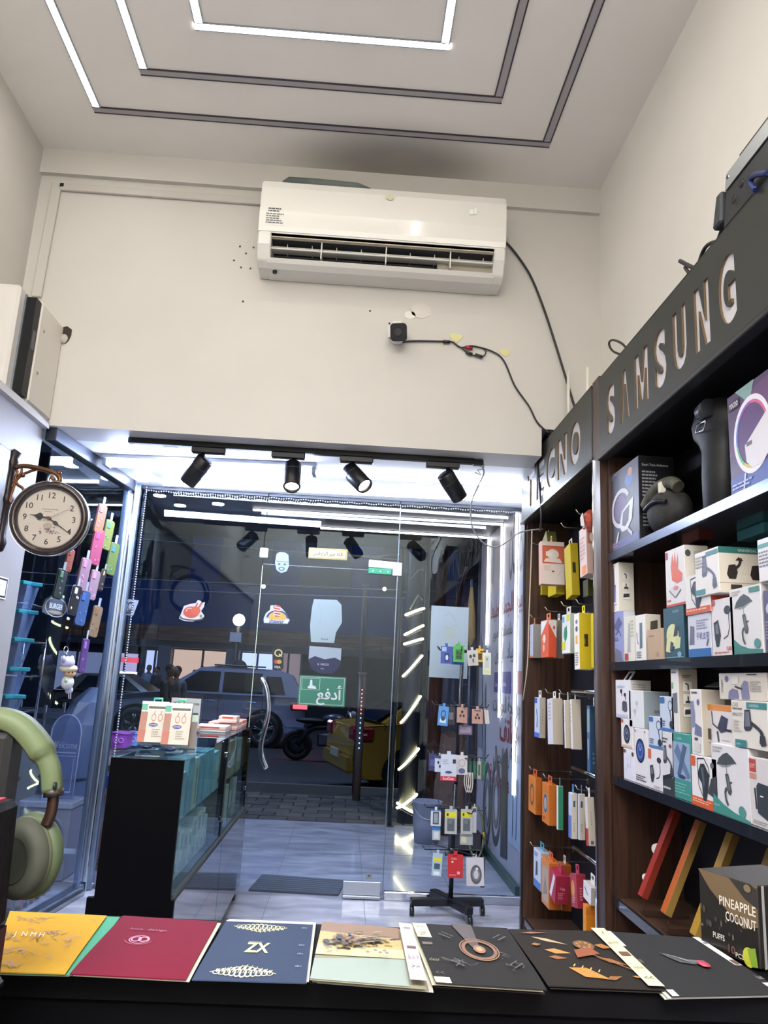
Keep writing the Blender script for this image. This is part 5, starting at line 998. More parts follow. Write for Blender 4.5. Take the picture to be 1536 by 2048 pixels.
# ------------------------------------------------------------------ hook goods in the TECNO cabinet
hook_m = mat('#b9b4aa', .25, .9)
def hook(px, py, n=0, X=1.02, lbl=None):
    p = ax(px, py, X); t = thing('display_hook', lbl, 'hook', (CB - .016, p.y, p.z), 'wire hooks in the hook cabinet')
    MB().tube([(CB - .016, p.y, p.z), (X + .03, p.y, p.z), (X + .012, p.y, p.z + .004), (X, p.y, p.z + .022)], .003, hook_m, 6).build('wire', t)
    MB().box((CB - .02, p.y - .012, p.z - .02), (CB - .015, p.y + .012, p.z + .01), hook_m).build('back_plate', t)
    return p
for px, py, lb in ((1062, 1088, 'top row hook at the far left behind the yellow boxes'), (1122, 1054, 'empty top row hook above the charger box'), (1152, 1028, 'empty hook highest in the cabinet near the divider'), (1060, 1236, 'second row hook over the grey striped box'), (1090, 1222, 'second row hook over the orange earphone box'), (1122, 1212, 'empty second row hook right of the orange box'), (1152, 1208, 'second row hook over the big yellow box'), (1058, 1384, 'third row hook at the far left, over the blue and white box'), (1090, 1386, 'third row hook over the first white cable box'), (1118, 1388, 'third row hook over the middle white cable boxes'), (1146, 1392, 'third row hook over the last white cable box'), (1058, 1540, 'fourth row hook over the first orange box'), (1086, 1556, 'fourth row hook over the second orange box'), (1150, 1580, 'fourth row hook over the blue topped boxes'), (1172, 1584, 'fourth row hook over the slanted white box'), (1060, 1692, 'bottom row hook over the blue and white box'), (1096, 1722, 'bottom row hook over the bottom orange box'), (1140, 1762, 'bottom row hook over the crimson boxes'), (1182, 1764, 'bottom row hook over the open white box')):
    hook(px, py, lbl=lb)
def hang(label, xl, xm, yt, yb_, side, face, sidec, hookc='#d8d6d2', X=1.0, tilt=0., cat='box', name='hanging_box', dep=None, lean=0.):
    """carton hung from its tab: pixels as for carton(); tilt turns it about X (its face leans)"""
    n = ax(xm, (yt + yb_) / 2, X); f_ = ax(xl, (yt + yb_) / 2, X); top = ax(xm, yt, X).z; bot = ax(xm, yb_, X).z; L = max(f_.y - n.y, .006); H = top - bot
    if dep is None: dep = max(.01, min(abs(side) / FX * n.y, CB - .03 - X))
    M = Matrix.Translation((X, n.y, top)) @ Matrix.Rotation(R(tilt), 4, 'X') @ Matrix.Rotation(R(lean), 4, 'Y')
    s = mat(face, .42); sm = mat(sidec, .42); q = MB(M); V = [(0, 0, -H), (dep, 0, -H), (dep, L, -H), (0, L, -H), (0, 0, 0), (dep, 0, 0), (dep, L, 0), (0, L, 0)]
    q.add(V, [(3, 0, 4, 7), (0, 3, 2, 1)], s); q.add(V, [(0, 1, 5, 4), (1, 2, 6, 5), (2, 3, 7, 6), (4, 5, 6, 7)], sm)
    t = q.build(name, None, .001); tag(t, label, cat, 'boxes on the cabinet hooks')
    h = MB(M); u = dep * .5; h.box((u - .001, L * .25, 0), (u + .001, L * .75, .014), mat(hookc, .4)); h.box((u - .001, L * .25, .014), (u + .001, L * .38, .03), mat(hookc, .4)); h.box((u - .001, L * .62, .014), (u + .001, L * .75, .03), mat(hookc, .4)); h.box((u - .001, L * .25, .03), (u + .001, L * .75, .036), mat(hookc, .4)); h.build('hang_tab', t)
    Rm = M.to_3x3()
    return t, Art(M @ Vector((0, L, -H)), Rm @ Vector((0, -1, 0)), Rm @ Vector((0, 0, 1)), Rm @ Vector((-1, 0, 0)), L, H), Art(M @ Vector((0, 0, -H)), Rm @ Vector((1, 0, 0)), Rm @ Vector((0, 0, 1)), Rm @ Vector((0, -1, 0)), dep, H)
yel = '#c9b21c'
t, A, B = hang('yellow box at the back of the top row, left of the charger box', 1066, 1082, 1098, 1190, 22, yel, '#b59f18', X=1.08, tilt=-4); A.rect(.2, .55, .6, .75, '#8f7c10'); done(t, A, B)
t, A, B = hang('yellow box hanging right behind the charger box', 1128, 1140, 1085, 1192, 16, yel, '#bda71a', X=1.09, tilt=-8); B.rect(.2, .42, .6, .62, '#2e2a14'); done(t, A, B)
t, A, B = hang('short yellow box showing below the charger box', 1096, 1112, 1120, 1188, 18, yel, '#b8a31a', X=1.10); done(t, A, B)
t, A, B = hang('grey and green topped pack hanging at an angle above the yellow boxes', 1078, 1092, 1062, 1100, 20, '#8d8a5a', '#6f7a3c', X=1.06, tilt=-25, cat='package', name='hanging_pack'); done(t, A, B)
t, A, B = hang('white and red charger box with an orange handle, front of the top row', 1077, 1082, 1082, 1168, 48, '#d8a494', '#e4d6d0', '#d8703c', X=1.0, tilt=-3)
B.rect(.05, .48, .98, .9, '#c9573c'); B.rect(.08, .5, .93, .87, '#d4684a'); B.ell(.5, .7, .26, .12, '#e8ded6'); B.rect(.2, .66, .5, .76, '#efe6df'); B.poly([(.1, .52), (.9, .5), (.8, .6), (.2, .6)], '#e6d9d0'); B.ell(.5, .3, .06, .02, '#5a4a44'); B.line([(.7, .2), (.85, .32)], .02, '#c8b5ac'); B.bars(.1, .3, .4, .42, 3, '#cbb8b0', 4); done(t, A, B)
t, A, B = hang('pink and white cable box near the divider in the top row', 1158, 1172, 1050, 1148, 26, '#dcc2ba', '#c9aaa2', '#d8d4ce', X=1.01, tilt=-4); A.rect(.3, .02, .9, .2, '#d98a4a'); A.bars(.1, .3, .8, .8, 6, '#c99a90', 4); B.rect(.1, .62, .9, .9, '#a86a58'); B.ell(.5, .76, .24, .1, '#d9d0ca'); done(t, A, B)
t = thing('crumpled_bag', 'crumpled red and white bag on the highest hook by the divider', 'bag', ax(1182, 1045, 1.03), 'boxes on the cabinet hooks')
q = MB(); P0 = ax(1180, 1042, 1.03); rg = random.Random(2); vs = []
for j in range(6):
    for i in range(10):
        t_ = 2 * math.pi * i / 10; k = [.2, .8, 1.1, 1, .9, .3][j] * rg.uniform(.75, 1.2); vs.append((P0.x + .03 * k * math.cos(t_), P0.y + .045 * k * math.sin(t_), P0.z + .05 - j * .02))
q.add(vs, [(j * 10 + i, j * 10 + (i + 1) % 10, (j + 1) * 10 + (i + 1) % 10, (j + 1) * 10 + i) for j in range(5) for i in range(10)], mat('#b5503e', .4), False); q.build('bag_body', t)
q = MB(); q.prism([(P0.x - .035, P0.y + .03, P0.z + .02), (P0.x - .04, P0.y - .02, P0.z + .03), (P0.x - .035, P0.y - .03, P0.z - .03), (P0.x - .035, P0.y + .02, P0.z - .02)], (.002, 0, 0), mat('#e2d8d2', .5)); q.build('white_label', t)
t, A, B = hang('dark olive box hanging under the pink cable box', 1166, 1176, 1158, 1192, 26, '#3c3a18', '#4a4a1e', X=1.06); done(t, A, B)
t, A, B = hang('grey striped box first in the second row', 1051, 1066, 1248, 1315, 16, '#b7b4bd', '#9a9894', '#d07a48', X=1.02); A.rect(0, 0, 1, .06, '#c9743a'); A.bars(.2, .2, .7, .9, 8, '#d6d3da', 5); done(t, A, B)
t, A, B = hang('orange and white earphone box in the second row', 1082, 1097, 1238, 1314, 16, '#d9532c', '#cf4a28', '#d07a48', X=1.0); A.poly([(0, .6), (.9, .98), (0, .98)], '#e2dcd8'); A.ell(.45, .5, .2, .12, '#e8c4b4'); A.ell(.4, .25, .12, .1, '#e6b09c'); B.poly([(0, .98), (1, .98), (1, .5), (0, .9)], '#d4cfca'); B.ell(.7, .78, .14, .05, '#b5503c'); done(t, A, B)
t, A, B = hang('dull grey and orange box behind the orange earphone box', 1108, 1116, 1240, 1316, 12, '#8d857c', '#837a70', X=1.07); A.rect(0, 0, 1, .12, '#b5683a'); done(t, A, B)
t, A, B = hang('white box with a green leaf print beside the big yellow box', 1124, 1140, 1226, 1306, 12, '#dfe0d8', '#bfc8be', X=1.03); A.ell(.45, .5, .22, .18, '#2f8a62'); A.line([(.4, .3), (.6, .7)], .08, '#256e4c'); A.rect(.05, .8, .3, .95, '#5aa0b8'); A.rect(.6, .82, .95, .98, '#d9d24a'); A.rect(.0, .1, .4, .3, '#d9cf3a'); done(t, A, B)
t, A, B = hang('big yellow box with a white printed front and black nameplate', 1148, 1158, 1225, 1338, 30, '#e0dcd4', yel, '#d8d020', X=.99, tilt=-2); A.ell(.5, .85, .2, .04, '#6a5a7a'); A.ell(.5, .72, .24, .05, '#5a4a66'); A.rect(.3, .45, .7, .6, '#d99a58'); A.bars(.2, .05, .8, .3, 6, '#8a7a70', 4); B.rect(.34, .4, .6, .62, '#26220e'); B.text(.42, .44, .02, 'TECNO', '#c9b21c', rot=math.pi / 2, fit=2); done(t, A, B)
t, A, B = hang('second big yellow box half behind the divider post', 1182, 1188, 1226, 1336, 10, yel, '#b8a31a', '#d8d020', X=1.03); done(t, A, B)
t, A, B = hang('blue and white cable box first in the third row', 1069, 1079, 1395, 1476, 12, '#c3cadd', '#b5aea2', X=1.01); A.rect(.0, .85, .5, .98, '#3f5fa8'); A.rect(0, 0, 1, .12, '#4a6ac0'); A.line([(.4, .7), (.6, .5), (.5, .25)], .12, '#4a4d58'); B.bars(.4, .3, .55, .7, 5, '#8a847a', 4); done(t, A, B)
for k, (xl, xm, yt, yb_, sd_, X_, lb) in enumerate(((1094, 1104, 1396, 1488, 20, 1.0, 'white cable box, first of the row of white boxes'), (1112, 1116, 1400, 1489, 10, 1.06, 'white cable box half hidden between its white neighbours'), (1127, 1129, 1400, 1496, 16, 1.0, 'narrow white cable box, third of the white row'), (1140, 1143, 1398, 1498, 18, 1.01, 'narrow white cable box leaning at the right end of the white row'))):
    t, A, B = hang(lb, xl, xm, yt, yb_, sd_, '#d6d3d6', '#c3b8a8', '#e0ddd8', X=X_, tilt=-5 if k != 1 else -3); A.bars(.2, .5, .8, .9, 5, '#a9a5ae', 3); B.text(.4, .38, .012, 'cable', '#6a6258', rot=math.pi / 2, fit=2); done(t, A, B)
t, A, B = hang('tall dark blue box by the divider between third and fourth rows', 1174, 1180, 1412, 1546, 24, '#2e5a86', '#34516e', X=1.06); A.rect(.1, .6, .9, .95, '#7d98a0'); A.line([(.4, .5), (.5, .2)], .2, '#c9d3da'); B.bars(.2, .1, .6, .3, 3, '#5d86b0', 4); done(t, A, B)
t, A, B = hang('first orange cable box in the fourth row', 1057, 1071, 1556, 1630, 12, '#d27a2c', '#b5621e', '#c8592c', X=1.01); A.ring(.5, .5, .3, .3, .3, '#55504e', 16); B.bars(.4, .1, .7, .3, 3, '#8a4a18', 3); done(t, A, B)
t, A, B = hang('second orange cable box in the fourth row, with a blue cable picture', 1084, 1098, 1570, 1652, 18, '#d07428', '#b9641c', '#c8592c', X=1.0); A.ell(.5, .5, .34, .26, '#b9a48e'); A.ring(.5, .5, .28, .24, .35, '#3f5878', 16); A.bars(.1, .05, .5, .15, 2, '#7a3f14', 3); done(t, A, B)
t, A, B = hang('slim green and white box beside the second orange box', 1113, 1116, 1572, 1660, 10, '#d8d6d0', '#2f8a6c', '#4a7f78', X=1.02); done(t, A, B)
t, A, B = hang('white box with a blue hook and navy tab, left of its twin', 1137, 1143, 1587, 1678, 12, '#b9c2dc', '#cfc8bb', '#4a7fb0', X=1.01); A.rect(0, 0, 1, .5, '#5a74b8'); B.rect(.3, .7, .6, .84, '#2c4a76'); B.bars(.3, .15, .6, .35, 5, '#8f897e', 3); done(t, A, B)
t, A, B = hang('white box with a blue hook and navy tab, right of its twin', 1156, 1158, 1588, 1680, 12, '#c8ccda', '#cbc4b7', '#4a7fb0', X=1.02); B.rect(.3, .7, .6, .84, '#2c4a76'); B.bars(.3, .15, .6, .35, 5, '#8f897e', 3); done(t, A, B)
t, A, B = hang('white box with a red corner leaning in the fourth row', 1169, 1174, 1594, 1690, 14, '#d3c6c2', '#cdc4b6', '#e2dfda', X=1.0, tilt=-7); A.rect(0, 0, 1, .35, '#a8382c'); B.rect(.3, .03, .7, .1, '#6a6258'); B.bars(.4, .4, .6, .7, 6, '#a59c8e', 3); done(t, A, B)
t = thing('clear_case', 'clear plastic case hanging at the divider in the fourth row', 'case', ax(1202, 1635, 1.0), 'boxes on the cabinet hooks'); p = ax(1198, 1600, 1.0)
MB().tube(smooth([(1.0, p.y, p.z), (1.0, p.y + .03, p.z - .08), (1.0, p.y + .02, p.z - .25), (1.0, p.y - .02, p.z - .25), (1.0, p.y - .03, p.z - .08)]), .006, glass((.8, .85, .85), 1.5), 6, closed=True).build('bumper', t); MB().box((.998, p.y - .03, p.z - .24), (1.002, p.y + .03, p.z - .06), glass((.75, .8, .82), 1.4)).build('clear_back', t)
t, A, B = hang('blue and white headphone box first in the bottom row', 1067, 1081, 1706, 1784, 20, '#c6cfdf', '#a9a8ac', '#3f9ab8', X=1.01); A.rect(0, 0, 1, .2, '#4a7ab8'); A.poly([(.3, .3), (.35, .7), (.6, .7), (.6, .35)], '#4a4d58'); A.bars(.1, .8, .7, .92, 2, '#5d7ab0', 3); done(t, A, B)
t, A, B = hang('orange box with a grey face in the bottom row', 1083, 1098, 1726, 1820, 22, '#c9844a', '#c26a20', '#c8592c', X=1.0); A.rect(.1, .1, .9, .85, '#b5a090'); A.poly([(.2, .2), (.5, .7), (.8, .3)], '#8d8078'); done(t, A, B)
t, A, B = hang('second orange box behind the crimson boxes', 1116, 1124, 1730, 1822, 18, '#c26a20', '#a9581a', X=1.07); done(t, A, B)
t, A, B = hang('crimson box with white diagonal front, tilted, left of its twin', 1100, 1112, 1752, 1812, 26, '#a82a44', '#96203a', '#b03a50', X=.99, tilt=10); A.poly([(.1, .1), (.4, .05), (.9, .9), (.6, .95)], '#e4d8da'); B.text(.5, .5, .08, 'USB', '#d9b0b8', rot=-.3, fit=.5, al=1); B.bars(.2, .15, .7, .4, 4, '#c27a8c', 3); done(t, A, B)
t, A, B = hang('crimson box with an orange plug picture, tilted, right of its twin', 1140, 1152, 1748, 1815, 18, '#a52a40', '#8e1e36', '#b03a50', X=1.0, tilt=-10); A.ell(.4, .55, .3, .25, '#cf8a58'); A.bars(.2, .1, .8, .3, 3, '#d9a0a8', 3); B.bars(.3, .2, .6, .6, 5, '#c9808e', 3); done(t, A, B)
t, A, B = hang('open white box with a torn flap in the bottom row by the divider', 1167, 1182, 1776, 1812, 22, '#dcd9da', '#b5aea2', '#e2dfda', X=1.0, tilt=4); A.line([(.2, .7), (.6, .4)], .08, '#5a5d66'); B.bars(.3, .2, .6, .8, 4, '#8a847a', 3); done(t, A, B)
t, A, B = hang('orange and yellow carton lowest on the right of the hook cabinet', 1166, 1172, 1812, 1872, 20, '#d98a20', '#c87a18', X=.99); B.rect(0, .7, 1, .9, '#b86a14'); done(t, A, B)
t, A, B = hang('tall pale box with vertical print beside the orange and yellow carton', 1190, 1194, 1800, 1870, 18, '#cfc9be', '#bfb6a8', X=.995); B.bars(.4, .2, .6, .8, 6, '#6d665c', 4); done(t, A, B)
# chrome display bars
for k, (x0, y0, x1, y1) in enumerate(((1145, 1382, 1204, 1386), (1145, 1535, 1204, 1560), (1148, 1694, 1206, 1740))):
    a_ = ax(x0, y0, 1.02); z_ = a_.z; t = MB().tube([(1.02, a_.y, z_), (1.02, 3.03, z_), (1.24, 3.03, z_)], .008, CHROME, 8).build('display_rail'); tag(t, ('upper chrome display rail by the divider, third hook row', 'middle chrome display rail by the divider, fourth hook row', 'lowest chrome display rail by the divider, bottom hook row')[k], 'rail', 'chrome display rails')
t = MB().tube(smooth([ax(1064, 1058, .98), ax(1062, 1130, .985), ax(1058, 1240, .985), ax(1055, 1330, .98), ax(1046, 1400, .985)]), .0035, mat('#c9b49a', .5), 6).build('thin_wire'); tag(t, 'pale thin wire hanging down the left front edge of the hook cabinet', 'wire')
# ================================================================== GLASS COUNTER
t = thing('showcase_counter', 'black glass-fronted showcase counter standing along the left of the shop', 'counter', (-.72, 3.95, 0))
bl = mat('#030307', .5, spec=.08); gb = mat('#3c3c46', .08, .35, coat=.6)
KX0, KX1, KY0, KY1 = -.845, -.585, 2.955, 4.93
MB().box((KX0 - .025, KY0, .05), (KX1 + .02, KY0 + .02, .50), bl).build('end_panel', t)
MB().box((KX0, KY0, .50), (KX1 + .005, KY0 + .018, .975), bl).build('end_panel', t)
MB().box((KX0 - .02, KY0 + .02, .06), (KX1 + .0, KY1, .49), mat('#15151c', .4)).build('base', t)
for a_, b_ in ((KY0 + .02, 4.02), (4.028, KY1)): MB().box((KX1 + .0, a_, .07), (KX1 + .02, b_, .495), gb).build('base_panel', t)
MB().box((KX0, KY0 + .018, .49), (KX1 + .012, KY1, .515), mat('#4a4f52', .3, .3)).build('deck', t)
gg = glass((.86, .95, .94), 1.3)
MB().box((KX1, KY0 + .02, .515), (KX1 + .006, 4.0, .97), gg).build('front_glass', t); MB().box((KX1, 4.05, .515), (KX1 + .006, KY1 - .02, .97), gg).build('front_glass', t)
MB().box((KX0 - .01, KY0 - .01, .975), (KX1 + .015, KY1, .985), glass((.8, .9, .9), 1.55)).build('glass_top', t)
MB().box((KX0, KY0 + .02, .74), (KX1 - .01, KY1 - .02, .748), gg).build('glass_shelf', t)
for y_ in (4.0, KY1 - .02): MB().box((KX1 - .02, y_, .49), (KX1 + .01, y_ + .045 if y_ < 4.5 else KY1, .975), BLACK).build('corner_post', t)
MB().box((KX0, KY0 + .02, .515), (KX0 + .01, KY1, .97), mat('#6f7c84', .4)).build('back_panel', t)
for y_, z_ in ((3.99, .9), (3.99, .6), (4.9, .9), (4.9, .62)):
    MB().box((KX1 + .004, y_ - .012, z_ - .012), (KX1 + .014, y_ + .03, z_ + .012), CHROME).build('glass_clip', t, .003)
for x_, y_ in ((KX1 - .02, KY1 - .05), (KX0 + .03, KY1 - .05), (KX1 - .02, KY0 + .1), (KX0 + .03, KY0 + .1)): MB().lathe((x_, y_, 0), (0, 0, 1), [(.0, 0), (.025, 0), (.028, .02), (.015, .06), (0, .06)], BLACK, 12).build('foot', t)
rg = random.Random(11)
def simplebox(name, label, a, b, c, grp, prints=(), face='x+', c2=None):
    t = MB().box(a, b, mat(c, .45)).build(name, None, .001); tag(t, label, 'box', grp)
    x0, y0, z0 = (min(a[i], b[i]) for i in range(3)); x1, y1, z1 = (max(a[i], b[i]) for i in range(3))
    if face == 'x+': A = Art((x1, y0, z0), (0, 1, 0), (0, 0, 1), (1, 0, 0), y1 - y0, z1 - z0)
    else: A = Art((x0, y0, z0), (1, 0, 0), (0, 0, 1), (0, -1, 0), x1 - x0, z1 - z0)
    for p in prints: A.rect(*p)
    A.build('front_print', t); return t
y = 3.03
for k, (w_, h_, c, p, lb) in enumerate(((.10, .17, '#8fadc0', (.15, .2, .8, .5, '#8fb8cf'), 'light blue box on the showcase upper shelf next to the black end panel'), (.11, .21, '#7d9fb8', (.1, .6, .9, .9, '#8db4ce'), 'taller blue box, second on the showcase upper shelf'), (.08, .2, '#b5c2b8', (.3, .1, .7, .8, '#7d8a86'), 'pale grey-green box between the blue boxes in the showcase'), (.09, .2, '#7096b0', (.2, .2, .8, .8, '#6fa4c2'), 'blue box right of the pale box in the showcase'), (.2, .205, '#7ba5b5', (.1, .1, .5, .9, '#78b0c4'), 'wide turquoise blue box in the first showcase bay'), (.14, .18, '#86acb6', (.1, .5, .9, .9, '#9ac4cc'), 'turquoise box next to the black post inside the showcase'))):
    simplebox('accessory_box', lb, (KX1 - .1, y, .749), (KX1 - .012, y + w_, .749 + h_), c, 'boxes on the upper showcase shelf', (p,)); y += w_ + .03
y = 3.05
for k in range(9):
    w_ = rg.uniform(.05, .085); h_ = rg.uniform(.13, .2)
    simplebox('accessory_box', 'white boxed accessory on the lower showcase shelf, ' + ('nearest the black end panel', 'second from the black end panel', 'third from the black end panel', 'fourth from the black end panel', 'middle of the first bay', 'fourth from the black post', 'third from the black post', 'second from the black post', 'nearest the black post')[k], (KX1 - .12, y, .516), (KX1 - .03, y + w_, .516 + h_), rg.choice(['#c3c9c6', '#b5bdbb', '#cdd0cc']), 'white boxes on the lower showcase shelf', ((.15, .55, .85, .9, '#8f9a98'), (.2, .1, .7, .3, '#9fb0b0'))); y += w_ + .022
for k, (y_, w_, z_, h_, c, lb) in enumerate(((4.1, .12, .516, .21, '#8a7a74', 'brownish tall pack right of the black post in the showcase'), (4.25, .1, .516, .2, '#a9b8b0', 'pale green pack low in the far bay'), (4.38, .1, .516, .22, '#7c6a6a', 'reddish grey pack low in the far bay'), (4.52, .14, .516, .2, '#9a9f9a', 'grey pack low at the end of the far bay'), (4.28, .2, .749, .19, '#8f8478', 'beige picture pack high in the far bay'), (4.55, .2, .749, .18, '#7f8a86', 'dull green pack high at the end of the far bay'))):
    simplebox('accessory_pack', lb, (KX1 - .1, y_, z_), (KX1 - .015, y_ + w_, z_ + h_), c, 'packs in the far showcase bay', ((.2, .3, .8, .7, '#b5b0a8'),))
# ---- on the counter top
TZ = .9855
for k, (xl, xr, yt, ybt, Yb, lb) in enumerate(((264, 318, 1418, 1490, 3.22, 'white and teal earphone box on a clear stand, left of two on the showcase'), (312, 366, 1422, 1496, 3.16, 'white and teal earphone box on a clear stand, right of two on the showcase'))):
    A_ = ay(xl + 8, ybt, Yb); B_ = ay(xr + 8, ybt, Yb); Hh = .165; lean = R(-18)
    W = (B_.x - A_.x); M = Matrix.Translation((A_.x, Yb, TZ + .025)) @ Matrix.Rotation(R(6), 4, 'Z') @ Matrix.Rotation(lean, 4, 'X')
    t = thing('earphone_box', lb, 'box', (A_.x + W / 2, Yb, TZ), 'earphone boxes on the showcase')
    MB(M).box((0, 0, 0), (W, .045, Hh), mat('#d9d6d0', .4)).build('carton_body', t, .001)
    MB(M).box((-.0005, -.0005, Hh - .012), (W + .0005, .0455, Hh + .0005), mat('#cfe0d8', .4)).build('lid_edge', t)
    h = MB(M); h.tube([(W * .4, .02, Hh), (W * .4, .02, Hh + .018), (W * .7, .02, Hh + .018), (W * .7, .02, Hh)], .005, mat('#55b89c', .4), 6); h.build('hang_handle', t)
    Rm = M.to_3x3(); a = Art(M @ Vector((0, 0, 0)), Rm @ Vector((1, 0, 0)), Rm @ Vector((0, 0, 1)), Rm @ Vector((0, -1, 0)), W, Hh)
    a.rect(0, 0, .26, .74, '#a8705e'); a.rect(0, 0, .3, .3, '#b5604e'); a.rect(.0, .78, .22, .93, '#4fae92'); a.rect(.26, .82, .95, .88, '#4a4640'); a.poly([(.26, 0), (.95, 0), (1, .78), (.3, .78)], '#cfc8bc')
    for cu, cv in ((.5, .6), (.74, .6)): a.ring(cu, cv, .09, .1, .3, '#b57f74', 14); a.line([(cu, cv + .1), (cu + .03, cv + .17)], .02, '#5a4a48')
    a.ell(.52, .42, .17, .05, '#2c3a86', 14); a.text(.52, .405, .035, 'SOUND', '#d9dcf0', al=1, fit=.26); a.bars(.5, .1, .85, .32, 4, '#9a9288', 5); a.build('front_print', t)
    b = Art(M @ Vector((W, 0, 0)), Rm @ Vector((0, 1, 0)), Rm @ Vector((0, 0, 1)), Rm @ Vector((1, 0, 0)), .045, Hh); b.rect(.0, .0, 1, .7, '#a86a58'); b.rect(.1, .72, .9, .9, '#8fb5a0'); b.build('side_print', t)
    st = thing('acrylic_easel', ('clear acrylic easel under the left earphone box', 'clear acrylic easel under the right earphone box')[k], 'stand', (A_.x + W / 2, Yb, TZ), 'clear easels on the showcase')
    MB().box((A_.x + .02, Yb - .06, TZ), (B_.x - .02, Yb + .09, TZ + .004), acr).build('foot_plate', st)
    MB(M).box((.02, .046, -.02), (W - .02, .05, Hh * .8), acr).build('back_rest', st)
    MB().tube([(A_.x + .02, Yb - .06, TZ + .012), (B_.x - .02, Yb - .06, TZ + .012)], .004, acr, 6).build('lip', st)
    MB().ell((A_.x + W * .45, Yb - .035, TZ + .012), (.025, .02, .010), mat('#1c2a5c', .3), 10, 6).build('navy_tab', st)
p = ay(380, 1495, 3.24)
M = Matrix.Translation((p.x - .045, 3.27, TZ + .002)) @ Matrix.Rotation(R(12), 4, 'Z') @ Matrix.Rotation(R(-20), 4, 'X')
t = MB(M).box((0, 0, 0), (.06, .03, .14), mat('#8d8078', .5)).build('earphone_box', None, .001); tag(t, 'smaller grey-brown box leaning behind the right earphone box', 'box', 'earphone boxes on the showcase')
MB(M).box((.0, -.001, .11), (.06, .0, .138), mat('#c3d6c0', .4)).build('label', t)
Y_ = 4.15
A_ = ay(331, 1482, Y_); B_ = ay(397, 1482, Y_); C_ = ay(341, 1385, Y_)
t = thing('sign_holder', 'clear upright acrylic holder with a white telecom price card on the showcase', 'sign', ((A_.x + B_.x) / 2, Y_, TZ))
hz = C_.z - TZ
MB().box((A_.x, Y_, TZ), (B_.x, Y_ + .004, TZ + hz), acr).build('acrylic_front', t); MB().box((A_.x, Y_ - .05, TZ), (B_.x, Y_ + .05, TZ + .004), acr).build('foot', t)
cardm = mat('#f2f4f8', .5); cd_ = MB().box((A_.x + .008, Y_ + .005, TZ + .02), (B_.x - .008, Y_ + .007, TZ + hz - .025), cardm).build('card', t)
a = Art((A_.x + .008, Y_ - .001, TZ + .02), (1, 0, 0), (0, 0, 1), (0, -1, 0), B_.x - A_.x - .016, hz - .045)
a.text(.08, .76, .12, 'MTN', '#3a4038', fit=.26, bold=.01); a.text(.55, .78, .1, 'telecom', '#4a4e58', fit=.4); a.ell(.46, .82, .06, .1, '#8fa04a', 10); a.text(.45, .6, .06, 'فاتورة', '#4a4e58', fit=.3); a.rect(.05, .42, .95, .52, '#3f5a5c'); a.rect(.05, .3, .95, .38, '#5fae9a'); a.bars(.4, .05, .9, .28, 4, '#6a5a9a', 5); a.rect(.78, .05, .88, .28, '#b5406a'); a.build('card_print', t)
for k, (x0, y0, w_, l_, h_, c, lb) in enumerate(((-.80, 4.25, .17, .2, .03, '#cfc9c4', 'white flat box at the bottom of the stack behind the price card'), (-.76, 4.45, .16, .2, .04, '#dba898', 'pale orange lidded box lying behind the white flat box'), (-.75, 4.68, .15, .2, .04, '#d98a70', 'orange flat box at the far end of the showcase top'), (-.70, 4.42, .1, .12, .035, '#e0b8a8', 'light peach box on the edge of the showcase top'))):
    z = TZ + (.0 if k < 3 else .041)
    t = MB().box((x0, y0, z), (x0 + w_, y0 + l_, z + h_), mat(c, .4)).build('flat_box', None, .002); tag(t, lb, 'box', 'flat boxes on the showcase')
    MB().box((x0 - .0005, y0 - .0005, z + h_ * .35), (x0 + w_ + .0005, y0 + l_ + .0005, z + h_ * .5), mat('#e8e0dc' if k else '#d0704a', .4)).build('band', t)
    MB().box((x0 + w_ * .2, y0 - .001, z + h_ * .6), (x0 + w_ * .8, y0, z + h_ * .9), mat('#c8502c', .4)).build('label', t)
# ================================================================== REVOLVING HOOK STAND
SX, SY = .672, 4.74
rk = thing('revolving_rack', 'black revolving hook stand on a crossed wheeled base by the glass', 'display stand', (SX, SY, 0))
kb = mat('#111318', .3); SYp = SY
MB(frame((SX - .02, SY, .075), (1, .12, 0), (-.12, 1, 0))).box((-.215, -.025, -.022), (.215, .025, .018), kb).build('base_bar', rk, .005)
MB(frame((SX - .0, SY - .01, .077), (.45, -1, 0), (1, .45, 0))).box((-.2, -.025, -.02), (.2, .025, .022), kb).build('base_bar', rk, .005)
for dx, dy in ((-.225, -.03), (.19, .025), (.085, -.185), (-.09, .17)):
    c_ = MB().cyl((SX + dx - .012, SY + dy, .026), (SX + dx + .012, SY + dy, .026), .026, kb, 14).build('caster', rk)
    MB().cyl((SX + dx, SY + dy, .045), (SX + dx, SY + dy, .06), .012, kb, 8).build('caster_stem', c_)
ptop = ay(927, 1322, SY)
MB().cyl((SX, SY, .09), (SX + .012, SY, .72), .014, kb, 10).build('pole', rk); MB().cyl((SX + .012, SY, .72), (SX + .03, SY, ptop.z + .02), .012, kb, 10).build('pole', rk)
tiers = []
for k, (py, r_) in enumerate(((1302, .16), (1412, .17), (1512, .17), (1618, .17), (1700, .17))):
    z = ay(915, py, SY).z; x_ = SX + .03 * (z / 1.5); tiers.append((x_, z))
    MB().lathe((x_, SY, z - .01), (0, 0, 1), [(.0, 0), (.028, 0), (.028, .02), (0, .02)], kb, 14).build('hub', rk)
    for j in range(6):
        an = R(20 + 60 * j + k * 12); dx, dy = math.cos(an), math.sin(an)
        MB().tube([(x_ + dx * .02, SY + dy * .02, z), (x_ + dx * r_, SY + dy * r_, z), (x_ + dx * (r_ + .015), SY + dy * (r_ + .015), z + .022)], .0035, kb, 5).build('hook_arm', rk)
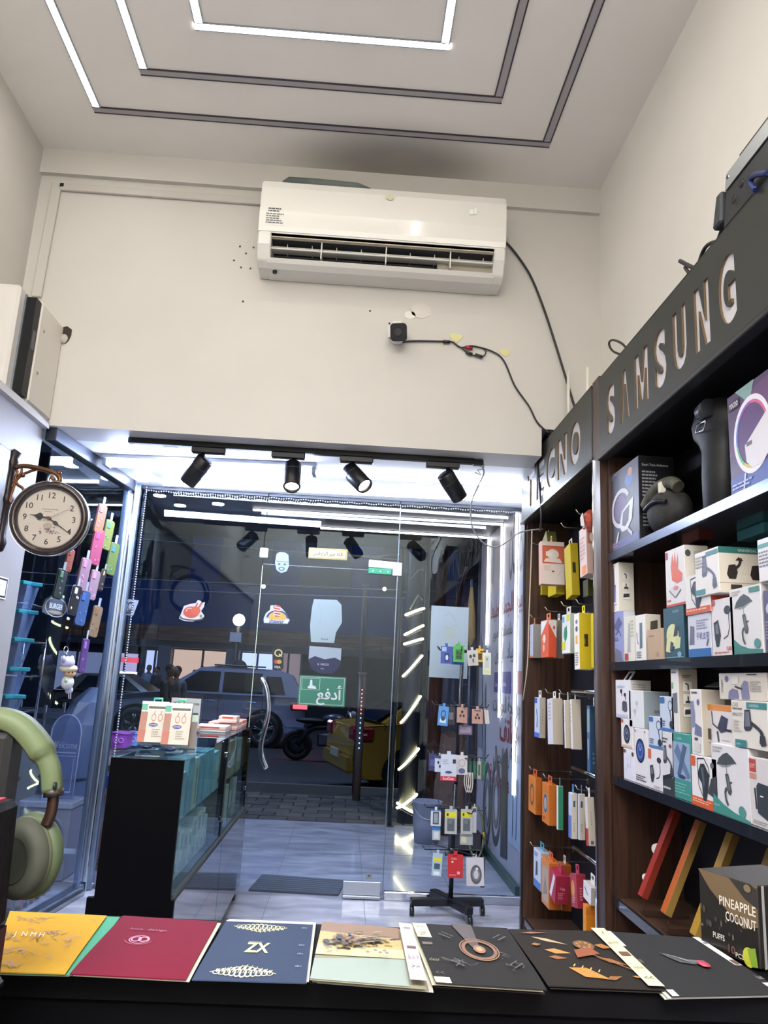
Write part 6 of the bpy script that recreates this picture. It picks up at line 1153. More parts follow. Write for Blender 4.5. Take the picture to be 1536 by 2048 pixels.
def blister(lb, x0, y0, x1, y1, d, card, items=(), grp='blister packs on the hook stand', cat='package', tilt=0., name='blister_pack'):
    """card pack hanging from a hook: pixel box on the plane Y = SY + d"""
    Y = SY + d; a_ = ay(x0, y0, Y); b_ = ay(x1, y1, Y); W = b_.x - a_.x; H = a_.z - b_.z
    M = Matrix.Translation(((a_.x + b_.x) / 2, Y, a_.z)) @ Matrix.Rotation(R(tilt), 4, 'Y') @ Matrix.Rotation(R(-4), 4, 'X')
    t = MB(M).box((-W / 2, -.002, -H), (W / 2, .002, 0), mat(card, .4)).build(name); tag(t, lb, cat, grp)
    MB(M).box((-W * .12, -.0025, -H * .03), (W * .12, .0025, .018), mat(card, .4)).build('hang_tab', t)
    Rm = M.to_3x3(); a = Art(M @ Vector((-W / 2, -.0021, -H)), Rm @ Vector((1, 0, 0)), Rm @ Vector((0, 0, 1)), Rm @ Vector((0, -1, 0)), W, H)
    for it in items:
        if it[0] == 'r': a.rect(*it[1:])
        elif it[0] == 'e': a.ell(*it[1:])
        elif it[0] == 'o': a.ring(*it[1:])
        elif it[0] == 't': a.text(it[1], it[2], it[3], it[4], it[5], al=1, fit=.8, bold=.01)
        elif it[0] == 'b': a.bars(*it[1:])
    a.build('print', t)
    return t
B_ = blister
B_('blue printed pack at the left of the top hooks', 882, 1292, 903, 1328, -.1, '#2c4a9a', (('r', .1, .7, .5, .95, '#9ab4d8'), ('r', .35, .1, .75, .6, '#1c2c5c'), ('e', .55, .35, .12, .15, '#c9d4ea')))
B_('second blue pack, behind the green pack on the top hooks', 903, 1294, 925, 1330, -.08, '#31519c', (('r', .1, .5, .6, .9, '#7f9cc8'), ('b', .2, .1, .8, .4, 3, '#c9d4ea', 2)))
B_('bright green pack with black knobs in front of the top hooks', 907, 1290, 928, 1325, -.13, '#4aa84a', (('r', .2, .15, .8, .75, '#2f6f34'), ('e', .38, .55, .1, .1, '#1c3a20'), ('e', .65, .5, .1, .1, '#1c3a20'), ('e', .4, .3, .1, .1, '#1c3a20'), ('e', .65, .28, .1, .1, '#1c3a20')))
B_('white pack with dark earbuds tilted right of the green pack', 934, 1300, 954, 1332, -.1, '#c9c6c0', (('e', .3, .6, .14, .12, '#44464e'), ('e', .65, .65, .14, .12, '#44464e'), ('r', .45, .2, .6, .45, '#5a5c64')), tilt=-5)
B_('yellow and black pack on the top hooks', 952, 1297, 966, 1335, -.08, '#e0b03a', (('r', 0, .0, 1, .28, '#1d1d20'), ('r', .3, .4, .8, .75, '#3a3420')))
B_('tall white pack with pale yellow print at the right end of the top hooks', 966, 1305, 981, 1350, -.12, '#dfe2d8', (('r', .2, .3, .8, .85, '#c6ccc8'), ('r', .15, .06, .85, .22, '#d9dc9a'), ('e', .5, .7, .12, .08, '#8aa04a')))
B_('sky blue headphone pack on the second hook ring', 878, 1412, 897, 1452, -.1, '#4f8fcf', (('o', .5, .6, .25, .2, .3, '#1e2c44'), ('r', .2, .15, .8, .35, '#c9dcee'), ('e', .5, .35, .2, .1, '#27364e')), tilt=4)
B_('black pack behind the sky blue pack on the second hook ring', 895, 1414, 909, 1450, -.05, '#23252c', (('r', .2, .3, .8, .7, '#6a6e78'),))
B_('pinkish brown pack with dark buds on the second hook ring', 914, 1414, 934, 1446, -.12, '#b08a7c', (('e', .5, .7, .12, .1, '#3a2a26'), ('e', .35, .45, .1, .1, '#3a2a26'), ('e', .65, .45, .1, .1, '#3a2a26')))
B_('second pinkish pack with dark buds, right of the first', 944, 1418, 965, 1448, -.11, '#bb9386', (('r', .2, .85, .8, .95, '#6a5a54'), ('e', .5, .62, .1, .1, '#3a2a26'), ('e', .35, .4, .1, .1, '#3a2a26'), ('e', .65, .4, .1, .1, '#3a2a26')))
B_('white pack with a red side behind the pink packs', 964, 1420, 976, 1448, -.06, '#d3cfca', (('r', 0, 0, .3, 1, '#4a3a3a'),), tilt=-6)
B_('mauve pack below the pink packs', 918, 1450, 944, 1470, -.02, '#7a6a86', (('r', .1, .2, .9, .8, '#a395aa'),))
B_('navy pack at the left of the third hook ring', 858, 1508, 872, 1542, -.05, '#27305e', (('r', .2, .3, .8, .7, '#46508a'),))
B_('white pack with dark dots on the third hook ring', 870, 1512, 886, 1544, -.08, '#bfc6d4', (('e', .4, .6, .12, .1, '#2a2e3a'), ('e', .6, .35, .12, .1, '#2a2e3a'), ('r', 0, .86, 1, 1, '#2a3a78')))
B_('large white memory card pack with a red foot on the third hook ring', 882, 1508, 912, 1562, -.13, '#c6cedd', (('r', 0, 0, 1, .17, '#c0283c'), ('t', .5, .035, .1, 'SanDisk', '#f0d8dc'), ('r', .75, .66, .95, .82, '#23262e'), ('e', .5, .32, .22, .05, '#3a4a7a'), ('b', .1, .6, .5, .8, 3, '#9aa4b8', 4)))
B_('white cable pack with a blue plug right of the memory card pack', 913, 1510, 934, 1550, -.11, '#cfcbcc', (('o', .5, .6, .3, .2, .2, '#a9a4a6'), ('e', .5, .2, .3, .14, '#5a6498')))
for k in range(4):
    B_('dark green edge-on pack right of the third hook ring, ' + ('nearest the pole', 'second from the pole', 'third from the pole', 'farthest from the pole')[k], 937 + k * 9, 1522, 943 + k * 9, 1558, -.02 - .02 * k, ('#1d4a3a', '#225544', '#b5a59a', '#27604a')[k], (('r', .2, .2, .8, .8, '#2f6a54'),))
q = thing('cable_hank', 'white coiled charging cables hanging below the third hook ring', 'cable', (SX + .09, SY - .1, .7), None)
P0 = ay(938, 1545, SY - .1)
for k in range(3):
    MB().tube(smooth([(P0.x + .014 * k - .02, P0.y, P0.z), (P0.x - .028 + .012 * k, P0.y - .01, P0.z - .05), (P0.x - .01 + .012 * k, P0.y, P0.z - .11), (P0.x + .012 * k, P0.y + .004, P0.z - .06), (P0.x + .01 * k, P0.y, P0.z)]), .0035, mat('#d0ccc8', .4), 6).build('cable_strand', q)
B_('small white phone picture pack with a blue band on the fourth hook ring', 862, 1620, 881, 1652, -.12, '#c9cfd6', (('r', .2, .1, .8, .9, '#3a4450'), ('r', .3, .2, .7, .8, '#8c9aa4'), ('r', 0, .94, 1, 1, '#4a7ac0')))
B_('blue banded clear pack below the phone picture pack', 865, 1652, 880, 1680, -.1, '#a8b2ba', (('r', 0, .7, 1, 1, '#2f7fc0'), ('r', .2, .1, .8, .6, '#c9d0d4')))
for k, (x0, x1, lb) in enumerate(((890, 913, 'clear screen protector pack with a yellow header, left of two'), (922, 944, 'clear screen protector pack with a yellow header, right of two'))):
    B_(lb, x0, 1618, x1, 1668, -.12 + .01 * k, '#aeb3b4', (('r', .05, .68, .95, .88, '#d6cf2a'), ('r', .15, .72, .3, .84, '#3a3a18'), ('r', .2, .12, .8, .62, '#565e66'), ('b', .3, .4, .7, .58, 3, '#8a929a', 3)))
B_('white header pack behind the right screen protector pack', 945, 1614, 952, 1665, -.06, '#c3c4c6', (('r', .1, .8, .9, .95, '#4a4e56'),))
B_('white and grey charger pack below the screen protectors', 920, 1668, 945, 1690, -.08, '#a8b0b0', (('r', .1, .2, .5, .8, '#d3cfb0'),))
B_('pale blue pack with a yellow label at the left of the lowest hook ring', 866, 1706, 884, 1752, -.12, '#a6c0cf', (('r', .1, .62, .9, .8, '#d6cf3a'), ('r', .2, .3, .8, .55, '#3f5868'), ('r', .2, .05, .8, .2, '#dfe6ea')), tilt=3)
B_('bright red pack with white dots in the middle of the lowest hook ring', 896, 1708, 925, 1756, -.14, '#c02a30', (('t', .4, .78, .08, 'Cable', '#e8b8b8'), ('e', .3, .68, .07, .04, '#e8d8d8'), ('r', .62, .16, .8, .28, '#d9a8a8'), ('b', .1, .08, .6, .14, 1, '#e0a0a0', 3), ('r', .3, .92, .6, .97, '#7a1a20')))
B_('white pouch with a coiled grey cable at the right of the lowest hook ring', 932, 1714, 966, 1772, -.12, '#cbc9d2', (('o', .55, .4, .32, .34, .35, '#5a5c60'), ('o', .55, .4, .2, .22, .3, '#77797e'), ('e', .6, .6, .08, .05, '#d9dadc')), tilt=-2)
B_('narrow black strip pack beside the white cable pouch', 961, 1714, 968, 1774, -.09, '#17181c', (('r', .2, .8, .8, .95, '#4a4c52'),))
# ================================================================== PHONE CASES ON THE SIDE WINDOW
def onside(px, py, d): 
    o = np.array([-1.598, 3.86, 0]) + np.array([SN.x, SN.y, 0]) * d; n = np.array([SN.x, SN.y, 0]); r = ray(px, py); tt = np.dot(o - CAM, n) / np.dot(r, n); return Vector(CAM + r * tt)
for k, (px, py, h, c, c2, ti, lb) in enumerate(((201, 1038, 62, '#b8714c', '#7a5a78', 6, 'orange phone case with a purple edge, highest on the side window'), (216, 1070, 62, '#8a963c', '#3f6a58', 6, 'yellow-green phone case right of the orange one'), (194, 1094, 74, '#c2446f', '#c23a6c', 5, 'hot pink phone case on the side window'), (225, 1118, 66, '#74903c', '#3c6a70', 6, 'green phone case close to the glass post'), (139, 1121, 46, '#b5563e', '#8a3c2c', 6, 'rust red phone case just below the clock'), (168, 1149, 66, '#b58aa0', '#a9708e', 6, 'pink glitter phone case, upper of two'), (187, 1170, 60, '#b892a6', '#b07a98', 6, 'pink glitter phone case, lower right of two'), (121, 1168, 60, '#22343c', '#4f7a5c', 7, 'black phone case with green marks'), (205, 1160, 44, '#2b2c36', '#b59a6a', 8, 'small black strap case with a gold charm'), (150, 1200, 58, '#1d2028', '#c9ccd2', 7, 'black and white patterned phone case'), (165, 1216, 70, '#3d66a8', '#2f56a0', 6, 'blue phone case on the side window'), (191, 1243, 62, '#a88660', '#6f5236', 7, 'tan brown phone case, lowest of the hanging cases'), (168, 1312, 66, '#6a3f9a', '#8a5ab0', 3, 'purple wrist strap hanging below the cases'))):
    c_ = onside(px, py, .05); s_ = h / FX * c_.y; H = s_ * .98; W = H * (.38 if k not in (8, 12) else .24)
    t = thing('phone_case' if k != 12 else 'wrist_strap', lb, 'phone case' if k != 12 else 'strap', c_, 'phone cases hung on the side window')
    U = (SU + SN * .35).normalized(); M = frame(c_, U, (0, 0, 1)) @ Matrix.Rotation(R(-ti), 4, 'Z')
    rr = W * .22; RP = lambda e: [((W / 2 + e - rr) * sx + rr * math.cos(R(a_)), (H / 2 + e - rr) * sy + rr * math.sin(R(a_)), 0) for sx, sy, a0 in ((1, 1, 0), (-1, 1, 90), (-1, -1, 180), (1, -1, 270)) for a_ in (a0, a0 + 30, a0 + 60, a0 + 90)]
    MB(M @ Matrix.Translation((0, 0, -.005))).prism(RP(0), (0, 0, .010), mat(dim(c), .3)).build('shell', t, .002)
    MB(M @ Matrix.Translation((0, 0, -.007))).prism(RP(.002), (0, 0, .004), mat(dim(c2), .3)).build('rim', t)
    MB(M).box((-W * .38, H * .2, .004), (-W * .02, H * .42, .009), mat(c2, .3)).build('camera_ring', t, .003)
    for q in range(3): MB(M).ell((rg.uniform(-W * .3, W * .3), rg.uniform(-H * .4, H * .1), .005), (W * .09, W * .13, .0015), mat(c2, .4), 8, 4).build('motif', t)
    MB(M).box((-W * .12, H / 2, -.002), (W * .12, H / 2 + s_ * .26, .002), glass((.75, .82, .9), 1.5, frost=.25)).build('hang_tab', t)
# plush key chain
c_ = onside(134, 1340, .06); s_ = c_.y / FX
t = thing('plush_keychain', 'small pastel plush doll key chain with a cream hat on the side window', 'plush toy', c_)
def kp(px, py, d=0.): return onside(px, py, .06 + d)
cr = mat('#d8cfae', .9, bump=.5, nscale=60); wh = mat('#cfd2d6', .9, bump=.4, nscale=60); lil = mat('#b5b3d4', .9, bump=.4, nscale=60)
r0 = kp(132, 1299); MB().tube([r0 + SU * (6 * s_ * 1.4 * math.cos(i * .5236)) + Vector((0, 0, 6 * s_ * math.sin(i * .5236))) for i in range(12)], .003, CHROME, 6, closed=True).build('ring', t)
MB().tube([kp(133, 1305), kp(134, 1318)], .003, CHROME, 6).build('chain', t)
MB().ell(kp(135, 1325), (14 * s_, 14 * s_, 12 * s_), lil, 12, 8).build('hat', t); MB().ell(kp(137, 1337), (17 * s_, 17 * s_, 9 * s_), cr, 14, 8).build('hat_brim', t)
for dx in (-8, 9): MB().ell(kp(135 + dx, 1317), (4 * s_, 4 * s_, 6 * s_), lil, 8, 6).build('ear', t)
MB().ell(kp(140, 1347, .01), (11 * s_, 12 * s_, 8 * s_), mat('#c9a07c', .6), 12, 8).build('face', t)
for dx in (-3, 4): MB().ell(kp(141 + dx, 1345, .035), (1.6 * s_, 1.6 * s_, 1.8 * s_), DARK, 6, 5).build('eye', t)
MB().ell(kp(135, 1365), (12 * s_, 12 * s_, 14 * s_), wh, 12, 8).build('body', t); MB().ell(kp(138, 1380), (8 * s_, 8 * s_, 8 * s_), lil, 10, 6).build('skirt', t)
MB().ell(kp(132, 1362, .035), (3 * s_, 3 * s_, 4 * s_), mat('#8fae7a', .6), 8, 6).build('button', t)
for dx in (-1.5, 2): MB().tube([kp(139 + dx, 1385), kp(139 + dx, 1398)], 1.3 * s_, wh, 6).build('leg', t)
# ================================================================== FOREGROUND COUNTER
CZ = .965
fc = thing('service_counter', 'black service counter in the foreground carrying the row of sheet stacks', 'counter', (0, .98, 0))
ink = mat('#030306', .7, spec=.1)
MB().box((-1.1, .955, CZ - .03), (.85, 1.16, CZ), mat('#030305', .7, spec=.15)).build('counter_top', fc, .003)
MB().box((-1.1, 1.12, .0), (.85, 1.15, CZ - .03), ink).build('front_panel', fc)
MB().box((-1.1, .60, .80), (.85, 1.12, .83), mat('#030306', .8, spec=.1)).build('desk_top', fc)
MB().box((-1.1, .96, .83), (.85, .985, CZ - .03), mat('#030306', .8, spec=.1)).build('riser', fc)
for x_ in (-1.08, .82): MB().box((x_, .62, 0), (x_ + .03, 1.12, .8), ink).build('side_panel', fc)
A_ = az(70, 2012, .852); B2 = az(250, 2030, .852)
kb_ = thing('laptop', 'closed dark grey laptop lying on the black desk under the yellow sheets', 'laptop', ((A_.x + B2.x) / 2, A_.y - .05, .83))
MB().box((A_.x - .05, B2.y - .02, .831), (B2.x, A_.y + .06, .85), mat('#14161a', .35)).build('lid', kb_, .006); MB().box((A_.x - .05, B2.y - .022, .836), (B2.x, B2.y - .018, .842), mat('#3a3d40', .3, .5)).build('front_edge', kb_)
A_ = az(998, 2030, .86)
pb = MB().box((A_.x, .55, .83), (A_.x + .34, A_.y, .86), mat('#080f48', .15, coat=.4)).build('phone_poster_box', None, .002); tag(pb, 'glossy pink and blue flat box on the desk at the bottom of the frame', 'box')
a = Art((A_.x, .55, .86), (1, 0, 0), (0, 1, 0), (0, 0, 1), .34, A_.y - .55); a.rect(0, 0, .36, 1, '#6a1f54'); a.poly([(.36, 0), (.36, .6), (.42, 1), (.5, 1), (.42, 0)], '#1c3c8a'); a.rect(.8, .2, .9, .8, '#2a3cc8'); a.build('top_print', pb)
# ---- stacks of printed sheets: corners as pixels (back left, back right, front right, front left)
def sheet(name, label, cor, z, col, grp, th=.0012, arts=None, curl=.0):
    P = [az(x, y, z) for x, y in cor]; bl_, br_, fr_, fl_ = P; n = 6; vs = []; m_ = mat(col, .65, spec=.06)
    for kk in (0, 1):
        for j in range(n + 1):
            for i in range(n + 1):
                u = i / n; v = j / n; p = (fl_ * (1 - u) + fr_ * u) * (1 - v) + (bl_ * (1 - u) + br_ * u) * v
                dz = curl * (max(0, .35 - v) * 2) ** 2 * -.5
                vs.append((p.x, p.y, p.z + dz - (th if kk == 0 else 0)))
    N1 = (n + 1) ** 2; fs = []
    for j in range(n):
        for i in range(n):
            a_ = j * (n + 1) + i; fs.append((N1 + a_, N1 + a_ + 1, N1 + a_ + n + 2, N1 + a_ + n + 1)); fs.append((a_, a_ + n + 1, a_ + n + 2, a_ + 1))
    ed_ = [i for i in range(n + 1)] + [j * (n + 1) + n for j in range(1, n + 1)] + [n * (n + 1) + i for i in range(n - 1, -1, -1)] + [j * (n + 1) for j in range(n - 1, 0, -1)]
    for i in range(len(ed_)): a_ = ed_[i]; b_ = ed_[(i + 1) % len(ed_)]; fs.append((a_, b_, N1 + b_, N1 + a_))
    t = MB().add(vs, fs, m_).build(name); tag(t, label, 'printed sheet', grp)
    if arts:
        class A2(Art):
            def P(s, u, v):
                p = (fl_ * (1 - u) + fr_ * u) * (1 - v) + (bl_ * (1 - u) + br_ * u) * v; return Vector((p.x, p.y, p.z + curl * (max(0, .35 - v) * 2) ** 2 * -.5 + s.l))
        A = A2(fl_, fr_ - fl_, bl_ - fl_, (0, 0, 1), (fr_ - fl_).length, (bl_ - fl_).length); arts(A); A.build('print', t)
    return t
def scribble(a, u, v, ru, rv, c, n, seed):
    rg_ = random.Random(seed)
    for i in range(n):
        x = u + rg_.gauss(0, ru); y = v + rg_.gauss(0, rv); pts = [(x, y)]
        for _ in range(4): pts.append((min(.97, max(.03, pts[-1][0] + rg_.uniform(-.05, .05))), min(.97, max(.03, pts[-1][1] + rg_.uniform(-.04, .04)))))
        a.line(pts, rg_.uniform(.004, .012), c); a.l -= a.st
    a.up()
z0 = CZ + .001
def off(c, dx, dy): return [(x + dx, y + dy) for x, y in c]
G = 'printed sheet stacks on the service counter'
def yellow(a):
    for u, v, n in ((.2, .86, 10), (.35, .84, 8), (.58, .6, 14), (.1, .5, 10), (.14, .28, 14), (.35, .3, 8), (.25, .08, 14), (.45, .5, 6)): scribble(a, u, v, .05, .03, '#9a7a3c', n, int(u * 100 + v * 10))
    for u, v in ((.9, .86), (.68, .18), (.3, .62)): a.line([(u - .03, v), (u, v + .02), (u + .04, v - .005)], .012, '#6a5040')
    a.text(.14, .5, .08, 'J  N M H', '#d8cfc0', fit=.34); scribble(a, .8, .45, .02, .03, '#9a7a3c', 8, 3)
def redp(a):
    a.ring(.36, .56, .1, .075, .12, '#a85c78', 24); a.ring(.33, .56, .05, .045, .25, '#c98aa4', 16); a.ring(.40, .56, .05, .045, .25, '#c98aa4', 16); a.ring(.36, .56, .14, .1, .04, '#b04a68', 24, 200, 340); a.text(.2, .72, .035, 'luxe  design', '#8f4a62', fit=.4)
def bluep(a):
    gold_ = '#c9c292'
    for cv, s in ((.9, 1), (.1, -1)):
        for i in range(-5, 6):
            u = .42 + i * .048; h = .12 - abs(i) * .014
            a.ring(u, cv, .035, h * .55, .3, gold_, 12); a.l -= a.st; a.line([(u, cv), (u + .02, cv - s * h)], .008, gold_); a.l -= a.st; a.ell(u, cv - s * h * .6, .012, .02, gold_, 8); a.l -= a.st
        a.line([(.12, cv), (.3, cv - s * .06), (.42, cv - s * .1), (.56, cv - s * .06), (.72, cv)], .01, gold_)
    a.text(.35, .42, .17, 'ZX', '#cfc88a', fit=.24, bold=.03); a.line([(.36, .6), (.5, .6)], .006, gold_)
    for v in (.2, .4, .55, .88): a.text(.88, v, .03, 'abc', '#8f9ab8', fit=.06)
def goldp(a):
    a.rect(0, 0, .86, 1, '#8f8c76'); a.poly([(0, 0), (.86, 0), (.86, .42), (0, .3)], '#8a978e'); a.poly([(0, .78), (.86, .74), (.86, 1), (0, 1)], '#7a5a38'); a.poly([(0, .55), (.86, .52), (.86, .76), (0, .8)], '#b59c62')
    a.poly([(0, .36), (.86, .4), (.86, .55), (0, .55)], '#c4b88c')
    rg_ = random.Random(21)
    for i in range(70):
        u = min(.8, max(.1, rg_.gauss(.42, .16))); v = min(.84, max(.44, rg_.gauss(.62, .07) + (u - .3) * .12)); L = rg_.uniform(.02, .07); an = rg_.uniform(-.5, .9)
        a.line([(u - L, v - L * .4 * math.sin(an)), (u, v + .012), (u + L, v + L * .5 * math.sin(an))], rg_.uniform(.012, .035), rg_.choice(['#2a2522', '#3c3026', '#6a5030', '#8a6a3c', '#a38a52', '#4a3a26'])); a.l -= a.st * .7
    for i in range(26): u = rg_.gauss(.26, .06); v = rg_.gauss(.6, .05); a.ell(u, v, rg_.uniform(.012, .04), rg_.uniform(.015, .045), rg_.choice(['#1f1c1b', '#2a2522', '#8a5f38', '#3a2c24']), 9); a.l -= a.st * .7
    for i in range(9): a.ell(rg_.uniform(.05, .8), rg_.uniform(.36, .46), .02, .02, '#7a7462', 8); a.l -= a.st * .7
    a.rect(.86, 0, 1, 1, '#c9bdc6'); a.rect(.89, .5, .98, .54, '#5a3a3c'); a.text(.93, .16, .07, '>>', '#5a5058', al=1, fit=.08); a.text(.93, .3, .08, '8-4-9', '#8a808a', al=1, fit=.1); a.bars(.9, .86, .98, .9, 1, '#6a6068', 3)
def blackp(a):
    a.rect(0, 0, .145, 1, '#d6d3b4'); a.rect(.02, .58, .12, .63, '#5a4634'); a.text(.07, .1, .06, '<<', '#4a4638', al=1, fit=.08); a.text(.07, .3, .05, 'clear', '#8a8668', al=1, fit=.1); a.text(.07, .9, .05, '<<', '#4a4638', al=1, fit=.08); a.bars(.03, .74, .11, .82, 2, '#9a967a', 4)
    a.poly([(.4, 1), (.62, 1), (.58, .6), (.5, .56)], '#3c302c'); a.ring(.56, .52, .17, .17, .2, '#7a5238', 28); a.ring(.56, .52, .19, .19, .05, '#a07850', 28); a.ell(.56, .52, .06, .07, '#8a6242', 12); a.ell(.56, .52, .03, .035, '#b59068', 10)
    for s in (-1, 1):
        for v in (.26, .72): a.line([(.56 + s * .2, v), (.56 + s * .3, v + .08)], .012, '#4c4a48'); a.line([(.56 + s * .24, v - .04), (.56 + s * .34, v + .04)], .02, '#3c3b3a')
    scribble(a, .3, .25, .05, .05, '#4a4946', 6, 5); scribble(a, .8, .25, .05, .06, '#474643', 6, 8)
def blades(a):
    g1, g2 = '#b5813c', '#8a5a2c'
    def blade(u, v, L, wd, an, c):
        ca, sa = math.cos(an), math.sin(an); a.poly([(u + L * ca, v + L * sa), (u - wd * sa, v + wd * ca), (u - L * .7 * ca, v - L * .7 * sa), (u + wd * sa, v - wd * ca)], c)
    blade(.3, .78, .2, .03, -.45, '#b5a07c'); blade(.3, .56, .14, .05, -.25, g1); blade(.26, .44, .1, .035, -.1, g2); blade(.42, .2, .2, .08, -.5, g1); blade(.62, .12, .1, .03, .3, g2); blade(.74, .4, .16, .04, -.5, g2); blade(.8, .66, .1, .05, -.3, '#a06a34'); blade(.2, .9, .16, .02, .05, '#8a5a3a'); blade(.15, .66, .06, .03, .1, g2); blade(.84, .14, .05, .015, -.2, g1)
    a.ell(.62, .66, .1, .09, '#6a4a2c', 14)
    for i in range(7): a.ell(.62 + .06 * math.cos(i * .9), .66 + .05 * math.sin(i * .9), .015, .018, '#b5813c', 8); a.l -= a.st
    a.poly([(.45, .42), (.7, .5), (.66, .62), (.48, .56)], '#8a4a2c'); a.line([(.6, .5), (.86, .24)], .014, '#9a6a38')
    for i in range(4): a.line([(.34 + i * .06, .26 - i * .03), (.37 + i * .06, .3 - i * .03)], .01, '#e0c070')
    a.rect(.86, 0, 1, 1, '#d6cfae'); a.rect(.89, .46, .98, .53, '#6a4a34'); a.text(.93, .08, .06, '<<', '#5a5444', al=1, fit=.08); a.text(.93, .24, .06, 'skin', '#8f8a6c', al=1, fit=.1); a.text(.93, .68, .05, 'gold', '#8f8a6c', al=1, fit=.1); a.text(.93, .86, .05, '?', '#5a5444', al=1, fit=.06)
def sketch(a):
    a.rect(0, 0, .06, 1, '#cfd0cc'); a.rect(.015, .44, .055, .5, '#4a443c'); a.rect(.93, 0, 1, 1, '#d5d0d4')
    a.rect(.94, .46, .99, .54, '#6a5650'); a.text(.965, .2, .06, 'hand', '#a09aa0', al=1, fit=.05); a.bars(.94, .82, .99, .88, 1, '#6a6a86', 3)
    a.poly([(.3, .62), (.36, .58), (.5, .5), (.66, .5), (.66, .45), (.52, .42), (.4, .45), (.34, .54)], '#4c4e50')
    for i in range(5): a.line([(.34 + .02 * i, .6 - .02 * i), (.5, .5 - .015 * i), (.64, .48 - .01 * i)], .006, '#8a8c8e')
    a.ell(.6, .42, .05, .06, '#a83a50', 12); a.ell(.58, .4, .03, .04, '#c85a70', 8)
S = [('yellow', [(20, 1822), (214, 1831), (131, 1944), (-22, 1940)], '#c2962c', yellow, 'yellow printed sheet with grey sketches at the left end of the counter'),
     ('red', [(246, 1831), (435, 1843), (372, 1956), (140, 1944)], '#6f152c', redp, 'crimson sheet with a pink ring emblem, second from the left'),
     ('blue', [(452, 1842), (626, 1849), (612, 1963), (384, 1956)], '#38435c', bluep, 'slate blue sheet with gold lace ornaments and large letters'),
     ('gold', [(645, 1844), (822, 1860), (853, 1974), (620, 1955)], '#8f8c76', goldp, 'gold and grey picture sheet with a pale strip, middle of the row'),
     ('black', [(824, 1846), (1014, 1856), (1094, 1976), (872, 1962)], '#2c2b2c', blackp, 'black sheet with a copper ring emblem and a cream strip'),
     ('blades', [(1016, 1858), (1208, 1862), (1330, 1977), (1096, 1968)], '#2b2725', blades, 'black sheet with golden blade shapes and a cream right strip'),
     ('sketch', [(1210, 1862), (1398, 1876), (1572, 1985), (1345, 1990)], '#2e2e30', sketch, 'black sheet with a small grey sketch and a red dot')]
for k, (nm, cor, col, fn, lb) in enumerate(S):
    u = {'yellow': [('#4f9a80', (26, 3), 'green sheet peeping out right of the yellow sheet'), ('#cfcbb8', (8, 4), 'cream sheet at the bottom of the yellow stack')], 'red': [('#d3ccb6', (7, 3), 'cream sheet under the crimson sheet'), ('#3a3432', (3, 3), 'dark sheet at the bottom of the crimson stack')], 'blue': [('#d2d2cc', (6, -4), 'white sheet with showing margins under the slate blue sheet'), ('#c9c9c4', (2, -2), 'lowest white sheet of the slate blue stack')], 'gold': [('#8a8578', (5, 4), 'grey sheet under the gold picture sheet'), ('#c3beb4', (14, 6), 'pale sheet at the bottom of the gold picture stack')], 'black': [('#d0cdb4', (-8, 3), 'cream sheet under the copper ring sheet'), ('#3a3230', (-4, 8), 'dark sheet at the bottom of the copper ring stack')], 'blades': [('#2a2826', (4, 5), 'dark sheet under the golden blade sheet'), ('#c9c3b0', (14, 5), 'cream sheet at the bottom of the golden blade stack')], 'sketch': [('#c9cac4', (-10, 2), 'pale sheet under the small sketch sheet'), ('#d3cfc0', (-16, 4), 'cream sheet at the bottom of the small sketch stack')]}[nm]
    zz = z0
    for j, (c_, (dx, dy), lb2) in enumerate(reversed(u)):
        zz += .0022; sheet('printed_sheet', lb2, off(cor, dx, dy), zz, c_, G, curl=.006)
        if nm in ('black', 'gold'): zz += .003
    zz += .003; sheet('printed_sheet', lb, cor, zz, col, G, arts=fn, curl=.006)
# ---- flavoured pods box on the counter at the right
F = az(1402, 1893, CZ + .001); N_ = az(1522, 1945, CZ + .001); zF = ay(1402, 1784, F.y).z; zN = ay(1522, 1730, N_.y).z; Hh = (zF + zN) / 2 - CZ - .001
t = thing('pod_box', 'dark brown PINEAPPLE COCONUT pods box behind the last sheet on the counter', 'box', ((F.x + N_.x) / 2 + .05, (F.y + N_.y) / 2, CZ))
d = (N_ - F); d.z = 0; Lf = d.length; d.normalize(); nn = Vector((d.y, -d.x, 0))
if nn.x > 0: nn = -nn
M = frame((F.x, F.y, CZ + .0035), d, (0, 0, 1), nn)
MB(M).box((0, 0, -.12), (Lf, Hh, 0), mat('#23211f', .3)).build('carton_body', t, .0015)
a = Art(M @ Vector((0, 0, 0)), d, (0, 0, 1), nn, Lf, Hh)
a.poly([(0, 1), (1, 1), (1, .5), (.75, .42), (.45, .6), (.2, .78)], '#6f5c44'); a.poly([(.55, 1), (.9, 1), (1, .96), (1, .72), (.8, .8)], '#33302e')
a.text(.97, .62, .12, 'PINEAPPLE', '#dcd6cc', al=2, fit=.6, bold=.012); a.text(.97, .45, .12, 'COCONUT', '#dcd6cc', al=2, fit=.5, bold=.012); a.text(.24, .17, .075, 'PUFFS', '#d0cac2', fit=.2, bold=.01); a.text(.5, .06, .1, '10', '#6a4a48', fit=.12, bold=.02); a.text(.62, .04, .06, 'PCS', '#d0cac2', fit=.14, bold=.01)
rg = random.Random(9)
for i in range(14): a.ell(rg.uniform(.05, .8), rg.uniform(.25, .6), rg.uniform(.01, .03), rg.uniform(.02, .05), rg.choice(['#6a5f52', '#4a4238', '#3c3a44']), 8); a.l -= a.st
a.ell(.86, .94, .06, .05, '#7a6a50', 10); a.ell(.84, .1, .1, .12, '#b8b83a', 14); a.poly([(.82, .2), (.95, .24), (.98, .02), (.88, -.0)], '#7a9a34'); a.build('front_print', t)
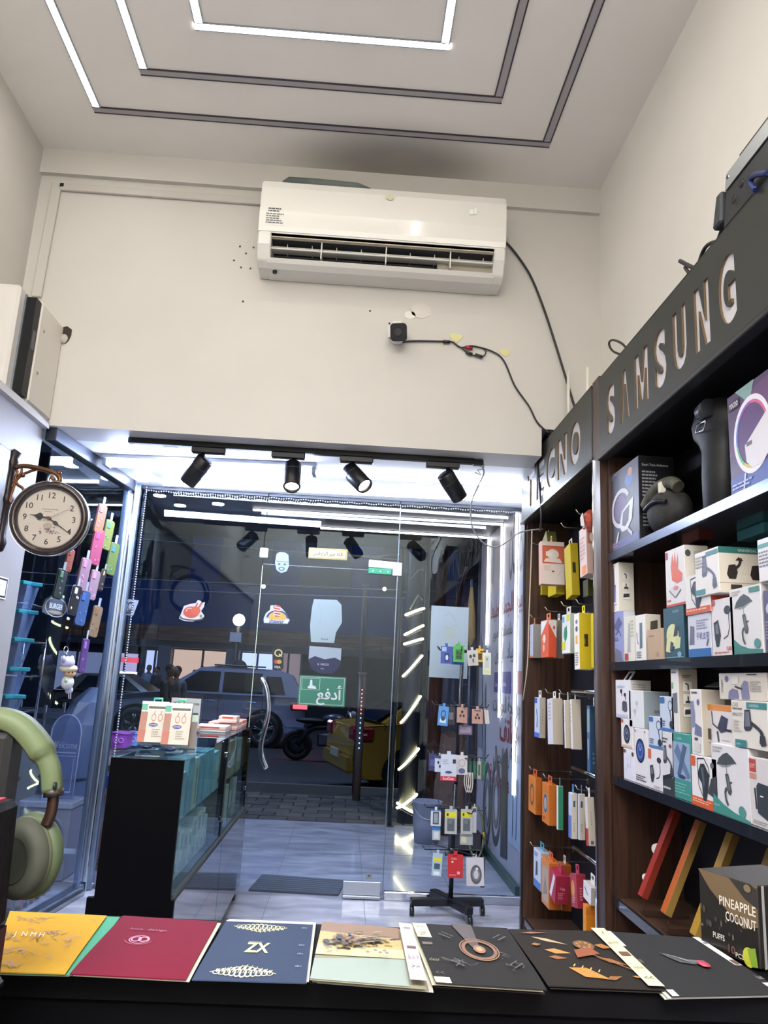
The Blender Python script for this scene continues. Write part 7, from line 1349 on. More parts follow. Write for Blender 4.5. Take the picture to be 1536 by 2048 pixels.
b = Art(M @ Vector((Lf, 0, 0)), -nn, (0, 0, 1), d, .12, Hh); b.rect(.06, 0, .1, 1, '#8a8a8c'); b.text(.25, .25, .12, 'ICE', '#cfcfd2', rot=math.pi / 2, fit=.5); b.build('side_print', t)
# ---- headphones on a stand and the black case at the left
hy = .86
hp = thing('headphones', 'sage green over-ear headphones with brown slider hanging at the left edge', 'headphones', ay(40, 1750, hy))
def hq(px, py, dy=0.): return ay(px, py, hy + dy)
gm = mat('#596547', .5, spec=.3); gm2 = mat('#455239', .55)
band = smooth([hq(-90, 1470), hq(-60, 1442), hq(-20, 1432), hq(15, 1436), hq(45, 1450), hq(72, 1478), hq(92, 1510), hq(104, 1540), hq(107, 1582)], 4)
q = MB(); n = len(band); vs = []
for i, p in enumerate(band):
    dd = (band[min(i + 1, n - 1)] - band[max(i - 1, 0)]).normalized(); out = Vector((dd.z, 0, -dd.x)); 
    if out.z < 0 and i < n * .6: out = -out
    if out.x < 0 and i >= n * .6: out = -out
    hw = .017 if i < n * .72 else .010; hd = .009 if i < n * .75 else .0075
    for (a_, b_) in ((-1, -1), (-.7, 1), (.7, 1), (1, -1), (.6, -1.4), (-.6, -1.4)): vs.append(p + Vector((0, 1, 0)) * (hw * a_) + out * (hd * b_))
q.add(vs, [(i * 6 + k, i * 6 + (k + 1) % 6, (i + 1) * 6 + (k + 1) % 6, (i + 1) * 6 + k) for i in range(n - 1) for k in range(6)] + [tuple(range(6)), tuple(range((n - 1) * 6, n * 6))[::-1]], gm, True)
q.build('headband', hp)
MB().tube([hq(107, 1578), hq(107, 1592)], .0105, mat('#2a211f', .4), 10).build('band_cap', hp)
MB().tube(smooth([hq(107, 1588), hq(105, 1610), hq(100, 1632), hq(92, 1650)]), .006, mat('#33201a', .35, .4), 8).build('slider', hp)
MB().cyl(hq(108, 1572, -.012), hq(112, 1572, -.012), .004, DARK, 8).build('hinge_pin', hp)
ecc = hq(42, 1716); ea = Vector((-.32, -.94, -.1)).normalized()
q = MB(); q.lathe((0, 0, 0), (0, 0, 1), [(0, .034), (.025, .033), (.04, .028), (.044, .018), (.045, .0), (.043, -.012), (.036, -.02), (0, -.02)], gm2, 32)
M = frame(ecc, ea.cross((0, 0, 1)).normalized() * -1, (0, 0, 1)); M = M @ Matrix.Diagonal((.72, .86, .8, 1))
q2 = MB(M); q2.lathe((0, 0, 0), (0, 0, 1), [(0, .012), (.02, .012), (.03, .016), (.041, .014), (.046, .004), (.046, -.006), (.042, -.012), (0, -.012)], mat('#3a3c33', .75, noise=.15, nscale=30), 32); q2.build('ear_cushion', hp)
q2 = MB(M); q2.lathe((0, 0, 0), (0, 0, 1), [(.044, -.008), (.049, -.012), (.05, -.022), (.044, -.032), (.03, -.037), (0, -.038)], gm2, 32); q2.build('ear_cup', hp)
q2 = MB(M); q2.lathe((0, 0, 0), (0, 0, 1), [(0, .0125), (.018, .0128), (.026, .0165)], mat('#2c2f28', .8), 24); q2.build('speaker_mesh', hp)
q2 = MB(M); q2.lathe((0, 0, 0), (0, 0, 1), [(.0462, -.002), (.0472, -.005), (.0462, -.008)], mat('#4f553f', .6), 32); q2.build('seam', hp)
hs = thing('headphone_stand', 'black headphone stand post carrying the green headphones at the left edge', 'stand', hq(-20, 1900))
P = hq(-14, 1600); MB().box((P.x - .04, hy - .02, CZ + .003), (P.x + .017, hy + .02, hq(0, 1462).z), mat('#15171a', .4)).build('post', hs, .006)
MB().box((P.x - .08, hy - .06, CZ - .002), (P.x + .02, hy + .05, CZ + .01), mat('#15171a', .4)).build('foot', hs, .004)
lc = thing('leather_case', 'black stitched leather case with a red lining at the left edge', 'case', ay(-5, 1850, .74))
cy_ = .74
e0 = ay(42, 1597, cy_ + .07); e1 = ay(14, 1850, cy_ + .07)
MB().hexa([(e1.x - .2, cy_, e1.z), (e1.x, cy_, e1.z), (e1.x, cy_ + .07, e1.z), (e1.x - .2, cy_ + .07, e1.z)], [(e0.x - .2, cy_, e0.z), (e0.x, cy_, e0.z), (e0.x, cy_ + .07, e0.z), (e0.x - .2, cy_ + .07, e0.z)], mat('#08070a', .6, bump=.2, nscale=50, spec=.2)).build('case_body', lc, .006)
MB().box((e0.x - .19, cy_ + .008, e0.z - .002), (e0.x - .01, cy_ + .06, e0.z + .002), mat('#a83a48', .6)).build('red_lining', lc)
MB().tube([Vector((e0.x - .012, cy_ - .0015, e0.z - .01)), Vector((e1.x - .012, cy_ - .0015, e1.z + .01))], .0008, mat('#5a585a', .6), 5).build('stitching', lc)
MB().box((e1.x - .2, cy_ + .0, .83), (e1.x, cy_ + .07, e1.z), mat('#2a1216', .5)).build('case_base', lc)
# ================================================================== OUTSIDE
RZ = -.35
# ---- round column wrapped in light strips
COX, COY = .636, 7.63
col = thing('column', 'dark column by the entrance wrapped with glowing spiral light strips', 'column', (COX, COY, 0))
ctop = 2.9
MB().cyl((COX, COY, -.3), (COX, COY, 3.4), .085, mat('#1c2029', .45, noise=.3, nscale=4), 20).build('shaft', col)
gl_ = emis('#fff0b4', 7)
for k, ((x0, y0), (x1, y1)) in enumerate((((801, 1228), (823, 1214)), ((799, 1268), (829, 1249)), ((798, 1287), (829, 1276)), ((796, 1352), (828, 1310)), ((792, 1446), (826, 1392)), ((787, 1540), (824, 1498)), ((788, 1618), (821, 1590)), ((786, 1608), (821, 1628)))):
    pts = []
    z0, z1 = ay(x0, y0, COY - .1).z, ay(x1, y1, COY - .1).z
    for i in range(13):
        f_ = i / 12; an = R(196 + 148 * f_); f2 = f_ + .12 * math.sin(2 * math.pi * f_) * -.6; pts.append((COX + .095 * math.cos(an), COY + .095 * math.sin(an), z0 + (z1 - z0) * f2))
    s_ = MB().tube(pts, .012, gl_, 6).build('light_strip', col)
    MB().tube([(p[0] + .0 * 1, p[1] - .004, p[2] - .035) for p in pts[2:11]], .003, mat('#8f8a78', .4), 4).build('strip_tape', col)
for k, (za, zb) in enumerate(((1.2, 1.5), (1.55, 1.85))): MB().tube([(COX - .06, COY - .09, 2.0 + .3 * k), (COX + .02, COY - .1, 2.15 + .25 * k), (COX + .07, COY - .07, 2.1 + .3 * k)], .01, mat('#6a6a6c', .3, .5), 6).build('dead_strip', col)
# thin black posts just beside it and along the right
for k, (px, yt, Y, r_, c, lb) in enumerate(((786, 1140, 7.4, .022, '#15181e', 'thin black post left of the lit column'), (842, 1150, 8.2, .03, '#101318', 'black post right of the lit column'))):
    x_ = ay(px, 1500, Y).x; t = MB().cyl((x_, Y, -.3), (x_, Y, 3.3), r_, mat(c, .4), 10).build('post'); tag(t, lb, 'post')
    MB().cyl((x_, Y, -.29), (x_, Y, .01 if Y < 7.46 else -.25), r_ * 1.8, mat(c, .4), 10).build('base_flange', t)
# lamp post with red and blue light tape
x_ = az(712, 1600, 0).x; Yp = az(712, 1600, 0).y
t = thing('marker_post', 'brownish metal pole on the pavement with a strip of red and blue lights', 'pole', (x_, Yp, -.02))
MB().cyl((x_, Yp, -.02), (x_, Yp, ay(712, 1350, Yp).z), .045, mat('#5a4a46', .4), 12).build('shaft', t)
zt_, zm_, zb_ = ay(712, 1375, Yp).z, ay(712, 1430, Yp).z, ay(712, 1500, Yp).z
for za, zb, c in ((zm_, zt_, '#e05a48'), (zb_, zm_, '#5a8fd0')):
    MB().box((x_ - .012, Yp - .056, zb + (za - zb) * .0), (x_ + .012, Yp - .04, za), mat('#3a3a40', .4)).build('tape_channel', t)
    for i in range(7): zz = za + (zb - za) * (i + .5) / 7; MB().ell((x_, Yp - .058, zz), (.008, .006, .008), emis(c, 3), 6, 4).build('light_bead', t)
MB().cyl((x_, Yp, ay(712, 1350, Yp).z), (x_, Yp, ay(712, 1344, Yp).z), .055, mat('#6a5d58', .4), 12).build('cap', t)
# upper thin pole
p = ay(728, 1230, 9.4); t = MB().cyl((p.x, 9.4, ay(728, 1350, 9.4).z - 1.38), (p.x, 9.4, ay(728, 1168, 9.4).z), .03, mat('#2c2e36', .5), 10).build('pipe_post'); tag(t, 'thin dark pipe behind the green sign, taller than the marker pole', 'post')
MB().cyl((p.x, 9.4, ay(728, 1180, 9.4).z), (p.x, 9.4, ay(728, 1168, 9.4).z), .04, mat('#7a7d86', .4), 10).build('cap', t)
# tree trunk and plants
tx_, ty_ = .98, 8.5
t = thing('tree_trunk', 'brown tree trunk on the pavement behind the hook stand', 'tree', (tx_, ty_, -.02))
bk_ = streak_mat('#3c241d', '#6a4436', 5, .8, (3, 3, .6), bump=.4)
MB().tube([(tx_, ty_, -.05), (tx_ - .01, ty_, .5), (tx_ - .02, ty_, 1.1), (tx_, ty_, 1.7)], [.11, .085, .08, .075], bk_, 12).build('trunk', t)
q = MB(); q.tube([(tx_, ty_, 1.7), (tx_ + .02, ty_, 2.4), (tx_ + .1, ty_ + .1, 3.2)], [.075, .06, .05], bk_, 10); q.build('upper_trunk', t)
MB().tube([(tx_, ty_, 1.65), (tx_ + .18, ty_ - .1, 2.1), (tx_ + .3, ty_, 2.6)], [.04, .03, .02], bk_, 8).build('branch', t)
# neighbour doorway panels beyond the poster wall
for k, (x0, y0, x1, y1, Y, c, lb) in enumerate(((880, 1160, 945, 1620, 9.3, '#6a687e', 'tall grey-violet shutter of the neighbouring shop'), (832, 1145, 882, 1600, 9.7, '#1b1a22', 'dark doorway next to the grey-violet shutter'))):
    a_ = ay(x0, y0, Y); b_ = ay(x1, y1, Y); t = MB().box((a_.x, Y, -.012), (b_.x, Y + .1, a_.z), mat(c, .5)).build('shop_shutter'); tag(t, lb, 'shutter')
    for i in range(12): MB().box((a_.x + .03, Y - .015, RZ + (a_.z - RZ) * (i + .1) / 12), (b_.x - .03, Y, RZ + (a_.z - RZ) * (i + .8) / 12), mat(c, .4)).build('slat', t)
# folded parasol
p = ay(944, 1245, 6.9); t = thing('folded_parasol', 'folded tan parasol leaning beyond the poster wall edge', 'parasol', (p.x, 6.98, .0))
MB().lathe((p.x + .0, 6.97, ay(944, 1245, 6.9).z), (0, 0, 1), [(.005, -.22), (.05, -.12), (.04, .1), (.015, .32), (.0, .36)], mat('#8a7248', .8), 8).build('canopy', t)
MB().cyl((p.x, 6.97, .0), (p.x, 6.97, ay(944, 1245, 6.9).z + .4), .012, mat('#5a5d66', .4, .4), 8).build('pole', t)
MB().cyl((p.x, 6.97, .0), (p.x, 6.97, .04), .07, mat('#3a3c44', .6), 14).build('base', t)
# bucket, paper bag, cartons by the column
b_ = az(852, 1685, 0); t = thing('bucket', 'grey plastic bucket on the pavement tiles behind the hook stand', 'bucket', b_)
MB().lathe(b_, (0, 0, 1), [(0, .002), (.10, .002), (.115, .15), (.125, .31), (.13, .315), (.13, .33), (.12, .33), (.11, .16), (.09, .02), (0, .02)], mat('#7d8090', .5), 24).build('tub', t)
MB().tube(smooth([Vector((b_.x + .128 * math.cos(R(a_)), b_.y + .128 * math.sin(R(a_)), b_.z + .32 - .12 * math.sin(R((a_ - 190) / 160 * 180)) )) for a_ in range(190, 351, 20)]), .004, ALU, 6).build('bail', t)
p = ay(905, 1620, 7.15); t = thing('paper_bag', 'crumpled brown paper bag standing behind the hook stand', 'bag', (p.x, 7.15, 0)); rg = random.Random(6); q = MB(); vs = []
for j in range(7):
    for i in range(12):
        an = 2 * math.pi * i / 12; k = [.9, 1, 1, .95, .9, .8, .7][j] * rg.uniform(.88, 1.1); vs.append((p.x + .17 * k * math.cos(an), 7.15 + .1 * k * math.sin(an), .01 + j * .14 + (rg.uniform(-.03, .03) if j == 6 else 0)))
q.add(vs, [(j * 12 + i, j * 12 + (i + 1) % 12, (j + 1) * 12 + (i + 1) % 12, (j + 1) * 12 + i) for j in range(6) for i in range(12)] + [tuple(range(12))[::-1]], mat('#5f4a40', .85, noise=.2)); q.build('bag_body', t)
MB().tube(smooth([(p.x - .06, 7.06, .85), (p.x - .04, 7.06, .98), (p.x + .04, 7.06, .98), (p.x + .06, 7.06, .85)]), .006, mat('#4a3a30', .8), 6).build('handle', t)
t = thing('garden_hose', 'olive hose coil leaning at the foot of the poster wall', 'hose', (1.02, 5.95, .02)); pc = ay(935, 1640, 6.3)
MB().tube([(pc.x + .05 + .06 * math.cos(i * .3), 6.2 + .05 * math.sin(i * .3), .2 + .18 * math.sin(i * .3)) for i in range(21)], .008, mat('#7d7c46', .5), 6).build('coil', t)
MB().cyl((pc.x + .11, 6.2, .2), (pc.x + .12, 6.2, .14), .013, mat('#b59a4a', .4, .5), 8).build('nozzle', t)
t = thing('tool_crate', 'low dark crate of odds and ends at the corner by the poster wall', 'crate', (.93, 6.7, 0)); p = az(925, 1700, 0)
MB().box((p.x - .12, 6.3, .0), (p.x + .12, 6.5, .04), mat('#3a3438', .7)).build('floor', t)
for k in range(4): a_ = ((-.12, 6.3, .12, 6.31), (-.12, 6.49, .12, 6.5), (-.12, 6.3, -.11, 6.5), (.11, 6.3, .12, 6.5))[k]; MB().box((p.x + a_[0], a_[1], .0), (p.x + a_[2], a_[3], .16), mat('#4a4044', .7)).build('side_board', t)
MB().box((p.x - .1, 6.32, .04), (p.x + .03, 6.44, .14), mat('#8a6f5a', .7)).build('cloth', t)
# ---- door mat outside the glass
t = thing('door_mat', 'dark grey ribbed door mat outside the glass door', 'mat', (-.23, 5.26, 0))
mq = [az(*q_, .004) for q_ in ((525, 1750), (692, 1762), (676, 1791), (497, 1781))]
MB().prism([(v.x, v.y, .001) for v in mq[::-1]], (0, 0, .006), mat('#43444a', .9)).build('backing', t)
for i in range(8):
    f0, f1 = (i + .12) / 8, (i + .88) / 8; a_, b_ = mq[0].lerp(mq[3], f0), mq[1].lerp(mq[2], f0); c_, d_ = mq[1].lerp(mq[2], f1), mq[0].lerp(mq[3], f1)
    MB().prism([(v.x, v.y, .007) for v in (a_, d_, c_, b_)], (0, 0, .005), mat('#565860', .95)).build('rib', t)
# ---- vehicles
def wheel(parent, M, x, y, z, r, w_, name='wheel'):
    q = MB(M); q.lathe((x, y, z), (0, -1, 0), [(r * .62, -w_ / 2), (r * .95, -w_ / 2), (r, -w_ / 4), (r, w_ / 4), (r * .95, w_ / 2), (r * .66, w_ / 2), (r * .64, w_ / 2 - .02), (0, w_ / 2 - .03)], mat('#101114', .7), 28); o = q.build(name, parent)
    q = MB(M); q.lathe((x, y, z), (0, -1, 0), [(r * .66, w_ / 2 - .005), (r * .6, w_ / 2), (r * .58, w_ / 2 - .03)], mat('#7d838c', .25, .9), 24)
    for i in range(5):
        an = 2 * math.pi * i / 5 + .3
        for s in (-.12, .12): q.tube([(x + r * .1 * math.cos(an), y - w_ / 2 - .0, z + r * .1 * math.sin(an)), (x + r * .62 * math.cos(an + s), y - w_ / 2 + .0, z + r * .62 * math.sin(an + s))], r * .035, mat('#8b9099', .25, .9), 5)
    q.cyl((x, y - w_ / 2 + .01, z), (x, y - w_ / 2 - .012, z), r * .14, mat('#8b9099', .25, .9), 10); q.build('rim', o)
    return o
def car(root, M, low, roof, hw, rhw, paint, glassm, wheels, wr):
    """low / roof: side outlines (x along the car, z up); hw / rhw half widths; x=0 is the rear"""
    q = MB(M); n = len(low)
    secs = [(-hw * .97, .97), (-hw, 1.0), (-hw * .93, 1.0), (hw * .93, 1.0), (hw, 1.0), (hw * .97, .97)]
    vs = [];
    ztop = max(z for x, z in low); zmid = .75
    for y, k in ((-hw * .9, 0), (-hw, 1), (hw, 1), (hw * .9, 0)):
        for x, z in low: vs.append((x + (0.05 * (1 - k) * (1 if x < 1 else -1)), y, z - (.02 if k else 0)))
    fs = [tuple(range(n)), tuple(range(3 * n, 4 * n))[::-1]] + [(j * n + i, (j + 1) * n + i, (j + 1) * n + (i + 1) % n, j * n + (i + 1) % n) for j in range(3) for i in range(n)]
    q.add(vs, fs, paint, False); body = q.build('body', root, .02, seg=2)
    q = MB(M); m = len(roof); zb = min(z for x, z in roof); zt = max(z for x, z in roof); vs = []
    for s in (-1, 1):
        for x, z in roof: f_ = (z - zb) / (zt - zb); vs.append((x, s * (hw * .97 * (1 - f_) + rhw * f_), z))
    q.add(vs, [tuple(range(m)), tuple(range(m, 2 * m))[::-1]] + [(i, m + i, m + (i + 1) % m, (i + 1) % m) for i in range(m)], paint); q.build('cabin', root, .03, seg=2)
    for s in (-1, 1):
        for (x0, x1, x2, x3, z0, z1) in glassm:
            q = MB(M); f0 = (z0 - zb) / (zt - zb); f1 = (z1 - zb) / (zt - zb); ya = s * ((hw * .97) * (1 - f0) + rhw * f0 + .008); yb_ = s * ((hw * .97) * (1 - f1) + rhw * f1 + .008)
            q.add([(x0, ya, z0), (x1, ya, z0), (x2, yb_, z1), (x3, yb_, z1)], [(0, 1, 2, 3)], mat('#0c1016', .08, coat=.5)); q.build('side_window', root)
    for x, z in wheels:
        for s in (-1, 1):
            if s < 0:
                q = MB(M); q.cyl((x, -hw - .004, z), (x, -hw + .12, z), wr * 1.2, mat('#07080a', .8), 24); q.build('wheel_arch', root)
                wheel(root, M, x, -hw + .06, z, wr, .2)
            else:
                M2 = M @ Matrix.Translation((x, hw - .06, 0)) @ Matrix.Rotation(math.pi, 4, 'Z') @ Matrix.Translation((-x, 0, 0)); wheel(root, M2, x, 0, z, wr, .2)
    return body
# grey SUV across the street (front to the left)
rear = ay(598, 1450, 18.6); M = Matrix.Translation((rear.x, 19.3, RZ)) @ Matrix.Rotation(R(180 + 3), 4, 'Z')
M = Matrix.Translation((rear.x + .1, 19.2, RZ)) @ Matrix(((-1, 0, 0, 0), (0, 1, 0, 0), (0, 0, 1, 0), (0, 0, 0, 1))) @ Matrix.Rotation(R(-3), 4, 'Z')
sv = thing('suv_car', 'dark grey SUV parked across the street with a glowing red tail light', 'car', (rear.x - 2.3, 19.2, RZ))
gp_ = mat('#848ba6', .3, .2, coat=.5)
car(sv, M, [(0, .55), (.02, .95), (.06, 1.12), (.4, 1.17), (3.3, 1.17), (4.35, 1.05), (4.72, .92), (4.78, .6), (4.7, .36), (.15, .36)], [(.08, 1.12), (.35, 1.66), (.7, 1.76), (2.1, 1.79), (2.5, 1.74), (3.45, 1.14)], .93, .72, gp_, [(.5, .95, .98, .62, 1.2, 1.6), (1.02, 1.95, 1.95, 1.06, 1.2, 1.66), (2.03, 3.15, 2.52, 2.03, 1.2, 1.66)], [(.95, .39), (3.85, .39)], .39)
MB(M).box((-.02, -.95, .86), (.36, -.6, 1.04), mat('#5a1a1e', .3)).build('tail_lamp', sv, .02); MB(M).box((-.03, -.957, .9), (.3, -.66, 1.0), emis('#ff2a30', 5)).build('tail_glow', sv, .01)
MB(M).box((-.03, .35, .9), (.02, .9, 1.0), emis('#ff2a30', 3)).build('tail_glow', sv, .01)
MB(M).box((-.08, -.86, .4), (.06, .86, .6), mat('#22252c', .4)).build('rear_bumper', sv, .02); MB(M).box((-.02, -.94, .45), (.5, -.9, .5), mat('#6f8fb8', .2, .8)).build('bumper_trim', sv)
MB(M).box((4.4, -.94, .75), (4.74, -.7, .9), mat('#c9c4b8', .1, .6)).build('headlamp', sv, .03); MB(M).box((1.0, -.75, 1.79), (2.2, -.70, 1.83), mat('#1c1e24', .4)).build('roof_rail', sv, .01)
for x_ in (1.15, 2.1): MB(M).box((x_, -.945, .98), (x_ + .2, -.93, 1.01), mat('#5d6478', .3, .5)).build('door_handle', sv, .004)
MB(M).box((.9, -.938, .55), (3.4, -.93, .57), mat('#2c303c', .4)).build('door_seam', sv); MB(M).box((1.0, -.936, .6), (1.012, -.928, 1.16), mat('#22252f', .4)).build('door_seam', sv); MB(M).box((2.0, -.936, .5), (2.012, -.928, 1.16), mat('#22252f', .4)).build('door_seam', sv)
MB(M).box((3.0, -1.08, 1.12), (3.15, -.93, 1.26), gp_).build('mirror', sv, .03)
# dark car behind the SUV at the left
p = ay(215, 1380, 22.6); M = Matrix.Translation((p.x - 2.2, 24.0, RZ))
dc = thing('sedan_car', 'dark car with bright windscreen edge further behind the SUV at the left', 'car', (p.x, 24.0, RZ))
car(dc, M, [(0, .5), (.05, .85), (.9, .95), (3.4, .95), (4.3, .8), (4.4, .5), (4.3, .3), (.1, .3)], [(.5, .93), (1.2, 1.42), (2.4, 1.46), (3.3, .93)], .88, .62, mat('#5a5650', .2, .4, coat=.5), [(1.1, 2.0, 2.0, 1.35, .97, 1.36), (2.06, 3.0, 2.42, 2.06, .97, 1.36)], [(.85, .33), (3.5, .33)], .33)
MB(M).box((4.32, -.8, .6), (4.42, -.45, .74), emis('#fff2dc', 2)).build('headlamp', dc, .02); MB(M).box((.0, -.8, .65), (.04, -.45, .8), mat('#7a1c1c', .3)).build('tail_lamp', dc, .02)
# yellow taxi at the right, seen from its rear left corner
p = ay(676, 1500, 11.6); M = Matrix.Translation((p.x, 12.1, RZ)) @ Matrix.Rotation(R(14), 4, 'Z')
tx = thing('taxi_car', 'yellow taxi sedan parked at the kerb, its red tail light towards the door', 'car', (p.x + 2, 12.3, RZ))
yp = mat('#a8842c', .25, .1, coat=.5)
car(tx, M, [(0, .5), (.02, .8), (.1, 1.0), (.7, 1.05), (3.2, .98), (4.3, .85), (4.45, .55), (4.3, .28), (.15, .28)], [(.45, 1.02), (1.05, 1.43), (2.2, 1.47), (3.2, .98)], .88, .62, yp, [(.95, 1.7, 1.72, 1.2, 1.06, 1.37), (1.78, 2.9, 2.3, 1.78, 1.04, 1.38)], [(.85, .32), (3.5, .32)], .32)
MB(M).box((-.01, -.895, .78), (.3, -.6, .98), mat('#8a1c22', .15, coat=.5)).build('tail_lamp', tx, .03); MB(M).box((.02, -.9, .86), (.2, -.7, .9), mat('#d9b0b0', .1)).build('reflector', tx, .008)
MB(M).box((-.01, .55, .78), (.1, .85, .98), mat('#8a1c22', .15, coat=.5)).build('tail_lamp', tx, .03)
MB(M).box((-.06, -.84, .32), (.2, .84, .6), mat('#96762a', .3, coat=.4)).build('rear_bumper', tx, .05, seg=2)
MB(M).prism([(.42, -.6, 1.05), (1.05, -.52, 1.42), (1.05, .52, 1.42), (.42, .6, 1.05)], (-.012, 0, .012), mat('#10141c', .08)).build('rear_window', tx)
MB(M).box((1.72, -.9, .4), (1.73, -.87, 1.04), mat('#4a3a14', .5)).build('door_seam', tx); MB(M).box((.45, -.9, .95), (.46, -.87, 1.03), mat('#4a3a14', .5)).build('door_seam', tx)
MB(M).box((-.07, -.25, .5), (-.05, .25, .62), mat('#b5b0a0', .4)).build('number_plate', tx, .004)
# motorbike near the middle kerb
p = ay(655, 1470, 16.0); mb_ = thing('motorcycle', 'dark motorcycle standing in the road behind the green door sign', 'motorcycle', (p.x, 16, RZ)); kk = mat('#1b1e25', .35)
Mm = Matrix.Translation((p.x - .6, 16, RZ))
for x in (0, 1.25):
    MB(Mm).lathe((x, 0, .3), (0, -1, 0), [(.2, -.05), (.29, -.05), (.3, 0), (.29, .05), (.2, .05), (.2, -.05)], mat('#0e0f12', .7), 22).build('wheel', mb_); MB(Mm).lathe((x, 0, .3), (0, -1, 0), [(.0, .02), (.19, .03), (.19, -.03), (0, -.02)], mat('#5a6068', .3, .7), 18).build('hub', mb_)
MB(Mm).tube(smooth([(0, 0, .3), (.25, 0, .62), (.6, 0, .68), (.9, 0, .72), (1.05, 0, .95)]), .07, kk, 10).build('frame', mb_)
MB(Mm).tube([(1.25, -.05, .3), (1.1, -.05, .7), (1.0, -.05, 1.02)], .03, ALU, 8).build('fork', mb_); MB(Mm).tube([(1.0, -.32, 1.05), (1.02, 0, 1.0), (1.0, .32, 1.05)], .018, kk, 8).build('handlebar', mb_)
MB(Mm).ell((.72, 0, .82), (.24, .14, .12), mat('#3c4454', .3), 14, 8).build('tank', mb_); MB(Mm).ell((.25, 0, .78), (.32, .13, .06), mat('#101216', .6), 14, 8).build('seat', mb_); MB(Mm).box((.4, -.14, .3), (.8, .14, .55), mat('#4a4e56', .4, .5)).build('engine', mb_, .03); MB(Mm).ell((1.1, 0, .92), (.08, .08, .09), mat('#8a8f98', .2), 10, 8).build('headlamp', mb_)
# ---- shop fronts across the street
FY = 31.0
fcd = thing('shop_building', 'long row of shops across the street with a wooden fascia and lit windows', 'building', (-6, FY, RZ))
def fpt(px, py, Y=FY): return ay(px, py, Y)
L_, R_ = fpt(-450, 1300).x, fpt(1050, 1300).x
zf0, zf1 = fpt(420, 1286).z, fpt(420, 1256).z
MB().box((L_, FY, zf1), (R_, FY + .6, 9.5), mat('#2b4a88', .7)).build('upper_wall', fcd)
for k in range(9):
    x0 = L_ + (R_ - L_) * (k + .15) / 9; o = MB().box((x0, FY - .04, 4.9), (x0 + (R_ - L_) * .07, FY, 7.6), mat('#181a22', .4)).build('upper_window', fcd)
    MB().box((x0 - .06, FY - .07, 4.8), (x0 + (R_ - L_) * .07 + .06, FY - .0, 4.9), mat('#3a3c48', .6)).build('window_sill', o)
wf = streak_mat('#5a4034', '#8a6450', 4, .5, (.3, 1, 4))
for k in range(10):
    x0 = L_ + (R_ - L_) * k / 10; MB().box((x0 + .02, FY - .35, zf0), (x0 + (R_ - L_) / 10 - .02, FY, zf1), wf).build('fascia_board', fcd)
MB().box((L_, FY - .3, zf0 - .25), (R_, FY + .3, zf0), mat('#3c3f4c', .5)).build('soffit_band', fcd)
MB().box((L_, FY + .3, RZ), (R_, FY + .6, zf0 - .25), mat('#1a1b22', .6)).build('lower_wall', fcd)
for k, (x0, x1, y0, c, e) in enumerate(((222, 272, 1305, '#c2b8e0', .45), (290, 325, 1300, '#b9c4f0', .6), (345, 462, 1298, '#d9b8a4', .5), (482, 545, 1305, '#b9c6f4', .75), (552, 600, 1302, '#a8929a', .3), (100, 200, 1300, '#8f9ac4', .3), (-60, 60, 1300, '#b5a690', .3))):
    a_ = fpt(x0, y0); b_ = fpt(x1, 1352); o = MB().box((a_.x, FY + .2, b_.z - .6), (b_.x, FY + .29, a_.z), emis(c, e)).build('lit_window', fcd)
    for j in range(3): xx = a_.x + (b_.x - a_.x) * j / 2; MB().box((xx - .04, FY + .12, b_.z - .6), (xx + .04, FY + .2, a_.z), mat('#4a4c58', .4)).build('mullion', o)
    if k == 0:
        for j in range(2): MB().box((a_.x, FY + .1, a_.z - .35 - j * .55), (b_.x, FY + .19, a_.z - .15 - j * .55), emis('#d04a5a' if j == 0 else '#f0d8e0', .8)).build('shelf_light', o)
for k, px in enumerate((250, 268, 330, 375, 394, 412, 424, 440, 452)):
    p = fpt(px, 1276 + (k % 2) * 3); MB().cyl((p.x, FY - .2, p.z), (p.x, FY - .2, p.z - .05), .09, emis('#fff4ea', 3), 8).build('fascia_lamp', fcd)
for px in (333, 468): p = fpt(px, 1300); MB().box((p.x - .25, FY - .32, RZ), (p.x + .25, FY + .2, zf0 - .2), mat('#6a6c80', .5)).build('pillar', fcd)
# street lamp
p = ay(478, 1240, 22.0); t = thing('street_lamp', 'street lamp with a round white globe on a dark pole across the street', 'street lamp', (p.x, 22, RZ))
MB().cyl((p.x, 22, RZ), (p.x, 22, p.z - .2), .06, mat('#14161c', .5), 10).build('pole', t); MB().ell((p.x, 22, p.z), .17, emis('#fff6dc', 9), 14, 10).build('globe', t); MB().box((p.x - .2, 21.9, p.z - .62), (p.x + .12, 22, p.z - .36), mat('#aab0bc', .5)).build('ballast_box', t)
for dx, dz in ((.12, -1.35), (.42, -1.62)): MB().ell((p.x + dx, 22, p.z + dz), (.24, .2, .24), mat('#0f1014', .7), 10, 8).build('speaker_horn', t)
# overhead wires
for k, (xa, ya, xb, yb_, lb) in enumerate(((240, 1068, 800, 1120, 'upper overhead wire outside the shop'), (250, 1150, 800, 1180, 'middle overhead wire outside the shop'), (250, 1170, 810, 1196, 'lower overhead wire outside the shop'), (640, 1100, 805, 1108, 'pale twisted wire running to the lit column'))):
    a_ = ay(xa, ya, 9.0 if k < 3 else 7.5); b_ = ay(xb, yb_, 7.66 if k < 3 else 7.57); a_ = b_ + (a_ - b_) * (2.2 if k < 3 else 1)
    t = MB().tube([a_.lerp(b_, i / 10) + Vector((0, 0, -.04 * math.sin(math.pi * i / 10))) for i in range(11)], .006 if k < 3 else .009, mat('#6a7080' if k < 3 else '#8a7a58', .5), 5).build('overhead_wire'); tag(t, lb, 'wire', 'overhead wires')
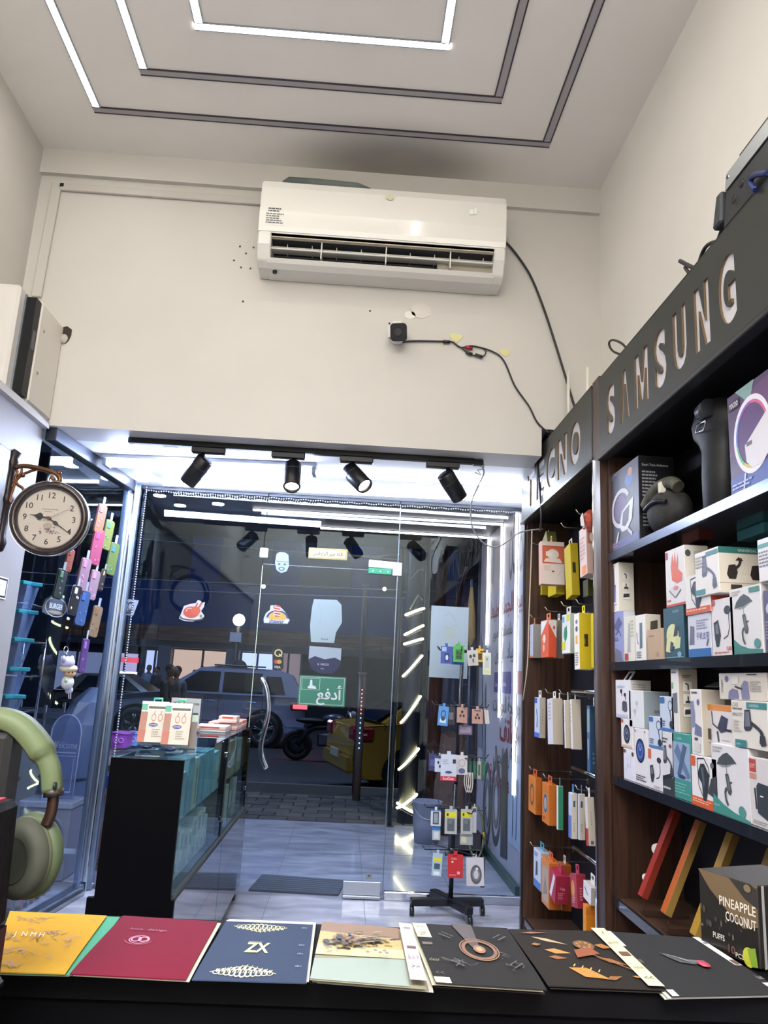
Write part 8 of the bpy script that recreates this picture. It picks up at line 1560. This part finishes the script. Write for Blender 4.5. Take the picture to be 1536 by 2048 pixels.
# ---- people across the street and on the road
def person(label, px, py, Y, scale, coat, trousers, hairc='#15110f', walk=.0, face=0, skin='#8a6450'):
    g_ = ay(px, py, Y); base = Vector((g_.x, Y, RZ)); root = thing('person', label, 'person', base, 'people on the street')
    Rz = Matrix.Rotation(R(face), 4, 'Z'); s = scale / 1.72
    def P(x, y, z): return Rz @ Vector((x * s, y * s, z * s))
    def skin_mesh(name, verts, edges, radii, m_, rootv):
        me = bpy.data.meshes.new(name); me.from_pydata([tuple(v) for v in verts], edges, []); me.materials.append(m_)
        o = bpy.data.objects.new(name, me); COL.objects.link(o); o.parent = root; o['_w'] = list(base)
        md = o.modifiers.new('skin', 'SKIN'); md.use_smooth_shade = True; o.modifiers.new('sub', 'SUBSURF').levels = 1; o.modifiers['sub'].render_levels = 1
        for i, r_ in enumerate(radii): sv_ = me.skin_vertices[0].data[i]; sv_.radius = (r_ * s, r_ * s); sv_.use_root = (i == rootv)
        return o
    w1, w2 = walk, -walk
    V = [P(0, 0, .92), P(0, 0, 1.15), P(0, 0, 1.38), P(0, 0, 1.50), P(0, -.015, 1.56), P(-.17, 0, 1.40), P(-.23, -w1 * .4, 1.12), P(-.22, -w1 - .08, .88), P(.17, 0, 1.40), P(.23, -w2 * .4, 1.12), P(.22, -w2 - .08, .88), P(-.09, 0, .88), P(-.1, -w2 * .7, .48), P(-.1, -w2 * .9 + .05, .06), P(.09, 0, .88), P(.1, -w1 * .7, .48), P(.1, -w1 * .9 + .05, .06), P(-.1, -w2 * .9 - .12, .03), P(.1, -w1 * .9 - .12, .03)]
    E = [(0, 1), (1, 2), (2, 3), (3, 4), (2, 5), (5, 6), (6, 7), (2, 8), (8, 9), (9, 10), (0, 11), (11, 12), (12, 13), (0, 14), (14, 15), (15, 16), (13, 17), (16, 18)]
    rad = [.09, .09, .10, .055, .05, .045, .036, .032, .045, .036, .032, .06, .045, .036, .06, .045, .036, .04, .04]
    skin_mesh('body', V, E, rad, mat(skin, .6), 0)
    cv = [P(0, 0, .86), P(0, 0, 1.1), P(0, 0, 1.40), P(-.17, 0, 1.41), P(-.23, -w1 * .4, 1.12), P(-.22, -w1 - .06, .93), P(.17, 0, 1.41), P(.23, -w2 * .4, 1.12), P(.22, -w2 - .06, .93)]
    skin_mesh('jacket', cv, [(0, 1), (1, 2), (2, 3), (3, 4), (4, 5), (2, 6), (6, 7), (7, 8)], [.165, .165, .165, .08, .062, .05, .08, .062, .05], mat(coat, .8), 0)
    tv = [P(0, 0, .92), P(-.09, 0, .86), P(-.1, -w2 * .7, .48), P(-.1, -w2 * .9 + .05, .10), P(.09, 0, .86), P(.1, -w1 * .7, .48), P(.1, -w1 * .9 + .05, .10)]
    skin_mesh('trousers', tv, [(0, 1), (1, 2), (2, 3), (0, 4), (4, 5), (5, 6)], [.15, .1, .075, .06, .1, .075, .06], mat(trousers, .8), 0)
    q = MB(Matrix.Translation(base) @ Rz @ Matrix.Diagonal((s, s, s, 1)))
    q.ell((0, -.01, 1.62), (.078, .095, .115), mat(skin, .6), 14, 10); q.ell((0, -.105, 1.61), (.014, .018, .022), mat(skin, .6), 8, 6)
    hd_ = q.build('head', root)
    for sx in (-1, 1):
        q = MB(Matrix.Translation(base) @ Rz @ Matrix.Diagonal((s, s, s, 1))); q.ell((sx * .03, -.094, 1.63), (.011, .008, .007), DARK, 8, 5); q.build('eye', hd_)
        q = MB(Matrix.Translation(base) @ Rz @ Matrix.Diagonal((s, s, s, 1))); q.ell((sx * .078, 0, 1.62), (.012, .022, .03), mat(skin, .6), 8, 6); q.build('ear', hd_)
    q = MB(Matrix.Translation(base) @ Rz @ Matrix.Diagonal((s, s, s, 1))); q.ell((0, -.095, 1.572), (.024, .008, .007), mat('#6a3c34', .6), 8, 4); q.build('mouth', hd_)
    q = MB(Matrix.Translation(base) @ Rz @ Matrix.Diagonal((s, s, s, 1))); q.ell((0, .018, 1.665), (.086, .095, .085), mat(hairc, .8), 14, 8); q.build('hair', hd_)
    for sx, wk in ((-1, w1), (1, w2)):
        q = MB(Matrix.Translation(base) @ Rz @ Matrix.Diagonal((s, s, s, 1))); hx = sx * .22; hy_ = -wk - .09; hz_ = .83
        q.ell((hx, hy_, hz_), (.022, .035, .045), mat(skin, .6), 8, 6)
        for f_ in range(4): q.tube([(hx, hy_ - .028 + f_ * .018, hz_ - .03), (hx, hy_ - .032 + f_ * .018, hz_ - .07), (hx + sx * -.008, hy_ - .034 + f_ * .017, hz_ - .095 + abs(f_ - 1.5) * .006)], .0075, mat(skin, .6), 5)
        q.tube([(hx, hy_ - .03, hz_), (hx, hy_ - .05, hz_ - .03), (hx, hy_ - .052, hz_ - .055)], .008, mat(skin, .6), 5); q.build('hand', root)
    return root
person('person in a dark jacket walking in front of the SUV', 335, 1400, 15.0, 1.72, '#22252c', '#15171c', walk=.2, face=70)
person('person in a grey hooded top standing right beside the dark-jacketed walker', 350, 1380, 15.6, 1.70, '#4c5564', '#2a2e38', face=-20)
person('person in a pale blue shirt outside the shop with pinkish shelves', 298, 1340, 27.5, 1.75, '#7f93b4', '#3a3f4c', face=10)
person('person in dark clothes right of the pale blue shirt', 314, 1340, 27.2, 1.70, '#2c2c38', '#1c1d24', face=-40)
person('person with dark hair behind the SUV roof, left of three by the warm window', 391, 1340, 28.0, 1.66, '#4a4038', '#22242a', face=60)
person('person with dark hair behind the SUV roof, middle of three by the warm window', 405, 1340, 28.7, 1.80, '#5a4a44', '#22242a', face=30)
person('person in a light collar behind the SUV roof, right of three by the warm window', 421, 1340, 29.4, 1.78, '#8a8078', '#22242a', face=-10)
# ---- things outside the side window
def simple(name, label, cat, loc, grp=None): return thing(name, label, cat, loc, grp)
# white stall table with steel rack
tb = thing('stall_table', 'pale folding stall table with a steel rim outside the side window', 'table', (-2.65, 5.4, 0)); tm_ = mat('#9aa3ae', .35)
MB().box((-3.0, 4.6, .70), (-2.3, 6.3, .735), tm_).build('table_top', tb, .006)
for x_, y_ in ((-2.95, 4.65), (-2.35, 4.65), (-2.95, 6.25), (-2.35, 6.25)): MB().cyl((x_, y_, 0), (x_, y_, .70), .018, ALU, 8).build('leg', tb)
MB().box((-2.98, 4.61, .25), (-2.32, 4.63, .70), mat('#8c97a6', .4)).build('front_cloth', tb)
MB().box((-2.32, 4.61, .25), (-2.3, 6.28, .70), mat('#97a1ac', .4)).build('side_cloth', tb)
rk2 = thing('steel_rack', 'silver wire rack with pale trays on the stall table', 'rack', (-2.65, 5.9, .735))
for x_, y_ in ((-2.95, 5.7), (-2.35, 5.7), (-2.95, 6.1), (-2.35, 6.1)): MB().cyl((x_, y_, .735), (x_, y_, 1.75), .012, CHROME, 8).build('upright', rk2)
for z_ in (.95, 1.2, 1.45, 1.72):
    MB().tube([(-2.95, 5.7, z_), (-2.35, 5.7, z_), (-2.35, 6.1, z_), (-2.95, 6.1, z_)], .009, CHROME, 6, closed=True).build('shelf_ring', rk2); MB().box((-2.93, 5.72, z_), (-2.37, 6.08, z_ + .006), glass((.8, .85, .9), 1.4, frost=.12)).build('tray', rk2)
for z_ in (1.0, 1.3): MB().cyl((-2.35, 5.7, z_), (-2.35, 5.7, z_ + .05), .016, mat('#b59a3a', .5), 8).build('joint', rk2)
# clear boxes with teal star lids
for k, py in enumerate((1168, 1224, 1280, 1338, 1393, 1448, 1500)):
    c_ = ay(66 - k * 8.5, py, 4.25); s_ = 4.25 / FX; zb_ = ay(55 - k * 8, py + 55, 4.25).z
    t = thing('star_lid_box', 'clear box with a teal star lid, ' + ('topmost of the tower', 'second from the top of the tower', 'third from the top of the tower', 'fourth from the top of the tower', 'fifth from the top of the tower', 'sixth from the top of the tower', 'lowest of the tower')[k] + '', 'box', (c_.x - .08, 4.25, zb_), 'tower of clear boxes')
    hh = (c_.z - zb_); cl = glass((.72, .80, .95), 1.35, frost=.22, frostc=(.5, .62, .9)); zt2 = c_.z
    q = MB(); q.add([(c_.x - .15, 4.2, zb_ + .004), (c_.x - .02, 4.2, zb_ + .004), (c_.x - .02, 4.32, zb_ + .004), (c_.x - .15, 4.32, zb_ + .004), (c_.x - .16, 4.18, zt2 - .012), (c_.x + .0, 4.18, zt2 - .012), (c_.x + .0, 4.34, zt2 - .012), (c_.x - .16, 4.34, zt2 - .012)], [(0, 1, 5, 4), (1, 2, 6, 5), (2, 3, 7, 6), (3, 0, 4, 7), (0, 3, 2, 1)], cl); q.build('clear_tub', t)
    pts = [(c_.x - .07 + (.115 if i % 2 == 0 else .075) * math.cos(2 * math.pi * i / 10 + .2), 4.26 + (.115 if i % 2 == 0 else .075) * math.sin(2 * math.pi * i / 10 + .2), zt2 - .012) for i in range(10)]
    MB().prism(pts, (0, 0, .022), mat('#2f8f92', .35)).build('star_lid', t, .004)
tw = thing('stool', 'low wooden stool under the tower of clear boxes', 'stool', (-1.95, 4.25, 0)); zz_ = ay(0, 1556, 4.25).z
MB().box((-2.3, 4.1, zz_ - .03), (-1.72, 4.39, zz_), mat('#5a4a40', .6)).build('seat', tw, .006)
for x_, y_ in ((-2.27, 4.13), (-1.75, 4.13), (-2.27, 4.36), (-1.75, 4.36)): MB().box((x_ - .02, y_ - .02, 0), (x_ + .02, y_ + .02, zz_ - .03), mat('#4a3c34', .6)).build('leg', tw)
# wrapped parasol, chair, appliance, plaid bag
p = ay(168, 1450, 5.6); pa = thing('wrapped_bundle', 'tall bundle wrapped in pale plastic leaning outside the corner post', 'bundle', (p.x, 5.6, 0))
q = MB(); vs = []; rg = random.Random(8)
for j, (z_, r_) in enumerate(((0, .2), (.3, .22), (.6, .2), (.9, .17), (1.05, .12), (1.15, .05))):
    for i in range(10): an = 2 * math.pi * i / 10; k = rg.uniform(.85, 1.1); vs.append((p.x - .12 + j * .035 + r_ * k * math.cos(an), 5.6 + r_ * k * math.sin(an), z_))
q.add(vs, [(j * 10 + i, j * 10 + (i + 1) % 10, (j + 1) * 10 + (i + 1) % 10, (j + 1) * 10 + i) for j in range(5) for i in range(10)], mat('#6f7c98', .3, coat=.3)); q.build('plastic_wrap', pa); MB().cyl((p.x - .02, 5.6, .02), (p.x + .08, 5.6, 1.3), .02, mat('#4a4e58', .5), 8).build('pole', pa)
MB().tube([(p.x - .05 + .2 * math.cos(i * .52), 5.6 + .2 * math.sin(i * .52), .55) for i in range(12)], .008, mat('#3c4356', .6), 5, closed=True).build('tie', pa)
p = az(110, 1760, 0); wa = thing('speaker_cabinet', 'pale grey appliance box with a dark round opening outside the side window', 'appliance', (-1.9, 5.3, 0)); 
x_ = ay(128, 1680, 5.2).x
MB().box((x_ - .26, 5.1, 0.0), (x_ + .05, 5.34, .42), mat('#8d8f9c', .5)).build('cabinet_body', wa, .01); MB().box((x_ - .27, 5.09, .42), (x_ + .06, 5.35, .46), mat('#a9b0c0', .4)).build('top_cover', wa, .006)
MB().cyl((x_ - .09, 5.095, .27), (x_ - .09, 5.11, .27), .10, mat('#3f444f', .5), 24).build('round_opening', wa); MB().lathe((x_ - .09, 5.095, .27), (0, -1, 0), [(.1, 0), (.11, .006), (.12, 0)], mat('#777c8a', .4), 24).build('rim', wa)
sg_ = thing('arched_sign', 'clear arched acrylic sign board with engraved writing on the appliance', 'sign', (x_ - .08, 5.2, .46))
pts = [(x_ - .17, 5.2, .46), (x_ + .02, 5.2, .46)] + [(x_ - .075 + .095 * math.cos(R(a_)), 5.2, .86 + .12 * math.sin(R(a_))) for a_ in range(0, 181, 15)]
MB().prism(pts, (0, .006, 0), glass((.7, .76, .9), 1.4, frost=.15, frostc=(.6, .66, .9))).build('board', sg_)
MB().tube(pts, .005, mat('#b9c2dc', .3), 5, closed=True).build('edge', sg_)
a = Art((x_ - .17, 5.199, .46), (1, 0, 0), (0, 0, 1), (0, -1, 0), .19, .5); a.text(.5, .62, .09, 'Welcome', '#b9c2dc', al=1, fit=.85); a.rect(.08, .56, .92, .575, '#aab4d0'); a.rect(.08, .52, .92, .53, '#aab4d0'); a.rect(.2, .08, .22, .5, '#aab4d0'); a.rect(.86, .08, .88, .5, '#aab4d0'); a.rect(.2, .08, .88, .1, '#aab4d0'); a.build('engraving', sg_)
pb_ = thing('plaid_bag', 'large woven plaid bag in pale pink and blue low outside the side window', 'bag', (-1.75, 4.7, 0)); bm2 = mat('#77727e', .6)
MB().box((-1.98, 4.45, .0), (-1.66, 4.95, .17), bm2).build('bag_body', pb_, .03, seg=2)
for i in range(6): MB().box((-1.659, 4.48 + i * .08, .01), (-1.657, 4.51 + i * .08, .165), mat(('#9a5a68', '#56608e')[i % 2], .6)).build('stripe', pb_); 
for i in range(5): MB().box((-1.97 + i * .06, 4.46, .1702), (-1.95 + i * .06, 4.94, .1712), mat(('#9a5a68', '#56608e')[i % 2], .6)).build('stripe', pb_)
MB().box((-1.97, 4.96, .19), (-1.56, 4.985, .22), mat('#b9c4d8', .3)).build('handle_bar', pb_, .005)
# plastic chairs
for k, (px, Y) in enumerate(((96, 6.6), (40, 7.25))):
    p = ay(px, 1600, Y); t = thing('chair', ('grey slat-backed metal chair outside, nearer the bundle', 'grey slat-backed metal chair outside, behind the stall table')[k], 'chair', (p.x, Y, 0), 'metal chairs outside'); cm_ = mat('#7f8896', .3, .5)
    MB().box((p.x - .2, Y - .2, .43), (p.x + .2, Y + .2, .46), cm_).build('seat', t, .006)
    for i in range(4): MB().box((p.x - .2, Y + .2, .54 + i * .1), (p.x + .2, Y + .22, .59 + i * .1), cm_).build('back_slat', t)
    for sx in (-1, 1): MB().tube([(p.x + sx * .2, Y + .2, 0), (p.x + sx * .2, Y + .21, .95)], .014, cm_, 8).build('leg', t); MB().tube([(p.x + sx * .2, Y - .19, 0), (p.x + sx * .2, Y - .19, .43)], .014, cm_, 8).build('leg', t)
# goods piled between the glass post and the showcase
gx = ay(215, 1600, 5.4)
for k, (px0, px1, yt, yb_, Y, c, lb) in enumerate(((196, 222, 1640, 1770, 5.4, '#7c5f58', 'tall brown carton with small black marks at the bottom of the pile by the post'), (198, 228, 1590, 1640, 5.5, '#7a7682', 'greyish flat carton on the tall brown carton'), (205, 240, 1500, 1532, 5.35, '#b39c98', 'beige carton with a pink lid below the pink basket'))):
    a_ = ay(px0, yt, Y); b_ = ay(px1, yb_, Y); t = MB().box((a_.x, Y, b_.z), (b_.x + .12, Y + .3, a_.z), mat(c, .7, noise=.08)).build('carton', None, .003); tag(t, lb, 'carton', 'pile by the glass post')
    MB().box((a_.x - .0005, Y - .001, a_.z - (a_.z - b_.z) * .14), (b_.x + .1205, Y, a_.z), mat('#a8687a' if k == 2 else '#8a7068', .6)).build('tape', t)
    if k == 0:
        for dz in (.3, .36): MB().box((a_.x + .03, Y - .001, b_.z + dz * (a_.z - b_.z)), (a_.x + .05, Y, b_.z + (dz + .03) * (a_.z - b_.z)), DARK).build('print_mark', t)
for k, (px0, px1, yt, yb_, Y, c, lb) in enumerate(((222, 252, 1466, 1496, 5.35, '#b04ab8', 'magenta plastic basket on top of the pile by the post'), (250, 275, 1466, 1492, 5.5, '#6f9cd0', 'sky blue plastic basket beside the magenta basket'))):
    a_ = ay(px0, yt, Y); b_ = ay(px1, yb_, Y); t = thing('basket', lb, 'basket', ((a_.x + b_.x) / 2, Y + .1, b_.z), 'baskets on the pile'); m_ = mat(c, .4)
    q = MB(); x0, x1 = a_.x, b_.x; q.hexa([(x0 + .01, Y + .01, b_.z), (x1 - .01, Y + .01, b_.z), (x1 - .01, Y + .15, b_.z), (x0 + .01, Y + .15, b_.z)], [(x0, Y, a_.z), (x1, Y, a_.z), (x1, Y + .16, a_.z), (x0, Y + .16, a_.z)], m_); q.build('tub', t)
    MB().tube([(x0 - .004, Y - .004, a_.z), (x1 + .004, Y - .004, a_.z), (x1 + .004, Y + .164, a_.z), (x0 - .004, Y + .164, a_.z)], .006, m_, 6, closed=True).build('rim', t)
    for j in range(2): MB().lathe((x0 + (x1 - x0) * (.35 + .3 * j), Y + .001, (a_.z + b_.z) / 2), (0, -1, 0), [(.012, 0), (.015, .004), (.018, 0)], mat('#d98ad8', .4), 10).build('embossed_ring', t)
p = ay(222, 1560, 5.45); t = MB().lathe((p.x, 5.5, p.z - .05), (0, 0, 1), [(0, 0), (.08, .0), (.12, .08), (.125, .085), (.115, .085), (.07, .01), (0, .01)], mat('#2f5fc0', .4), 20).build('basin'); tag(t, 'blue plastic basin hanging in the pile beside the showcase', 'basin')
# far neighbour facade and side street wall seen through the side window
nb = thing('neighbour_building', 'dark neighbouring building with a pillar left of the street, behind the phone cases', 'building', (-7, 13, RZ))
MB().box((-14, 13.0, RZ), (-5.0, 13.6, 7), mat('#2b3040', .7)).build('wall', nb)
for k in range(3): o = MB().box((-12.6 + k * 2.6, 12.93, .2), (-10.8 + k * 2.6, 13.0, 2.4), mat('#7a7468' if k == 1 else '#4a4640', .6)).build('shop_window', nb); MB().box((-12.7 + k * 2.6, 12.9, 2.4), (-10.7 + k * 2.6, 13.0, 2.55), mat('#3a4054', .5)).build('lintel', o)
for k in range(2): MB().box((-9.9 + k * 2.6, 12.7, RZ), (-9.5 + k * 2.6, 13.0, 4.5), mat('#4a536c', .6)).build('pillar', nb)
